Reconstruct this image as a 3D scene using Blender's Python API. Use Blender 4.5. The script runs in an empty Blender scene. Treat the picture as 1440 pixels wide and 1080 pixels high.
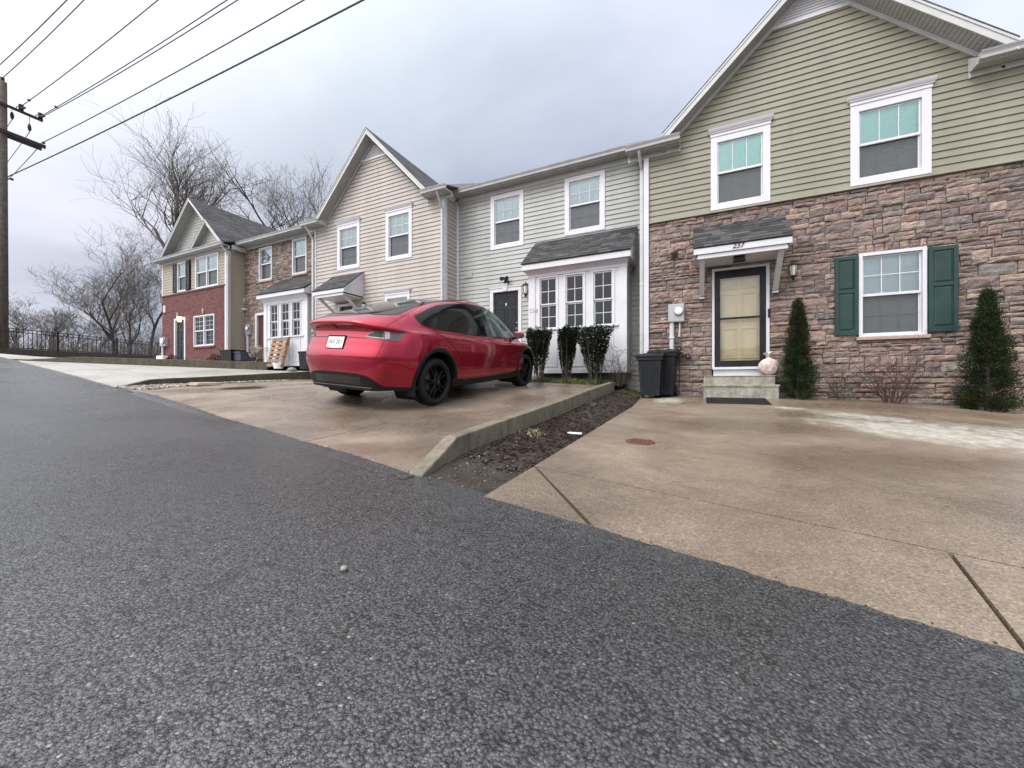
import bpy, bmesh, math, random
from mathutils import Vector, Matrix, kdtree, noise as mnoise

# ---------------------------------------------------------------- camera, sky, sun, exposure
SC = bpy.context.scene
YAW = math.radians(25.6)
FPX = 541.0                                   # focal length in pixels of a 1440 px wide picture
cam = bpy.data.objects.new('camera', bpy.data.cameras.new('camera'))
SC.collection.objects.link(cam)
cam.location = (0, 0, 0)                      # world origin at the phone; x along the facades, y towards them
cam.rotation_euler = (math.radians(90), 0, YAW)
cam.data.sensor_fit = 'HORIZONTAL'
cam.data.sensor_width = 36.0
cam.data.lens = FPX / 1440 * 36
cam.data.clip_start = 0.02
cam.data.clip_end = 6000
SC.camera = cam

SUN_EL, SUN_AZ = math.radians(52), math.radians(205)   # azimuth clockwise from +y
world = bpy.data.worlds.new('World'); SC.world = world; world.use_nodes = True
wn = world.node_tree.nodes; wl = world.node_tree.links
for n in list(wn): wn.remove(n)
w_out = wn.new('ShaderNodeOutputWorld'); w_bg = wn.new('ShaderNodeBackground')
w_bg.inputs['Strength'].default_value = 0.1
w_sky = wn.new('ShaderNodeTexSky'); w_sky.sky_type = 'NISHITA'; w_sky.sun_disc = False
w_sky.sun_elevation = SUN_EL; w_sky.sun_rotation = SUN_AZ
w_tc = wn.new('ShaderNodeTexCoord')
def wmath(op, a, b=None, c=None, clamp=False):
    n = wn.new('ShaderNodeMath'); n.operation = op; n.use_clamp = clamp
    for i, v in enumerate((a, b, c)):
        if v is None: continue
        if isinstance(v, (int, float)): n.inputs[i].default_value = v
        else: wl.new(v, n.inputs[i])
    return n.outputs[0]
sep = wn.new('ShaderNodeSeparateXYZ'); wl.new(w_tc.outputs['Generated'], sep.inputs[0])
# cloud deck: project the view direction on a flat layer overhead, then fractal noise
zc = wmath('ADD', wmath('MAXIMUM', sep.outputs['Z'], 0.0), 0.22)
cx = wmath('DIVIDE', sep.outputs['X'], zc); cy = wmath('DIVIDE', sep.outputs['Y'], zc)
comb = wn.new('ShaderNodeCombineXYZ'); comb.inputs[2].default_value = 5.2; wl.new(cx, comb.inputs[0]); wl.new(cy, comb.inputs[1])
n1 = wn.new('ShaderNodeTexNoise'); n1.inputs['Scale'].default_value = 1.5; n1.inputs['Detail'].default_value = 5
n1.inputs['Roughness'].default_value = 0.5; n1.inputs['Distortion'].default_value = 0.25
wl.new(comb.outputs[0], n1.inputs['Vector'])
n2 = wn.new('ShaderNodeTexNoise'); n2.inputs['Scale'].default_value = 0.5; n2.inputs['Detail'].default_value = 3
mapn = wn.new('ShaderNodeMapping'); mapn.inputs['Location'].default_value = (7.3, 2.1, 4)
wl.new(comb.outputs[0], mapn.inputs[0]); wl.new(mapn.outputs[0], n2.inputs['Vector'])
cr = wn.new('ShaderNodeValToRGB')
cr.color_ramp.elements[0].position = 0.40; cr.color_ramp.elements[0].color = (0.58, 0.63, 0.745, 1)
cr.color_ramp.elements[1].position = 0.62; cr.color_ramp.elements[1].color = (0.77, 0.79, 0.90, 1)
wl.new(n1.outputs['Fac'], cr.inputs[0])
cr2 = wn.new('ShaderNodeValToRGB')
cr2.color_ramp.elements[0].position = 0.38; cr2.color_ramp.elements[0].color = (1.0, 0.985, 1.04, 1)
cr2.color_ramp.elements[1].position = 0.62; cr2.color_ramp.elements[1].color = (0.93, 1.0, 1.02, 1)
wl.new(n2.outputs['Fac'], cr2.inputs[0])
mulc = wn.new('ShaderNodeMix'); mulc.data_type = 'RGBA'; mulc.blend_type = 'MULTIPLY'; mulc.inputs[0].default_value = 1
wl.new(cr.outputs[0], mulc.inputs[6]); wl.new(cr2.outputs[0], mulc.inputs[7])
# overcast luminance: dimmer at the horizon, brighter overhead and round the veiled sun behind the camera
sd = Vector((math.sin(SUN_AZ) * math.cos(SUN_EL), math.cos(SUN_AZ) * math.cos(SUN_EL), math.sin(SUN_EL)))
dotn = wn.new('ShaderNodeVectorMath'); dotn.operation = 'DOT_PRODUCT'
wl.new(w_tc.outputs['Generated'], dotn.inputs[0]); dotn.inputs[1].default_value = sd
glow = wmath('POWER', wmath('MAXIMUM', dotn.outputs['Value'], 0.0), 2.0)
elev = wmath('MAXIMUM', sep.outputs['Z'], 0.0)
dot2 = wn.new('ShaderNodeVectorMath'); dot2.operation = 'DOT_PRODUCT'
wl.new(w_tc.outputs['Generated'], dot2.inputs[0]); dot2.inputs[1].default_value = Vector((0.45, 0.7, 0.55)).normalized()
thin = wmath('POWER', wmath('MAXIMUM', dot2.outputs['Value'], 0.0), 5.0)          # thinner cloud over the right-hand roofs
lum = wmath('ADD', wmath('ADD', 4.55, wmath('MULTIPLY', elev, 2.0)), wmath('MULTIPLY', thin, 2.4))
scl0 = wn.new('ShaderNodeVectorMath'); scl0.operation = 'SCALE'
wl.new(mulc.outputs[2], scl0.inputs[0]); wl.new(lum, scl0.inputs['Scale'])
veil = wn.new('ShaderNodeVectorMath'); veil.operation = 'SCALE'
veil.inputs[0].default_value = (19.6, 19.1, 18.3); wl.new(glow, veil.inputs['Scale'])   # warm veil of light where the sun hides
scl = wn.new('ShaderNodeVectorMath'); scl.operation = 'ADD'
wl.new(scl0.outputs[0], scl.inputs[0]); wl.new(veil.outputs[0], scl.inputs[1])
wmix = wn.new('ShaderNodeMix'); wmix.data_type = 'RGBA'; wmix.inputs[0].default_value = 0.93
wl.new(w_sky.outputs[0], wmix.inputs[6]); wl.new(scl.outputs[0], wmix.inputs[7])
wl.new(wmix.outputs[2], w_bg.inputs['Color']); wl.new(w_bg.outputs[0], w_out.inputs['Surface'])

sun = bpy.data.objects.new('sun', bpy.data.lights.new('sun', 'SUN'))
SC.collection.objects.link(sun)
sun.data.energy = 1.1; sun.data.angle = math.radians(30); sun.data.color = (1.0, 0.96, 0.90)
sun.rotation_euler = (-sd).to_track_quat('-Z', 'Y').to_euler()

SC.view_settings.view_transform = 'Standard'; SC.view_settings.look = 'None'
SC.view_settings.exposure = 0.66; SC.view_settings.gamma = 1.0

# ---------------------------------------------------------------- helpers
COL = SC.collection
def P(px, py, d):
    """point on the plane y = d seen at photograph pixel (px, py): used to survey the facades"""
    X, Z = px - 720.0, 540.0 - py
    c, s = math.cos(YAW), math.sin(YAW)
    u, n = X * c - FPX * s, X * s + FPX * c
    k = d / n
    return Vector((u * k, d, Z * k))
def Q(px, py, Y):
    """point at camera depth Y"""
    X, Z = (px - 720.0) * Y / FPX, (540.0 - py) * Y / FPX
    c, s = math.cos(YAW), math.sin(YAW)
    return Vector((X * c - Y * s, X * s + Y * c, Z))

def tag(o, label=None, cat=None, group=None, kind=None):
    if label: o['label'] = label
    if cat: o['category'] = cat
    if group: o['group'] = group
    if kind: o['kind'] = kind
    return o
def thing(name, label, cat, loc=(0, 0, 0), group=None, rot=None):
    o = bpy.data.objects.new(name, None); COL.objects.link(o)
    o.location = loc; o.empty_display_size = 0.1
    if rot: o.rotation_euler = rot
    return tag(o, label, cat, group)
def root_off(p):
    v = Vector((0, 0, 0))
    while p is not None:
        v = v + Vector(p.location); p = p.parent
    return v
def copy_tree(o, parent=None):
    c = o.copy(); COL.objects.link(c)
    if parent is not None: c.parent = parent
    for ch in list(o.children): copy_tree(ch, c)
    return c

class MB:
    def __init__(self):
        self.v = []; self.f = []; self.m = []; self.c = []; self.uvs = None
    def vert(self, p):
        self.v.append((p[0], p[1], p[2])); return len(self.v) - 1
    def face(self, pts, mi=0, col=None):
        idx = [self.vert(p) for p in pts]
        self.f.append(idx); self.m.append(mi); self.c.append(col)
    def fidx(self, idx, mi=0, col=None):
        self.f.append(list(idx)); self.m.append(mi); self.c.append(col)
    def box(self, x0, x1, y0, y1, z0, z1, mi=0, col=None):
        b = len(self.v)
        for z in (z0, z1):
            for (x, y) in ((x0, y0), (x1, y0), (x1, y1), (x0, y1)): self.v.append((x, y, z))
        for q in ((0, 3, 2, 1), (4, 5, 6, 7), (0, 1, 5, 4), (1, 2, 6, 5), (2, 3, 7, 6), (3, 0, 4, 7)):
            self.f.append([b + i for i in q]); self.m.append(mi); self.c.append(col)
        return self
    def hexa(self, p, mi=0, col=None):
        """8 corners: bottom ring 4, top ring 4"""
        b = len(self.v)
        for q in p: self.v.append(tuple(q))
        for q in ((0, 3, 2, 1), (4, 5, 6, 7), (0, 1, 5, 4), (1, 2, 6, 5), (2, 3, 7, 6), (3, 0, 4, 7)):
            self.f.append([b + i for i in q]); self.m.append(mi); self.c.append(col)
    def prism(self, poly, axis, lo, hi, mi=0, col=None):
        """extrude a 2-D outline: axis 'x' -> outline in (y,z); 'y' -> (x,z); 'z' -> (x,y)"""
        def mk(a, b, t):
            return {'x': (t, a, b), 'y': (a, t, b), 'z': (a, b, t)}[axis]
        n = len(poly); b = len(self.v)
        for t in (lo, hi):
            for (a, c) in poly: self.v.append(mk(a, c, t))
        self.f.append([b + i for i in range(n)][::-1]); self.f.append([b + n + i for i in range(n)])
        for i in range(n):
            j = (i + 1) % n
            self.f.append([b + i, b + j, b + n + j, b + n + i])
        self.m += [mi] * (n + 2); self.c += [col] * (n + 2)
    def tube(self, pts, r, n=6, mi=0, cap=True, col=None):
        pts = [Vector(p) for p in pts]
        rs = r if isinstance(r, (list, tuple)) else [r] * len(pts)
        rings = []
        ref = None
        for i, p in enumerate(pts):
            if i == 0: t = pts[1] - p
            elif i == len(pts) - 1: t = p - pts[i - 1]
            else: t = pts[i + 1] - pts[i - 1]
            if t.length < 1e-9: t = Vector((0, 0, 1))
            t.normalize()
            if ref is None:
                ref = Vector((0, 0, 1)) if abs(t.z) < 0.9 else Vector((1, 0, 0))
            a = t.cross(ref)
            if a.length < 1e-4: a = t.cross(Vector((0.3, 1, 0.2)))
            a.normalize(); bq = t.cross(a);
            base = len(self.v)
            for k in range(n):
                an = 2 * math.pi * k / n
                q = p + (a * math.cos(an) + bq * math.sin(an)) * rs[i]
                self.v.append((q.x, q.y, q.z))
            rings.append(base)
        for i in range(len(rings) - 1):
            for k in range(n):
                k2 = (k + 1) % n
                self.fidx((rings[i] + k, rings[i] + k2, rings[i + 1] + k2, rings[i + 1] + k), mi, col)
        if cap:
            self.fidx([rings[0] + k for k in range(n)][::-1], mi, col)
            self.fidx([rings[-1] + k for k in range(n)], mi, col)
    def lathe(self, prof, n=24, c=(0, 0, 0), axis='z', mi=0, col=None):
        """prof: list of (radius, height)"""
        b = len(self.v)
        for (r, h) in prof:
            for k in range(n):
                a = 2 * math.pi * k / n
                x, y = r * math.cos(a), r * math.sin(a)
                q = {'z': (x, y, h), 'y': (x, h, y), 'x': (h, x, y)}[axis]
                self.v.append((q[0] + c[0], q[1] + c[1], q[2] + c[2]))
        for i in range(len(prof) - 1):
            for k in range(n):
                k2 = (k + 1) % n
                self.fidx((b + i * n + k, b + i * n + k2, b + (i + 1) * n + k2, b + (i + 1) * n + k), mi, col)
    def grid(self, fn, nu, nv, mi=0):
        b = len(self.v)
        for j in range(nv + 1):
            for i in range(nu + 1):
                self.v.append(tuple(fn(i / nu, j / nv)))
        for j in range(nv):
            for i in range(nu):
                a = b + j * (nu + 1) + i
                self.fidx((a, a + 1, a + nu + 2, a + nu + 1), mi)
    def build(self, name, mats, parent=None, smooth=False, bevel=0, local=False, recalc=False, label=None, auto=None):
        me = bpy.data.meshes.new(name)
        off = Vector((0, 0, 0)) if (local or parent is None) else root_off(parent)
        me.from_pydata([(a - off.x, b - off.y, c - off.z) for (a, b, c) in self.v], [], self.f)
        if not isinstance(mats, (list, tuple)): mats = [mats]
        for m in mats: me.materials.append(m)
        if len(mats) > 1: me.polygons.foreach_set('material_index', self.m)
        if any(c is not None for c in self.c):
            at = me.color_attributes.new('Col', 'FLOAT_COLOR', 'CORNER')
            buf = []
            for fi, poly in enumerate(me.polygons):
                c = self.c[fi] or (0.5, 0.5, 0.5)
                buf += [c[0], c[1], c[2], 1.0] * poly.loop_total
            at.data.foreach_set('color', buf)
        if smooth: me.polygons.foreach_set('use_smooth', [True] * len(me.polygons))
        if recalc:
            bm = bmesh.new(); bm.from_mesh(me); bmesh.ops.recalc_face_normals(bm, faces=bm.faces); bm.to_mesh(me); bm.free()
        me.update()
        o = bpy.data.objects.new(name, me); COL.objects.link(o)
        if parent is not None: o.parent = parent
        if bevel:
            md = o.modifiers.new('bevel', 'BEVEL'); md.width = bevel; md.segments = 2; md.limit_method = 'ANGLE'
            md.angle_limit = math.radians(50)
        if auto:
            try:
                me.set_sharp_from_angle(angle=math.radians(auto))
            except Exception: pass
        if label: o['label'] = label
        return o

def text_obj(name, s, size, mat, parent, loc, rot, extrude=0.002, local=False, shear=0.0, align='CENTER'):
    cu = bpy.data.curves.new(name, 'FONT'); cu.body = s; cu.size = size; cu.extrude = extrude
    cu.align_x = align; cu.align_y = 'CENTER'; cu.shear = shear
    tmp = bpy.data.objects.new(name + '_curve', cu); COL.objects.link(tmp)
    dg = bpy.context.evaluated_depsgraph_get()
    me = bpy.data.meshes.new_from_object(tmp.evaluated_get(dg)); me.name = name
    bpy.data.objects.remove(tmp); bpy.data.curves.remove(cu)
    me.materials.clear(); me.materials.append(mat)
    off = Vector((0, 0, 0)) if (local or parent is None) else root_off(parent)
    me.transform(Matrix.Translation(Vector(loc) - off) @ rot.to_4x4())
    o = bpy.data.objects.new(name, me); COL.objects.link(o)
    if parent is not None: o.parent = parent
    return o
FRONT = Matrix.Rotation(math.radians(90), 3, 'X')     # text standing up, facing -y

# ---------------------------------------------------------------- materials
class NT:
    def __init__(self, name):
        self.mat = bpy.data.materials.new(name); self.mat.use_nodes = True
        self.n = self.mat.node_tree.nodes; self.l = self.mat.node_tree.links
        for n in list(self.n): self.n.remove(n)
        self.out = self.n.new('ShaderNodeOutputMaterial')
        self.bsdf = self.n.new('ShaderNodeBsdfPrincipled')
        self.l.new(self.bsdf.outputs[0], self.out.inputs['Surface'])
        self.tc = self.n.new('ShaderNodeTexCoord')
    def set(self, node, key, v):
        if v is None: return
        if hasattr(v, 'links') or isinstance(v, bpy.types.NodeSocket): self.l.new(v, node.inputs[key])
        else:
            if isinstance(v, tuple) and len(v) == 3 and node.inputs[key].type == 'RGBA': v = (*v, 1)
            node.inputs[key].default_value = v
    def p(self, **kw):
        names = dict(base='Base Color', rough='Roughness', metal='Metallic', spec='Specular IOR Level', coat='Coat Weight',
                     coatr='Coat Roughness', nrm='Normal', trans='Transmission Weight', alpha='Alpha', emit='Emission Color',
                     estr='Emission Strength', ior='IOR', sheen='Sheen Weight', sss='Subsurface Weight')
        for k, v in kw.items(): self.set(self.bsdf, names[k], v)
        return self
    def vec(self, scale=(1, 1, 1), loc=(0, 0, 0), rot=(0, 0, 0), src='Object'):
        m = self.n.new('ShaderNodeMapping')
        m.inputs['Scale'].default_value = scale; m.inputs['Location'].default_value = loc; m.inputs['Rotation'].default_value = rot
        self.l.new(self.tc.outputs[src], m.inputs[0]); return m.outputs[0]
    def noise(self, scale, detail=4, rough=0.55, vec=None, dist=0.0, out='Fac'):
        n = self.n.new('ShaderNodeTexNoise'); n.inputs['Scale'].default_value = scale; n.inputs['Detail'].default_value = detail
        n.inputs['Roughness'].default_value = rough; n.inputs['Distortion'].default_value = dist
        self.l.new(vec if vec is not None else self.tc.outputs['Object'], n.inputs['Vector']); return n.outputs[out]
    def voro(self, scale, feature='F1', vec=None, out='Distance', rnd=1.0):
        n = self.n.new('ShaderNodeTexVoronoi'); n.feature = feature; n.inputs['Scale'].default_value = scale
        n.inputs['Randomness'].default_value = rnd
        self.l.new(vec if vec is not None else self.tc.outputs['Object'], n.inputs['Vector']); return n.outputs[out]
    def ramp(self, fac, *els):
        n = self.n.new('ShaderNodeValToRGB'); e = n.color_ramp.elements
        while len(e) < len(els): e.new(0.5)
        for i, (pos, c) in enumerate(els):
            e[i].position = pos
            e[i].color = (c, c, c, 1) if isinstance(c, (int, float)) else (*c, 1)
        self.l.new(fac, n.inputs[0]); return n.outputs[0]
    def mix(self, fac, a, b, blend='MIX'):
        n = self.n.new('ShaderNodeMix'); n.data_type = 'RGBA'; n.blend_type = blend
        self.set(n, 0, fac); self.set(n, 6, a); self.set(n, 7, b); return n.outputs[2]
    def math(self, op, a, b=None, clamp=False):
        n = self.n.new('ShaderNodeMath'); n.operation = op; n.use_clamp = clamp
        self.set(n, 0, a); self.set(n, 1, b); return n.outputs[0]
    def bump(self, h, strength=0.3, dist=0.01, nrm=None):
        n = self.n.new('ShaderNodeBump'); n.inputs['Strength'].default_value = strength; n.inputs['Distance'].default_value = dist
        self.l.new(h, n.inputs['Height'])
        if nrm is not None: self.l.new(nrm, n.inputs['Normal'])
        return n.outputs[0]

def simple(name, base, rough=0.6, var=0.12, scale=6.0, bump=0.15, bscale=60.0, bdist=0.004, metal=0.0, spec=0.5, coat=0.0, detail=5, rvar=0.1, stain=None):
    t = NT(name)
    f = t.noise(scale, detail)
    lo = tuple(max(0, c * (1 - var)) for c in base); hi = tuple(min(1, c * (1 + var)) for c in base)
    col = t.ramp(f, (0.3, lo), (0.7, hi))
    if stain:
        sc, amt = stain
        v = t.vec((sc * 2.5, sc * 2.5, sc * 0.35))
        g = t.ramp(t.noise(1.0, 5, 0.6, v), (0.5, 0.0), (0.75, 1.0))
        col = t.mix(t.math('MULTIPLY', g, amt), col, tuple(c * 0.45 for c in base))
    r = t.ramp(t.noise(scale * 2.3, 3), (0.3, max(0, rough - rvar)), (0.7, min(1, rough + rvar)))
    t.p(base=col, rough=r, metal=metal, spec=spec, coat=coat)
    if bump: t.p(nrm=t.bump(t.noise(bscale, 4), bump, bdist))
    return t.mat

def make_asphalt():
    t = NT('asphalt')
    v = t.tc.outputs['Object']
    vn = t.n.new('ShaderNodeMix'); vn.data_type = 'VECTOR'; vn.inputs[0].default_value = 0.007     # warped so the aggregate reads as irregular chips
    t.l.new(v, vn.inputs[4]); t.l.new(t.noise(60, 2, out='Color'), vn.inputs[5])
    wv = vn.outputs[1]
    va = t.voro(125, vec=wv, out='Color'); da = t.voro(125, vec=wv)
    vb = t.voro(300, vec=wv, out='Color'); db = t.voro(300, vec=wv)
    sepa = t.n.new('ShaderNodeSeparateColor'); t.l.new(va, sepa.inputs[0])
    sepb = t.n.new('ShaderNodeSeparateColor'); t.l.new(vb, sepb.inputs[0])
    stone = t.ramp(sepa.outputs[0], (0.0, (0.033, 0.033, 0.034)), (0.5, (0.070, 0.070, 0.073)), (0.9, (0.114, 0.114, 0.118)), (0.985, (0.135, 0.135, 0.135)), (0.995, (0.25, 0.24, 0.225)))
    fine = t.ramp(sepb.outputs[1], (0.0, (0.027, 0.027, 0.028)), (0.7, (0.088, 0.088, 0.091)), (0.98, (0.155, 0.155, 0.155)))
    pick = t.ramp(t.noise(38, 4), (0.42, 0.0), (0.58, 1.0))
    col = t.mix(pick, stone, fine)
    gap = t.ramp(da, (0.40, 1.0), (0.72, 0.30))
    col = t.mix(1.0, col, gap, 'MULTIPLY')
    pits = t.ramp(t.noise(20, 5, 0.7), (0.34, 0.55), (0.46, 1.0))
    col = t.mix(1.0, col, pits, 'MULTIPLY')
    patch = t.ramp(t.noise(0.7, 6, 0.65, dist=0.5), (0.3, 0.80), (0.5, 1.0), (0.7, 1.22))
    col = t.mix(1.0, col, patch, 'MULTIPLY')
    band = t.ramp(t.noise(1.0, 3, 0.5, t.vec((0.05, 0.9, 1), rot=(0, 0, 0.2))), (0.35, 0.86), (0.65, 1.12))       # worn wheel tracks along the lane
    col = t.mix(1.0, col, band, 'MULTIPLY')
    ce = t.voro(0.55, 'DISTANCE_TO_EDGE', t.vec((1, 1, 1), loc=(.3, .2, 0)), 'Distance')
    wob = t.math('ADD', ce, t.math('MULTIPLY', t.math('SUBTRACT', t.noise(6, 5, 0.7), 0.5), 0.10))
    crack = t.ramp(t.math('ABSOLUTE', wob), (0.0, 1.0), (0.0035, 0.0))
    ck = t.math('MULTIPLY', crack, t.ramp(t.noise(0.9, 3, 0.5), (0.52, 0.0), (0.6, 1.0)))
    col = t.mix(t.math('MULTIPLY', ck, 0.6), col, (0.02, 0.02, 0.02))
    rough = t.ramp(t.noise(1.1, 5), (0.3, 0.17), (0.7, 0.36))
    h = t.math('ADD', t.math('SUBTRACT', 1.0, da), t.math('MULTIPLY', t.math('SUBTRACT', 1.0, db), 0.5))
    h = t.math('ADD', h, t.math('MULTIPLY', t.noise(24, 5, 0.65), 1.7))
    h = t.math('SUBTRACT', h, t.math('MULTIPLY', ck, 1.0))
    t.p(base=col, rough=rough, spec=0.5, nrm=t.bump(h, 0.6, 0.005))
    return t.mat

def make_concrete(name, base, wet=0.5, lime=None, dark=None):
    """brushed/exposed driveway concrete, damp in patches; lime: list of (x,y,rx,ry,angle) chalky stains; dark: damp stains"""
    t = NT(name)
    v = t.tc.outputs['Object']
    ag = t.voro(150, out='Color'); s = t.n.new('ShaderNodeSeparateColor'); t.l.new(ag, s.inputs[0])
    b = base
    grain = t.ramp(s.outputs[0], (0.0, tuple(c * 0.68 for c in b)), (0.5, b), (0.88, tuple(c * 1.2 for c in b)), (1.0, tuple(min(1, c * 1.6) for c in b)))
    cl = t.ramp(t.noise(0.55, 6, 0.55, dist=0.2), (0.25, (0.62, 0.60, 0.58)), (0.5, (0.95, 0.95, 0.95)), (0.75, (1.15, 1.13, 1.1)))
    col = t.mix(1.0, grain, cl, 'MULTIPLY')
    fine = t.ramp(t.noise(7, 6, 0.65), (0.3, 0.84), (0.7, 1.12))
    col = t.mix(1.0, col, fine, 'MULTIPLY')
    wetm = t.ramp(t.noise(0.8, 5, 0.6, t.vec(loc=(3, 8, 1)), dist=0.25), (0.40, 1.0), (0.66, 0.0))
    rough = t.mix(wetm, (0.62,) * 3, (0.62 - 0.44 * wet,) * 3)
    col = t.mix(wetm, col, t.mix(1.0, col, (0.78 if wet > .3 else .9,) * 3, 'MULTIPLY'))
    def blob(items, ns, lo, hi, loc):
        tot = None
        nn = t.noise(ns, 6, 0.66, t.vec(loc=loc), dist=0.3)
        for (x, y, rx, ry, ang) in items:
            mp = t.n.new('ShaderNodeMapping'); mp.vector_type = 'TEXTURE'
            mp.inputs['Location'].default_value = (x, y, 0); mp.inputs['Rotation'].default_value = (0, 0, ang)
            mp.inputs['Scale'].default_value = (rx, ry, 1e6)
            t.l.new(v, mp.inputs[0])
            ln = t.n.new('ShaderNodeVectorMath'); ln.operation = 'LENGTH'; t.l.new(mp.outputs[0], ln.inputs[0])
            f = t.math('SUBTRACT', 1.0, ln.outputs['Value'], clamp=True)
            tot = f if tot is None else t.math('MAXIMUM', tot, f)
        k = t.math('MULTIPLY', t.math('POWER', tot, 0.5), nn)
        return t.ramp(k, (lo, 0.0), (hi, 1.0))
    if dark:
        m = blob(dark, 1.7, 0.10, 0.52, (1, 2, 3))
        col = t.mix(t.math('MULTIPLY', m, 0.55), col, tuple(c * 0.33 for c in (b[0], b[1] * .85, b[2] * .75)))
        rough = t.mix(m, rough, (0.25,) * 3)
    if lime:
        m = blob(lime, 5.5, 0.20, 0.42, (5, 1, 9))
        streak = t.ramp(t.noise(1.0, 6, 0.7, t.vec((6, 3.5, 1), rot=(0, 0, -0.5)), dist=1.4), (0.34, 0.25), (0.62, 1.0))
        m = t.math('MULTIPLY', m, streak)
        m = t.math('MULTIPLY', m, t.ramp(t.noise(24, 5, 0.75), (0.34, 0.25), (0.54, 1.0)))
        col = t.mix(t.math('MULTIPLY', m, 0.82), col, (0.52, 0.52, 0.47))
        rough = t.mix(m, rough, (0.8,) * 3)
    t.p(base=col, rough=rough, spec=0.45)
    h = t.math('ADD', t.voro(150), t.math('MULTIPLY', t.noise(22, 5), 0.8))
    t.p(nrm=t.bump(h, 0.35, 0.004))
    return t.mat

def make_old_concrete(name, base, moss=0.5):
    t = NT(name)
    st = t.math('ADD', t.math('MULTIPLY', t.noise(1.0, 6, 0.7, t.vec((9, 9, 1.3)), dist=0.6), 0.55), t.math('MULTIPLY', t.noise(5, 6, 0.7), 0.45))
    c = t.ramp(st, (0.32, tuple(x * 0.30 for x in base)), (0.55, base), (0.75, tuple(min(1, x * 1.3) for x in base)))
    f = t.ramp(t.noise(14, 6, 0.7), (0.3, 0.7), (0.7, 1.15))
    c = t.mix(1.0, c, f, 'MULTIPLY')
    g = t.ramp(t.noise(2.6, 5, 0.65, t.vec(loc=(4, 4, 4))), (0.45, 0.0), (0.7, 1.0))
    c = t.mix(t.math('MULTIPLY', g, moss), c, (base[0] * 0.5, base[1] * 0.55, base[2] * 0.33))
    t.p(base=c, rough=0.7, nrm=t.bump(t.math('ADD', t.noise(60, 5), t.noise(9, 4)), 0.5, 0.012))
    return t.mat

def make_stone():
    t = NT('ledge_stone')
    a = t.n.new('ShaderNodeAttribute'); a.attribute_name = 'Col'
    v = t.vec((1, 1, 1.5))
    m1 = t.ramp(t.noise(9, 7, 0.68, v, dist=0.4), (0.28, 0.55), (0.5, 1.0), (0.74, 1.45))
    c = t.mix(1.0, a.outputs['Color'], m1, 'MULTIPLY')
    warm = t.ramp(t.noise(3.5, 4, 0.6, t.vec(loc=(2, 6, 3))), (0.45, 0.0), (0.68, 1.0))
    c = t.mix(t.math('MULTIPLY', warm, 0.35), c, t.mix(1.0, c, (1.25, 0.92, 0.72), 'MULTIPLY'))
    speck = t.ramp(t.noise(70, 3, 0.6), (0.35, 0.72), (0.65, 1.22))
    c = t.mix(1.0, c, speck, 'MULTIPLY')
    h = t.math('ADD', t.math('MULTIPLY', t.noise(16, 7, 0.7, v, dist=0.5), 1.6), t.math('MULTIPLY', t.noise(60, 4), 0.5))
    t.p(base=c, rough=0.82, spec=0.35, nrm=t.bump(h, 0.8, 0.03))
    return t.mat

def make_brick():
    t = NT('red_brick')
    sx = t.n.new('ShaderNodeSeparateXYZ'); t.l.new(t.tc.outputs['Object'], sx.inputs[0])
    cb = t.n.new('ShaderNodeCombineXYZ'); t.l.new(sx.outputs[0], cb.inputs[0]); t.l.new(sx.outputs[2], cb.inputs[1])
    b = t.n.new('ShaderNodeTexBrick'); t.l.new(cb.outputs[0], b.inputs['Vector'])
    b.inputs['Color1'].default_value = (0.155, 0.046, 0.046, 1); b.inputs['Color2'].default_value = (0.088, 0.030, 0.034, 1)
    b.inputs['Mortar'].default_value = (0.165, 0.12, 0.115, 1)
    b.inputs['Scale'].default_value = 1.0; b.inputs['Brick Width'].default_value = 0.215; b.inputs['Row Height'].default_value = 0.072
    b.inputs['Mortar Size'].default_value = 0.006; b.inputs['Bias'].default_value = -0.1
    f = t.ramp(t.noise(7, 6, 0.7), (0.3, 0.65), (0.7, 1.35))
    c = t.mix(1.0, b.outputs['Color'], f, 'MULTIPLY')
    h = t.math('ADD', t.math('MULTIPLY', b.outputs['Fac'], -1.0), t.math('MULTIPLY', t.noise(40, 4), 0.4))
    t.p(base=c, rough=0.85, spec=0.3, nrm=t.bump(h, 0.7, 0.008))
    return t.mat

def make_shingle(name, side=False, base=(0.075, 0.074, 0.078)):
    t = NT(name)
    sx = t.n.new('ShaderNodeSeparateXYZ'); t.l.new(t.tc.outputs['Object'], sx.inputs[0])
    cb = t.n.new('ShaderNodeCombineXYZ'); t.l.new(sx.outputs[1 if side else 0], cb.inputs[0])
    t.l.new(t.math('MULTIPLY', sx.outputs[2], 1.4 if side else 2.0), cb.inputs[1])
    b = t.n.new('ShaderNodeTexBrick'); t.l.new(cb.outputs[0], b.inputs['Vector'])
    b.inputs['Color1'].default_value = (*[c * 1.25 for c in base], 1); b.inputs['Color2'].default_value = (*[c * 0.7 for c in base], 1)
    b.inputs['Mortar'].default_value = (*[c * 0.35 for c in base], 1)
    b.inputs['Scale'].default_value = 1; b.inputs['Brick Width'].default_value = 0.31; b.inputs['Row Height'].default_value = 0.14
    b.inputs['Mortar Size'].default_value = 0.007
    f = t.ramp(t.noise(120, 3, 0.7), (0.3, 0.6), (0.7, 1.5))
    c = t.mix(1.0, b.outputs['Color'], f, 'MULTIPLY')
    g = t.ramp(t.noise(1.5, 4), (0.3, 0.8), (0.7, 1.2))
    c = t.mix(1.0, c, g, 'MULTIPLY')
    h = t.math('ADD', t.math('MULTIPLY', b.outputs['Fac'], -1.0), t.math('MULTIPLY', t.noise(130, 3), 0.5))
    t.p(base=c, rough=0.85, spec=0.3, nrm=t.bump(h, 0.6, 0.008))
    return t.mat

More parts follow.
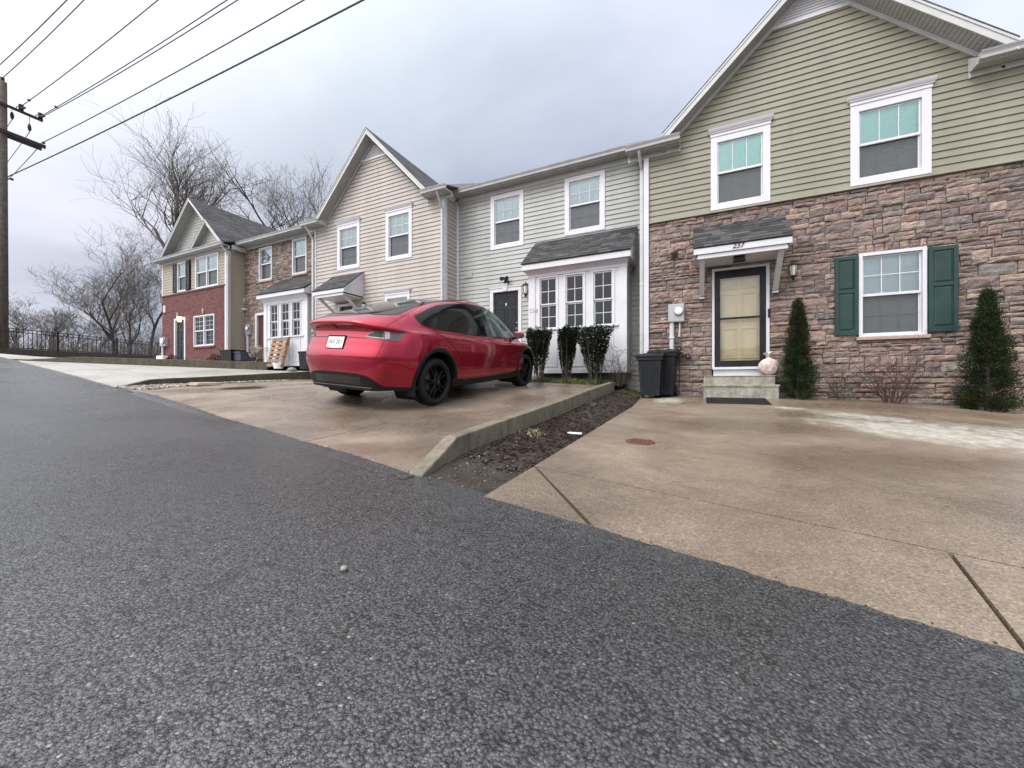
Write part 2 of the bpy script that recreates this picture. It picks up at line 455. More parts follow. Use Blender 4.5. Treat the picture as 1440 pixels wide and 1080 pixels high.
def make_tab_shingle():
    t = NT('asphalt_shingle_tabs')
    a = t.n.new('ShaderNodeAttribute'); a.attribute_name = 'Col'
    f = t.ramp(t.noise(160, 3, 0.7), (0.3, 0.6), (0.7, 1.5))
    c = t.mix(1.0, a.outputs['Color'], f, 'MULTIPLY')
    g = t.ramp(t.noise(4, 5, 0.65), (0.3, 0.75), (0.7, 1.2))
    c = t.mix(1.0, c, g, 'MULTIPLY')
    t.p(base=c, rough=0.85, spec=0.3, nrm=t.bump(t.noise(150, 3), 0.5, 0.004))
    return t.mat

def make_siding(name, base):
    t = NT(name)
    wood = t.noise(1.0, 5, 0.6, t.vec((3, 3, 90)))
    c = t.ramp(wood, (0.3, tuple(x * 0.93 for x in base)), (0.7, tuple(min(1, x * 1.06) for x in base)))
    dirt = t.ramp(t.noise(1.0, 5, 0.6, t.vec((1.3, 1.3, 0.35))), (0.35, 0.86), (0.7, 1.06))
    c = t.mix(1.0, c, dirt, 'MULTIPLY')
    grime = t.ramp(t.noise(1.0, 4, 0.6, t.vec((5, 5, 0.5), loc=(1, 3, 0))), (0.55, 1.0), (0.8, 0.86))
    c = t.mix(1.0, c, grime, 'MULTIPLY')
    t.p(base=c, rough=0.5, spec=0.4, nrm=t.bump(wood, 0.12, 0.003))
    return t.mat

def make_glass(name, tint, refl=1.0, rough=0.015, tintr=(0.92, 0.97, 0.97)):
    t = NT(name)
    t.n.remove(t.bsdf)
    tr = t.n.new('ShaderNodeBsdfTransparent'); tr.inputs[0].default_value = (*tint, 1)
    gl = t.n.new('ShaderNodeBsdfGlossy'); gl.inputs['Color'].default_value = (*tintr, 1); gl.inputs['Roughness'].default_value = rough
    wob = t.bump(t.noise(1.4, 2), 0.05, 0.05); t.l.new(wob, gl.inputs['Normal'])
    fr = t.n.new('ShaderNodeFresnel'); fr.inputs['IOR'].default_value = 1.55
    fac = t.math('MULTIPLY', t.math('ADD', fr.outputs[0], 0.05), refl, clamp=True)
    mx = t.n.new('ShaderNodeMixShader'); t.l.new(fac, mx.inputs[0]); t.l.new(tr.outputs[0], mx.inputs[1]); t.l.new(gl.outputs[0], mx.inputs[2])
    t.l.new(mx.outputs[0], t.out.inputs['Surface'])
    return t.mat

def make_leaf(name, base, var=0.5, rough=0.5):
    t = NT(name)
    a = t.n.new('ShaderNodeAttribute'); a.attribute_name = 'Col'
    n = t.ramp(t.noise(5, 3), (0.3, 1 - var), (0.7, 1 + var))
    c = t.mix(1.0, a.outputs['Color'], n, 'MULTIPLY')
    t.p(base=c, rough=rough, spec=0.15)
    return t.mat

def make_paint():
    t = NT('red_car_paint')
    f = t.ramp(t.noise(600, 2), (0.3, (0.32, 0.0008, 0.022)), (0.7, (0.43, 0.0012, 0.032)))
    t.p(base=f, rough=0.24, metal=0.7, spec=0.3, coat=1.0, coatr=0.015)
    return t.mat

M = {}
M['asphalt'] = make_asphalt()
M['drive'] = make_concrete('wet_tan_concrete', (0.248, 0.192, 0.145), 0.8,
    lime=[(2.35, 5.7, 1.7, 1.0, -0.75), (3.5, 5.9, 2.0, 1.1, -0.35), (2.1, 6.9, 0.9, 0.5, -0.6), (1.33, 7.55, 0.42, 0.16, -0.5), (-0.5, 8.2, 0.4, 0.6, 0.2)],
    dark=[(1.4, 8.7, 2.6, 0.7, 0), (0.6, 5.4, 1.4, 0.8, 0.4), (2.6, 8.0, 2.4, 0.5, 0.0), (1.3, 3.9, 1.6, 0.6, 0.3)])
M['drive2'] = make_concrete('wet_brown_concrete', (0.275, 0.222, 0.175), 0.95,
    dark=[(-2.1, 2.35, 0.75, 0.4, 0.5), (-3.9, 5.2, 2.3, 2.6, 0), (-3.1, 7.6, 2.4, 1.8, 0), (-2.2, 5.6, 0.9, 2.8, 0.1), (-3.4, 3.6, 2.0, 0.9, 0)])
M['drive3'] = make_concrete('pale_grey_concrete', (0.40, 0.385, 0.355), 0.2)
M['oldcon'] = make_old_concrete('mossy_old_concrete', (0.195, 0.168, 0.125), 0.45)
M['darkcon'] = make_old_concrete('dark_stained_concrete', (0.105, 0.085, 0.06), 0.35)
M['step'] = make_old_concrete('weathered_step_concrete', (0.36, 0.34, 0.29), 0.3)
M['soil'] = simple('wet_soil', (0.034, 0.025, 0.019), 0.85, 0.5, 9, 0.9, 45, 0.03)
M['ground'] = simple('winter_ground', (0.085, 0.075, 0.045), 0.9, 0.4, 2, 0.6, 20, 0.04)
M['stone'] = make_stone()
M['mortar'] = simple('mortar', (0.12, 0.095, 0.085), 0.95, 0.3, 12, 0.5, 60, 0.01)
M['brick'] = make_brick()
M['roof'] = make_shingle('roof_shingle'); M['roofside'] = make_shingle('roof_shingle_slope', True)
M['tabs'] = make_tab_shingle()
M['sage'] = make_siding('sage_siding', (0.258, 0.246, 0.192))
M['grey'] = make_siding('pale_grey_siding', (0.395, 0.402, 0.392))
M['beige'] = make_siding('beige_siding', (0.445, 0.398, 0.372))
M['tan'] = make_siding('tan_siding', (0.37, 0.315, 0.25))
M['gablesd'] = make_siding('pale_gable_siding', (0.42, 0.42, 0.40))
M['white'] = simple('white_trim', (0.60, 0.60, 0.635), 0.42, 0.05, 3, 0.08, 90, 0.002, stain=(1.0, 0.14))
M['white2'] = simple('white_vinyl', (0.62, 0.615, 0.66), 0.35, 0.04, 3, 0.05, 60, 0.002)
M['soffit'] = simple('grey_soffit', (0.40, 0.405, 0.395), 0.55, 0.08, 4, 0.1, 50, 0.003, stain=(1.0, 0.2))
M['gutter'] = simple('gutter_metal', (0.42, 0.42, 0.43), 0.4, 0.1, 3, 0.05, 60, 0.002, stain=(1.4, 0.45))
M['fascia'] = simple('fascia_metal', (0.50, 0.505, 0.51), 0.38, 0.08, 3, 0.05, 60, 0.002, stain=(1.2, 0.25))
M['blind'] = simple('blind_slat', (0.80, 0.82, 0.79), 0.5, 0.05)
M['blinddark'] = simple('blind_slat_in_shade', (0.28, 0.285, 0.285), 0.6, 0.08)
M['unlitroom'] = simple('dark_room', (0.035, 0.035, 0.04), 0.9, 0.4, 3)  # darkness of unlit rooms, put into the colour of sheets behind the panes
M['glass'] = make_glass('clear_glass', (0.66, 0.74, 0.74), 0.38)
M['glassclear'] = make_glass('storm_door_glass', (0.97, 0.97, 0.95), 0.7)
M['glassteal'] = make_glass('teal_coated_glass', (0.76, 0.95, 0.94), 1.9, tintr=(0.58, 0.88, 0.86))
M['glassblue'] = make_glass('blue_coated_glass', (0.80, 0.88, 0.89), 1.5, tintr=(0.74, 0.87, 0.93))
M['glassdark'] = make_glass('screened_glass', (0.40, 0.41, 0.43), 0.45, 0.12)
M['shutter'] = simple('green_shutter', (0.026, 0.054, 0.050), 0.42, 0.15, 5, 0.15, 120, 0.002, spec=0.22)
M['black'] = simple('black_paint', (0.014, 0.014, 0.016), 0.4, 0.3, 5, 0.1, 90, 0.002, spec=0.22)
M['blackdoor'] = simple('black_door_paint', (0.018, 0.02, 0.022), 0.33, 0.2, 4, 0.06, 70, 0.002, spec=0.22)
M['reddoor'] = simple('dark_red_door_paint', (0.07, 0.02, 0.02), 0.4, 0.2, 4)
M['cream'] = simple('cream_door_paint', (0.64, 0.54, 0.36), 0.45, 0.06, 3)
M['metergrey'] = simple('grey_meter_metal', (0.36, 0.38, 0.39), 0.45, 0.08, 5, metal=0.2)
M['pvc'] = simple('grey_conduit', (0.52, 0.53, 0.54), 0.5, 0.08, 6)
M['cable'] = simple('black_cable', (0.015, 0.015, 0.015), 0.5, 0.2)
M['bin'] = simple('dark_grey_plastic', (0.020, 0.022, 0.026), 0.48, 0.25, 7, 0.2, 70, 0.004, stain=(2.0, 0.4), spec=0.22)
M['binlid'] = simple('black_plastic', (0.012, 0.012, 0.014), 0.42, 0.3, 7, 0.15, 80, 0.003, spec=0.22)
M['bluebin'] = simple('blue_grey_plastic', (0.04, 0.05, 0.075), 0.5, 0.25, 7)
M['mat'] = simple('black_rubber_mat', (0.012, 0.012, 0.012), 0.8, 0.4, 30, 0.8, 200, 0.006, spec=0.22)
M['bark'] = simple('grey_bark', (0.060, 0.053, 0.048), 0.9, 0.4, 5, 0.8, 25, 0.03)
M['twig'] = simple('bare_twig', (0.135, 0.115, 0.108), 0.9, 0.3, 3, 0)
M['redtwig'] = simple('red_brown_twig', (0.085, 0.038, 0.034), 0.8, 0.35, 5, 0)
M['browntwig'] = simple('brown_twig', (0.07, 0.052, 0.036), 0.85, 0.35, 5, 0)
M['leaf'] = make_leaf('evergreen_foliage', (0.03, 0.05, 0.015), 0.5, 0.75)
M['polewood'] = simple('weathered_pole_wood', (0.105, 0.085, 0.072), 0.9, 0.35, 5, 0.7, 30, 0.02, stain=(1.0, 0.3))
M['arm'] = simple('crossarm_wood', (0.055, 0.045, 0.038), 0.9, 0.3, 6)
M['wire'] = simple('overhead_wire_metal', (0.07, 0.07, 0.085), 0.6, 0.1)
M['iron'] = simple('black_iron', (0.012, 0.012, 0.013), 0.5, 0.3)
M['rust'] = simple('rusty_red_iron', (0.11, 0.038, 0.027), 0.75, 0.35, 40, 0.5, 120, 0.004)
M['darkiron'] = simple('dark_cast_iron', (0.045, 0.030, 0.026), 0.55, 0.35, 20, 0.6, 90, 0.005)
M['wood'] = simple('pallet_wood', (0.30, 0.165, 0.085), 0.8, 0.45, 9, 0.4, 60, 0.006)
M['oldwood'] = simple('grey_pallet_wood', (0.20, 0.15, 0.12), 0.85, 0.4, 9, 0.4, 60, 0.006)
M['sill'] = simple('cast_stone', (0.36, 0.27, 0.235), 0.8, 0.15, 14, 0.4, 60, 0.006)
M['paint'] = make_paint()
M['carblack'] = simple('black_car_trim', (0.012, 0.012, 0.013), 0.55, 0.2, 10, 0.15, 250, 0.001, spec=0.22)
M['cargloss'] = simple('gloss_black', (0.008, 0.008, 0.009), 0.12, 0.1, 5, 0)
M['carglass'] = simple('privacy_car_glass', (0.005, 0.008, 0.009), 0.03, 0.1, 5, 0, spec=0.4)
M['carglasslt'] = simple('side_car_glass', (0.075, 0.115, 0.10), 0.03, 0.35, 3.5, 0, spec=0.75)
M['carroof'] = simple('roof_glass', (0.008, 0.008, 0.009), 0.03, 0.1, 5, 0, spec=0.5)
M['tyre'] = simple('tyre_rubber', (0.017, 0.017, 0.018), 0.75, 0.2, 20, 0.3, 90, 0.003, spec=0.22)
M['rim'] = simple('dark_alloy', (0.022, 0.022, 0.026), 0.28, 0.2, 8, 0, metal=0.7)
M['disc'] = simple('brake_disc', (0.22, 0.22, 0.23), 0.35, 0.2, 20, 0, metal=0.9)
M['lens'] = simple('smoked_lamp_lens', (0.050, 0.010, 0.014), 0.06, 0.3, 9, 0, spec=0.8, coat=1)
M['lenslt'] = simple('clear_lamp_lens', (0.42, 0.36, 0.36), 0.12, 0.2, 9, 0, coat=1)
M['chrome'] = simple('dark_chrome', (0.3, 0.3, 0.32), 0.15, 0.1, 5, 0, metal=1)
M['plate'] = simple('plate_white', (0.72, 0.72, 0.70), 0.35, 0.05, 30, 0)
M['platered'] = simple('plate_red', (0.5, 0.05, 0.05), 0.4, 0.1, 10, 0)
M['gravel'] = make_leaf('gravel_stone', (0.4, 0.38, 0.33), 0.25, 0.75)
M['chips'] = make_leaf('mulch_chip', (0.05, 0.035, 0.028), 0.3, 0.7)
M['grass'] = make_leaf('grass_blade', (0.1, 0.13, 0.04), 0.3, 0.6)
M['pebble'] = simple('pale_pebble', (0.22, 0.21, 0.19), 0.7, 0.2, 60, 0.3, 200, 0.001)
M['whitejunk'] = simple('white_plastic', (0.78, 0.78, 0.76), 0.4, 0.08, 12, 0.1, 50, 0.003)
M['numblack'] = simple('black_number', (0.01, 0.01, 0.012), 0.4, 0.1)
M['numgrey'] = simple('grey_number', (0.42, 0.42, 0.44), 0.45, 0.1)
t = NT('lamp_glass'); t.p(base=(0.7, 0.68, 0.62), rough=0.25, spec=0.5); M['lampglass'] = t.mat
t = NT('lit_lamp'); t.p(base=(1, 0.8, 0.6), emit=(1.0, 0.62, 0.36), estr=9.0); M['lit'] = t.mat
t = NT('thin_plastic_bag')
wr = t.noise(16, 5, 0.7, dist=1.0)
t.p(base=t.ramp(t.noise(7, 3), (0.36, (0.46, 0.33, 0.28)), (0.62, (0.72, 0.66, 0.63))), rough=0.3, spec=0.5, sss=0.0, nrm=t.bump(wr, 0.7, 0.03)); M['bag'] = t.mat

# ---------------------------------------------------------------- terrain and paving
def lerp(a, b, t): return a + (b - a) * t
def pw(x, pts):
    if x <= pts[0][0]: return pts[0][1]
    for (x0, y0), (x1, y1) in zip(pts, pts[1:]):
        if x <= x1: return lerp(y0, y1, (x - x0) / (x1 - x0))
    return pts[-1][1]
def edge_d(u):                                  # kerbside edge of the lane
    return pw(u, [(-60, 7.0), (-34, 5.2), (-28, 4.5), (-20, 4.22), (-16, 4.13), (-12, 3.99), (-1.04, 1.8), (14, -1.2)])
def edge_z(u):                                  # the lane climbs to the left
    return pw(u, [(-90, -6.0), (-60, 0.4), (-42, 1.55), (-34, 1.72), (-28, 1.45), (-24, 1.17), (-20, 0.79), (-16, 0.36), (-12, -0.06), (-1.04, -0.61), (14, -1.36)])
def road_z(u, d):
    q = (d - edge_d(u)) * 0.98
    return edge_z(u - 0.196 * q)

ROADU = sorted(set([-75, -60, -50, -42, -38, -34, -31, -28, -26, -24, -22, -20, -18, -16, -14, -12] + [-12 + i * 0.6 for i in range(1, 44)]))
mb = MB()
offs = [0, 0.5, 1.2, 2.2, 3.5, 5, 7, 9, 11, 14]
b0 = 0
for u in ROADU:
    for o in offs:
        d = edge_d(u) - o + 0.06 * (o == 0)
        mb.vert((u, d, road_z(u, d)))
n = len(offs)
for i in range(len(ROADU) - 1):
    for j in range(n - 1):
        mb.fidx((i * n + j, i * n + j + 1, (i + 1) * n + j + 1, (i + 1) * n + j))
tag(mb.build('road', M['asphalt'], smooth=True), kind='structure')

# ground: one sheet to the horizon, just under everything else
def ground_z(u, d):
    r = math.hypot(u + 10, d)
    z = edge_z(max(-90, min(14, u))) - 0.16
    if d > 16: z -= min(9.0, (d - 16) * 0.11)
    if d < -13: z -= min(3.0, (-13 - d) * 0.05)
    if u < -42: z -= min(6.0, (-42 - u) * 0.06)
    if r > 150: z = lerp(z, -9.0, min(1, (r - 150) / 150))
    return z
gx = [-3000, -1200, -500, -250, -150, -110, -90, -75, -65, -58, -52, -48, -45, -42, -39, -36, -34, -32, -30, -28, -26, -24, -22, -20, -18, -16, -14, -12, -9, -6, -3, 0, 3, 6, 10, 14, 20, 30, 50, 90, 150, 300, 800, 3000]
gy = [-3000, -1000, -400, -200, -120, -80, -50, -30, -20, -14, -10, -6, -3, 0, 3, 5, 7, 9, 12, 16, 20, 25, 32, 40, 55, 75, 110, 160, 300, 700, 1500, 3000]
mb = MB()
for d in gy:
    for u in gx: mb.vert((u, d, ground_z(u, d)))
for j in range(len(gy) - 1):
    for i in range(len(gx) - 1):
        a = j * len(gx) + i; mb.fidx((a, a + 1, a + len(gx) + 1, a + len(gx)))
tag(mb.build('ground', M['ground'], smooth=True), kind='structure')

# --- driveway of the right-hand house: slabs with open joints over a dark bed
R00, R01 = -0.61, -0.275
def z237(u, d):
    f = (d - 1.8) / 7.4
    ze = pw(u, [(-1.04, -0.61), (6.5, -0.985)]); zh = pw(u, [(-1.04, -0.27), (0.4, -0.235), (1.7, -0.24), (2.4, -0.262), (3.0, -0.295), (4.1, -0.385), (5.0, -0.45), (6.5, -0.5)])
    de = edge_d(u); f = max(0.0, min(1.0, (d - de) / (9.25 - de)))
    k = max(0.0, min(1.0, (d - 7.2) / 1.4)); k = k * k * (3 - 2 * k)
    return lerp(ze, zh - 0.075, f) + 0.075 * k
def slab(mb, poly4, zf, nu, nv, thick=0.11):
    """bilinear quad in plan (a,b,c,d) draped on zf, with skirts"""
    a, b, c, d = [Vector(p) for p in poly4]
    base = len(mb.v)
    def pos(s, t): return (a * (1 - s) + b * s) * (1 - t) + (d * (1 - s) + c * s) * t
    for j in range(nv + 1):
        for i in range(nu + 1):
            p = pos(i / nu, j / nv); mb.vert((p.x, p.y, zf(p.x, p.y)))
    for j in range(nv):
        for i in range(nu):
            q = base + j * (nu + 1) + i; mb.fidx((q, q + 1, q + nu + 2, q + nu + 1))
    rim = [(i / nu, 0) for i in range(nu)] + [(1, j / nv) for j in range(nv)] + [(1 - i / nu, 1) for i in range(nu)] + [(0, 1 - j / nv) for j in range(nv)]
    for k in range(len(rim)):
        p, q = pos(*rim[k]), pos(*rim[(k + 1) % len(rim)])
        z0, z1 = zf(p.x, p.y), zf(q.x, q.y)
        mb.face([(p.x, p.y, z0), (p.x, p.y, z0 - thick), (q.x, q.y, z1 - thick), (q.x, q.y, z1)])
def inter_line(u, off): return edge_d(u) + off
J = 0.02
mb = MB()
def ed(u, o=0.0): return (u, edge_d(u) + o)
ap = 0.715                                                    # depth of the apron slab
# apron pieces along the lane
slab(mb, [ed(-1.04, 0.012), ed(-0.40 - J, 0.012), (-1.03 , 2.515), (-1.04, 2.51)], z237, 4, 3)
slab(mb, [ed(-0.385, 0.012), ed(0.765, 0.012), (0.90, edge_d(0.90) + ap), (-1.01, 2.515)], z237, 6, 3)
slab(mb, [ed(0.78, 0.012), ed(6.4, 0.012), (6.4, edge_d(6.4) + ap), (0.915, edge_d(0.915) + ap)], z237, 8, 3)
# body of the driveway
def zj(u): return edge_d(u) + ap + J * 1.3 if u > -0.9 else 2.525 + 0.02
slab(mb, [(-1.04, 2.53), (6.4, edge_d(6.4) + ap + J), (6.4, 9.28), (-1.06, 9.28)], z237, 14, 14)
tag(mb.build('driveway', M['drive'], label='tan wet concrete driveway of the stone fronted house'), kind='structure')
mb = MB()
mb.grid(lambda s, t: (lerp(-1.05, 6.4, s), lerp(edge_d(lerp(-1.05, 6.4, s)) - 0.02, 9.2, t), z237(lerp(-1.05, 6.4, s), lerp(edge_d(lerp(-1.05, 6.4, s)), 9.2, t)) - 0.03), 20, 14)
tag(mb.build('driveway_bed', M['soil']), kind='structure')

# --- shared driveway the red car stands on
AC = {-1.68: [(4.4, -0.325), (7.3, -0.09), (9.6, 0.03)], -3.25: [(4.4, -0.335), (7.3, -0.045), (9.6, 0.12)],
      -5.1: [(4.4, -0.18), (7.3, 0.07), (9.6, 0.16)], -11.6: [(4.4, -0.04), (7.3, 0.09), (9.6, 0.15)]}
def zA(u, d):
    us = [-11.6, -5.1, -3.25, -1.68]
    def col(k):
        return pw(d, [(edge_d(k), edge_z(k) + 0.005), *AC[k]])
    u = max(-11.9, min(-1.6, u))
    for a, b in zip(us, us[1:]):
        if u <= b or b == us[-1]:
            t = (u - a) / (b - a)
            return lerp(col(a), col(b), t)
def apr(u): return edge_d(u) + 1.02
mb = MB()
cols = [-1.66, -2.75, -4.6, -6.75, -9.0, -11.7]
front = [(-1.66, -3.05), (-3.064, -6.1), (-6.114, -8.75), (-8.764, -11.72)]
for (r, l) in front:                                              # apron slabs
    slab(mb, [ed(l, 0.012), ed(r, 0.012), (r, apr(r)), (l, apr(l))], zA, 8, 3)
for (r, l) in [(-1.66, -4.35), (-4.364, -7.2), (-7.214, -11.72)]:
    slab(mb, [(l, apr(l) + 0.014), (r, apr(r) + 0.014), (r, 5.35), (l, 5.35)], zA, 8, 6)
    slab(mb, [(l, 5.364), (r, 5.364), (r, 7.35), (l, 7.35)], zA, 8, 6)
for (r, l) in [(-1.66, -4.35), (-4.364, -7.2), (-7.214, -11.72)]:
    slab(mb, [(l, 7.364), (r, 7.364), (r, 9.3 if r < -6 else 8.6), (l, 9.3 if r < -6 else 8.6)], zA, 6, 5)
tag(mb.build('driveway', M['drive2'], label='brown wet concrete driveway under the red car'), kind='structure')
mb = MB()
mb.grid(lambda s, t: (lerp(-1.6, -11.75, s), lerp(edge_d(lerp(-1.6, -11.75, s)) - 0.02, 10.0, t), zA(lerp(-1.6, -11.75, s), lerp(edge_d(lerp(-1.6, -11.75, s)), 10.0, t)) - 0.03), 24, 16)
tag(mb.build('driveway_bed', M['soil']), kind='structure')

# --- driveway beyond the dark retaining wall, and the last one behind the second wall
W2A, W2B = Vector((-19.9, 4.3)), Vector((-14.05, 8.75))          # plan ends of the far retaining wall
def zB(u, d):
    f = max(0, min(1, (d - 4.0) / 5.2))
    zr = pw(d, [(3.95, -0.07), (4.6, 0.07), (5.3, 0.14), (8.4, 0.37), (9.3, 0.43)])
    zl = pw(d, [(4.2, 0.77), (8.75, 0.50), (9.3, 0.52)])
    ul = pw(d, [(4.2, W2A.x), (8.75, W2B.x), (9.3, W2B.x)])
    return lerp(zr, zl, max(0, min(1, (-11.8 - u) / (-11.8 - ul))))
mb = MB()
def bq(s, t):
    d = lerp(0, 1, t)
    r = Vector((-11.8, lerp(3.98, 9.3, d))); l = W2A.lerp(W2B, d)
    p = r.lerp(l, s); return p
for (t0, t1) in ((0.0, 0.2), (0.205, 0.55), (0.554, 1.0)):
    for (s0, s1) in ((0.0, 0.49), (0.494, 1.0)):
        a, b, c, d = bq(s1, t0), bq(s0, t0), bq(s0, t1), bq(s1, t1)
        if t0 == 0:
            a.y = edge_d(a.x) + 0.012; b.y = edge_d(b.x) + 0.012
        slab(mb, [a, b, c, d], zB, 10, 6)
slab(mb, [(W2B.x - 0.1, 8.76), (-11.8, 9.31), (-11.8, 10.0), (W2B.x - 0.1, 10.0)], zB, 4, 3)
tag(mb.build('driveway', M['drive3'], label='pale concrete driveway between the two retaining walls'), kind='structure')
def zC(u, d):
    return 0.77 + 0.026 * (-14.2 - u)
mb = MB()
mb.grid(lambda s, t: (lambda u, d: (u, d, lerp(edge_z(u) + 0.005, zC(u, d), min(1, max(0, (d - edge_d(u)) / 3.5)))))(lerp(-20.2, -29.5, s), lerp(edge_d(lerp(-20.2, -29.5, s)), 10.2, t)), 16, 12)
mb.grid(lambda s, t: (lambda p: (p.x, p.y, zC(p.x, p.y)))((W2A.lerp(W2B, s)).lerp(Vector((lerp(-20.3, -14.05, s), 10.0)), t)), 12, 8)
tag(mb.build('driveway', M['drive3'], label='pale concrete forecourt of the brick house'), kind='structure')

# --- retaining walls
def wall_strip(mb, pts, thick, side):
    """pts: (x, y, ztop, zbot) along the wall's visible face; thick goes to the side vector"""
    n = len(pts); base = len(mb.v)
    for i, (x, y, zt, zb) in enumerate(pts):
        sx, sy = side
        mb.v += [(x, y, zb), (x, y, zt), (x + sx * thick, y + sy * thick, zt), (x + sx * thick, y + sy * thick, zb)]
    for i in range(n - 1):
        for k in range(4):
            k2 = (k + 1) % 4
            mb.fidx((base + i * 4 + k, base + i * 4 + k2, base + (i + 1) * 4 + k2, base + (i + 1) * 4 + k))
    mb.fidx([base, base + 1, base + 2, base + 3]); mb.fidx([base + (n - 1) * 4 + k for k in range(4)])
mb = MB()
pts = []
for i in range(31):
    d = lerp(1.93, 8.15, i / 30)
    ramp = min(1.0, max(0.0, (d - 1.93) / 0.42)); ramp = ramp * ramp * (3 - 2 * ramp)
    top = pw(d, [(2.3, -0.385), (8.0, 0.035)]); 
    zt = lerp(edge_z(-1.6) + 0.01, max(top, zA(-1.66, d) + 0.02), ramp)
    pts.append((-1.55 + 0.012 * math.sin(d * 1.7), d, zt, zt - 0.75))
wall_strip(mb, pts, 0.115, (-1, 0))
w = mb.build('retaining_wall', M['oldcon'], recalc=True, bevel=0.012)
tag(w, 'low mossy concrete kerb wall between the mulch strip and the car driveway', 'retaining wall')
mb = MB(); pts = []
for i in range(31):
    d = lerp(4.02, 9.3, i / 30)
    zt = pw(d, [(4.02, -0.055), (4.55, 0.11), (5.0, 0.15), (5.3, 0.165), (8.4, 0.40), (9.3, 0.455)])
    pts.append((-11.72, d, zt, zt - 0.9))
wall_strip(mb, pts, 0.16, (-1, 0))
tag(mb.build('retaining_wall', M['darkcon'], recalc=True, bevel=0.012), 'dark stained retaining wall rising behind the gravel strip and the red car', 'retaining wall')
mb = MB(); pts = []
dv = (W2B - W2A).normalized(); nv = (-dv.y, dv.x)
for i in range(31):
    t = i / 30; p = W2A.lerp(W2B, t)
    zt = zC(p.x, p.y) + 0.03
    zt = lerp(zB(p.x, p.y) + 0.02, zt, min(1, max(0, t / 0.22)))
    pts.append((p.x, p.y, zt, zB(p.x, p.y) - 0.4))
wall_strip(mb, pts, 0.18, nv)
tag(mb.build('retaining_wall', M['darkcon'], recalc=True, bevel=0.012), 'long dark retaining wall in front of the brick house', 'retaining wall')

# --- mulch strip, gravel strip, planting bed in front of the right-hand house
def zM(u, d):
    a = pw(d, [(1.9, -0.60), (2.4, -0.52), (5, -0.36), (8.0, -0.155), (9.6, -0.11)])
    b = z237(-1.04, d) - 0.012
    return lerp(a, b, (u + 1.55) / 0.51)
def rough(u, d, a): return a * (mnoise.noise(Vector((u * 9, d * 9, 0))) + 0.5 * mnoise.noise(Vector((u * 25, d * 25, 3))))
mb = MB()
mb.grid(lambda s, t: (lambda u, d: (u, d, zM(u, d) + rough(u, d, 0.014)))(lerp(-1.56, -1.045, s), lerp(1.93 - 0.1 * s, 10.0, t)), 16, 160)
mb.grid(lambda s, t: (lambda u, d: (u, d, max(zA(u, 8.6) - 0.02, zM(-1.55, d)) + 0.02 + rough(u, d, 0.02)))(lerp(-4.6, -1.56, s), lerp(8.45, 10.0, t)), 50, 24)
tag(mb.build('mulch_bed', M['soil'], smooth=True), kind='structure')
GP = [(-9.75, 3.60), (-10.55, 4.6), (-11.0, 5.6), (-11.4, 8.0), (-11.6, 9.2)]
def gravel_left(d): return pw(d, [(b, a) for a, b in GP])
mb = MB()
mb.grid(lambda s, t: (lambda d: (lambda u: (u, d, zA(u, d) + 0.006 + abs(rough(u, d, 0.01))))(lerp(-11.72, gravel_left(d), s)))(lerp(3.92, 9.2, t)), 14, 60)
tag(mb.build('gravel_bed', M['soil'], smooth=True), kind='structure')

rng = random.Random(4)
def scatter(name, mat, n, place, size, flat, cols, seed, zoff=0.0, chip=False):
    r = random.Random(seed); mb = MB()
    for _ in range(n):
        u, d, z = place(r)
        s = r.uniform(*size); kc = r.uniform(0.6, 1.35); col = tuple(c * kc for c in r.choice(cols))
        a = r.uniform(0, 6.28); ca, sa = math.cos(a), math.sin(a)
        sx, sy, sz = s, s * r.uniform(0.45, 0.95), s * flat * r.uniform(0.6, 1.2)
        if chip: sy = s * r.uniform(0.18, 0.4)
        tl = r.uniform(-0.4, 0.4); base = len(mb.v)
        k = 5
        for ring, (rr, h) in enumerate(((0.8, -0.2), (1.0, 0.4), (0.55, 1.0))):
            for q in range(k):
                an = q * 6.283 / k + ring * 0.3
                x, y = math.cos(an) * sx * rr * r.uniform(.85, 1.15), math.sin(an) * sy * rr * r.uniform(.85, 1.15)
                mb.v.append((u + x * ca - y * sa, d + x * sa + y * ca, z + zoff + h * sz + x * tl))
        for ring in range(2):
            for q in range(k):
                q2 = (q + 1) % k
                mb.fidx((base + ring * k + q, base + ring * k + q2, base + (ring + 1) * k + q2, base + (ring + 1) * k + q), 0, col)
        mb.fidx([base + 2 * k + q for q in range(k)], 0, col)
    return mb.build(name, mat)
def pl_mulch(r):
    while True:
        d = r.uniform(2.3, 9.7) if r.random() < 0.55 else r.uniform(2.3, 4.6)
        u = r.uniform(-1.54, -1.05)
        if d < 2.75 and r.random() > (d - 2.2) / 0.55: continue
        return u, d, zM(u, d)
tag(scatter('mulch', M['chips'], 5200, pl_mulch, (0.010, 0.034), 0.25, [(0.030, 0.019, 0.015), (0.042, 0.027, 0.021), (0.018, 0.012, 0.011), (0.062, 0.040, 0.032)], 5, chip=True),
    'dark wet wood mulch filling the strip beside the kerb wall', 'mulch', kind='stuff')
def pl_mulchg(r):
    k = r.random()
    if k < 0.5: u, d = r.uniform(-1.5, -1.02), r.uniform(1.9, 2.6)
    else: u, d = r.gauss(-1.45, 0.05), r.uniform(2.0, 3.6)
    u = max(-1.53, min(-1.0, u))
    return u, d, zM(u, d)
tag(scatter('loose_gravel', M['gravel'], 300, pl_mulchg, (0.003, 0.010), 0.6, [(0.14, 0.12, 0.10), (0.08, 0.07, 0.065), (0.24, 0.22, 0.19)], 6),
    'small loose stones at the lane end of the mulch strip', 'gravel', kind='stuff')
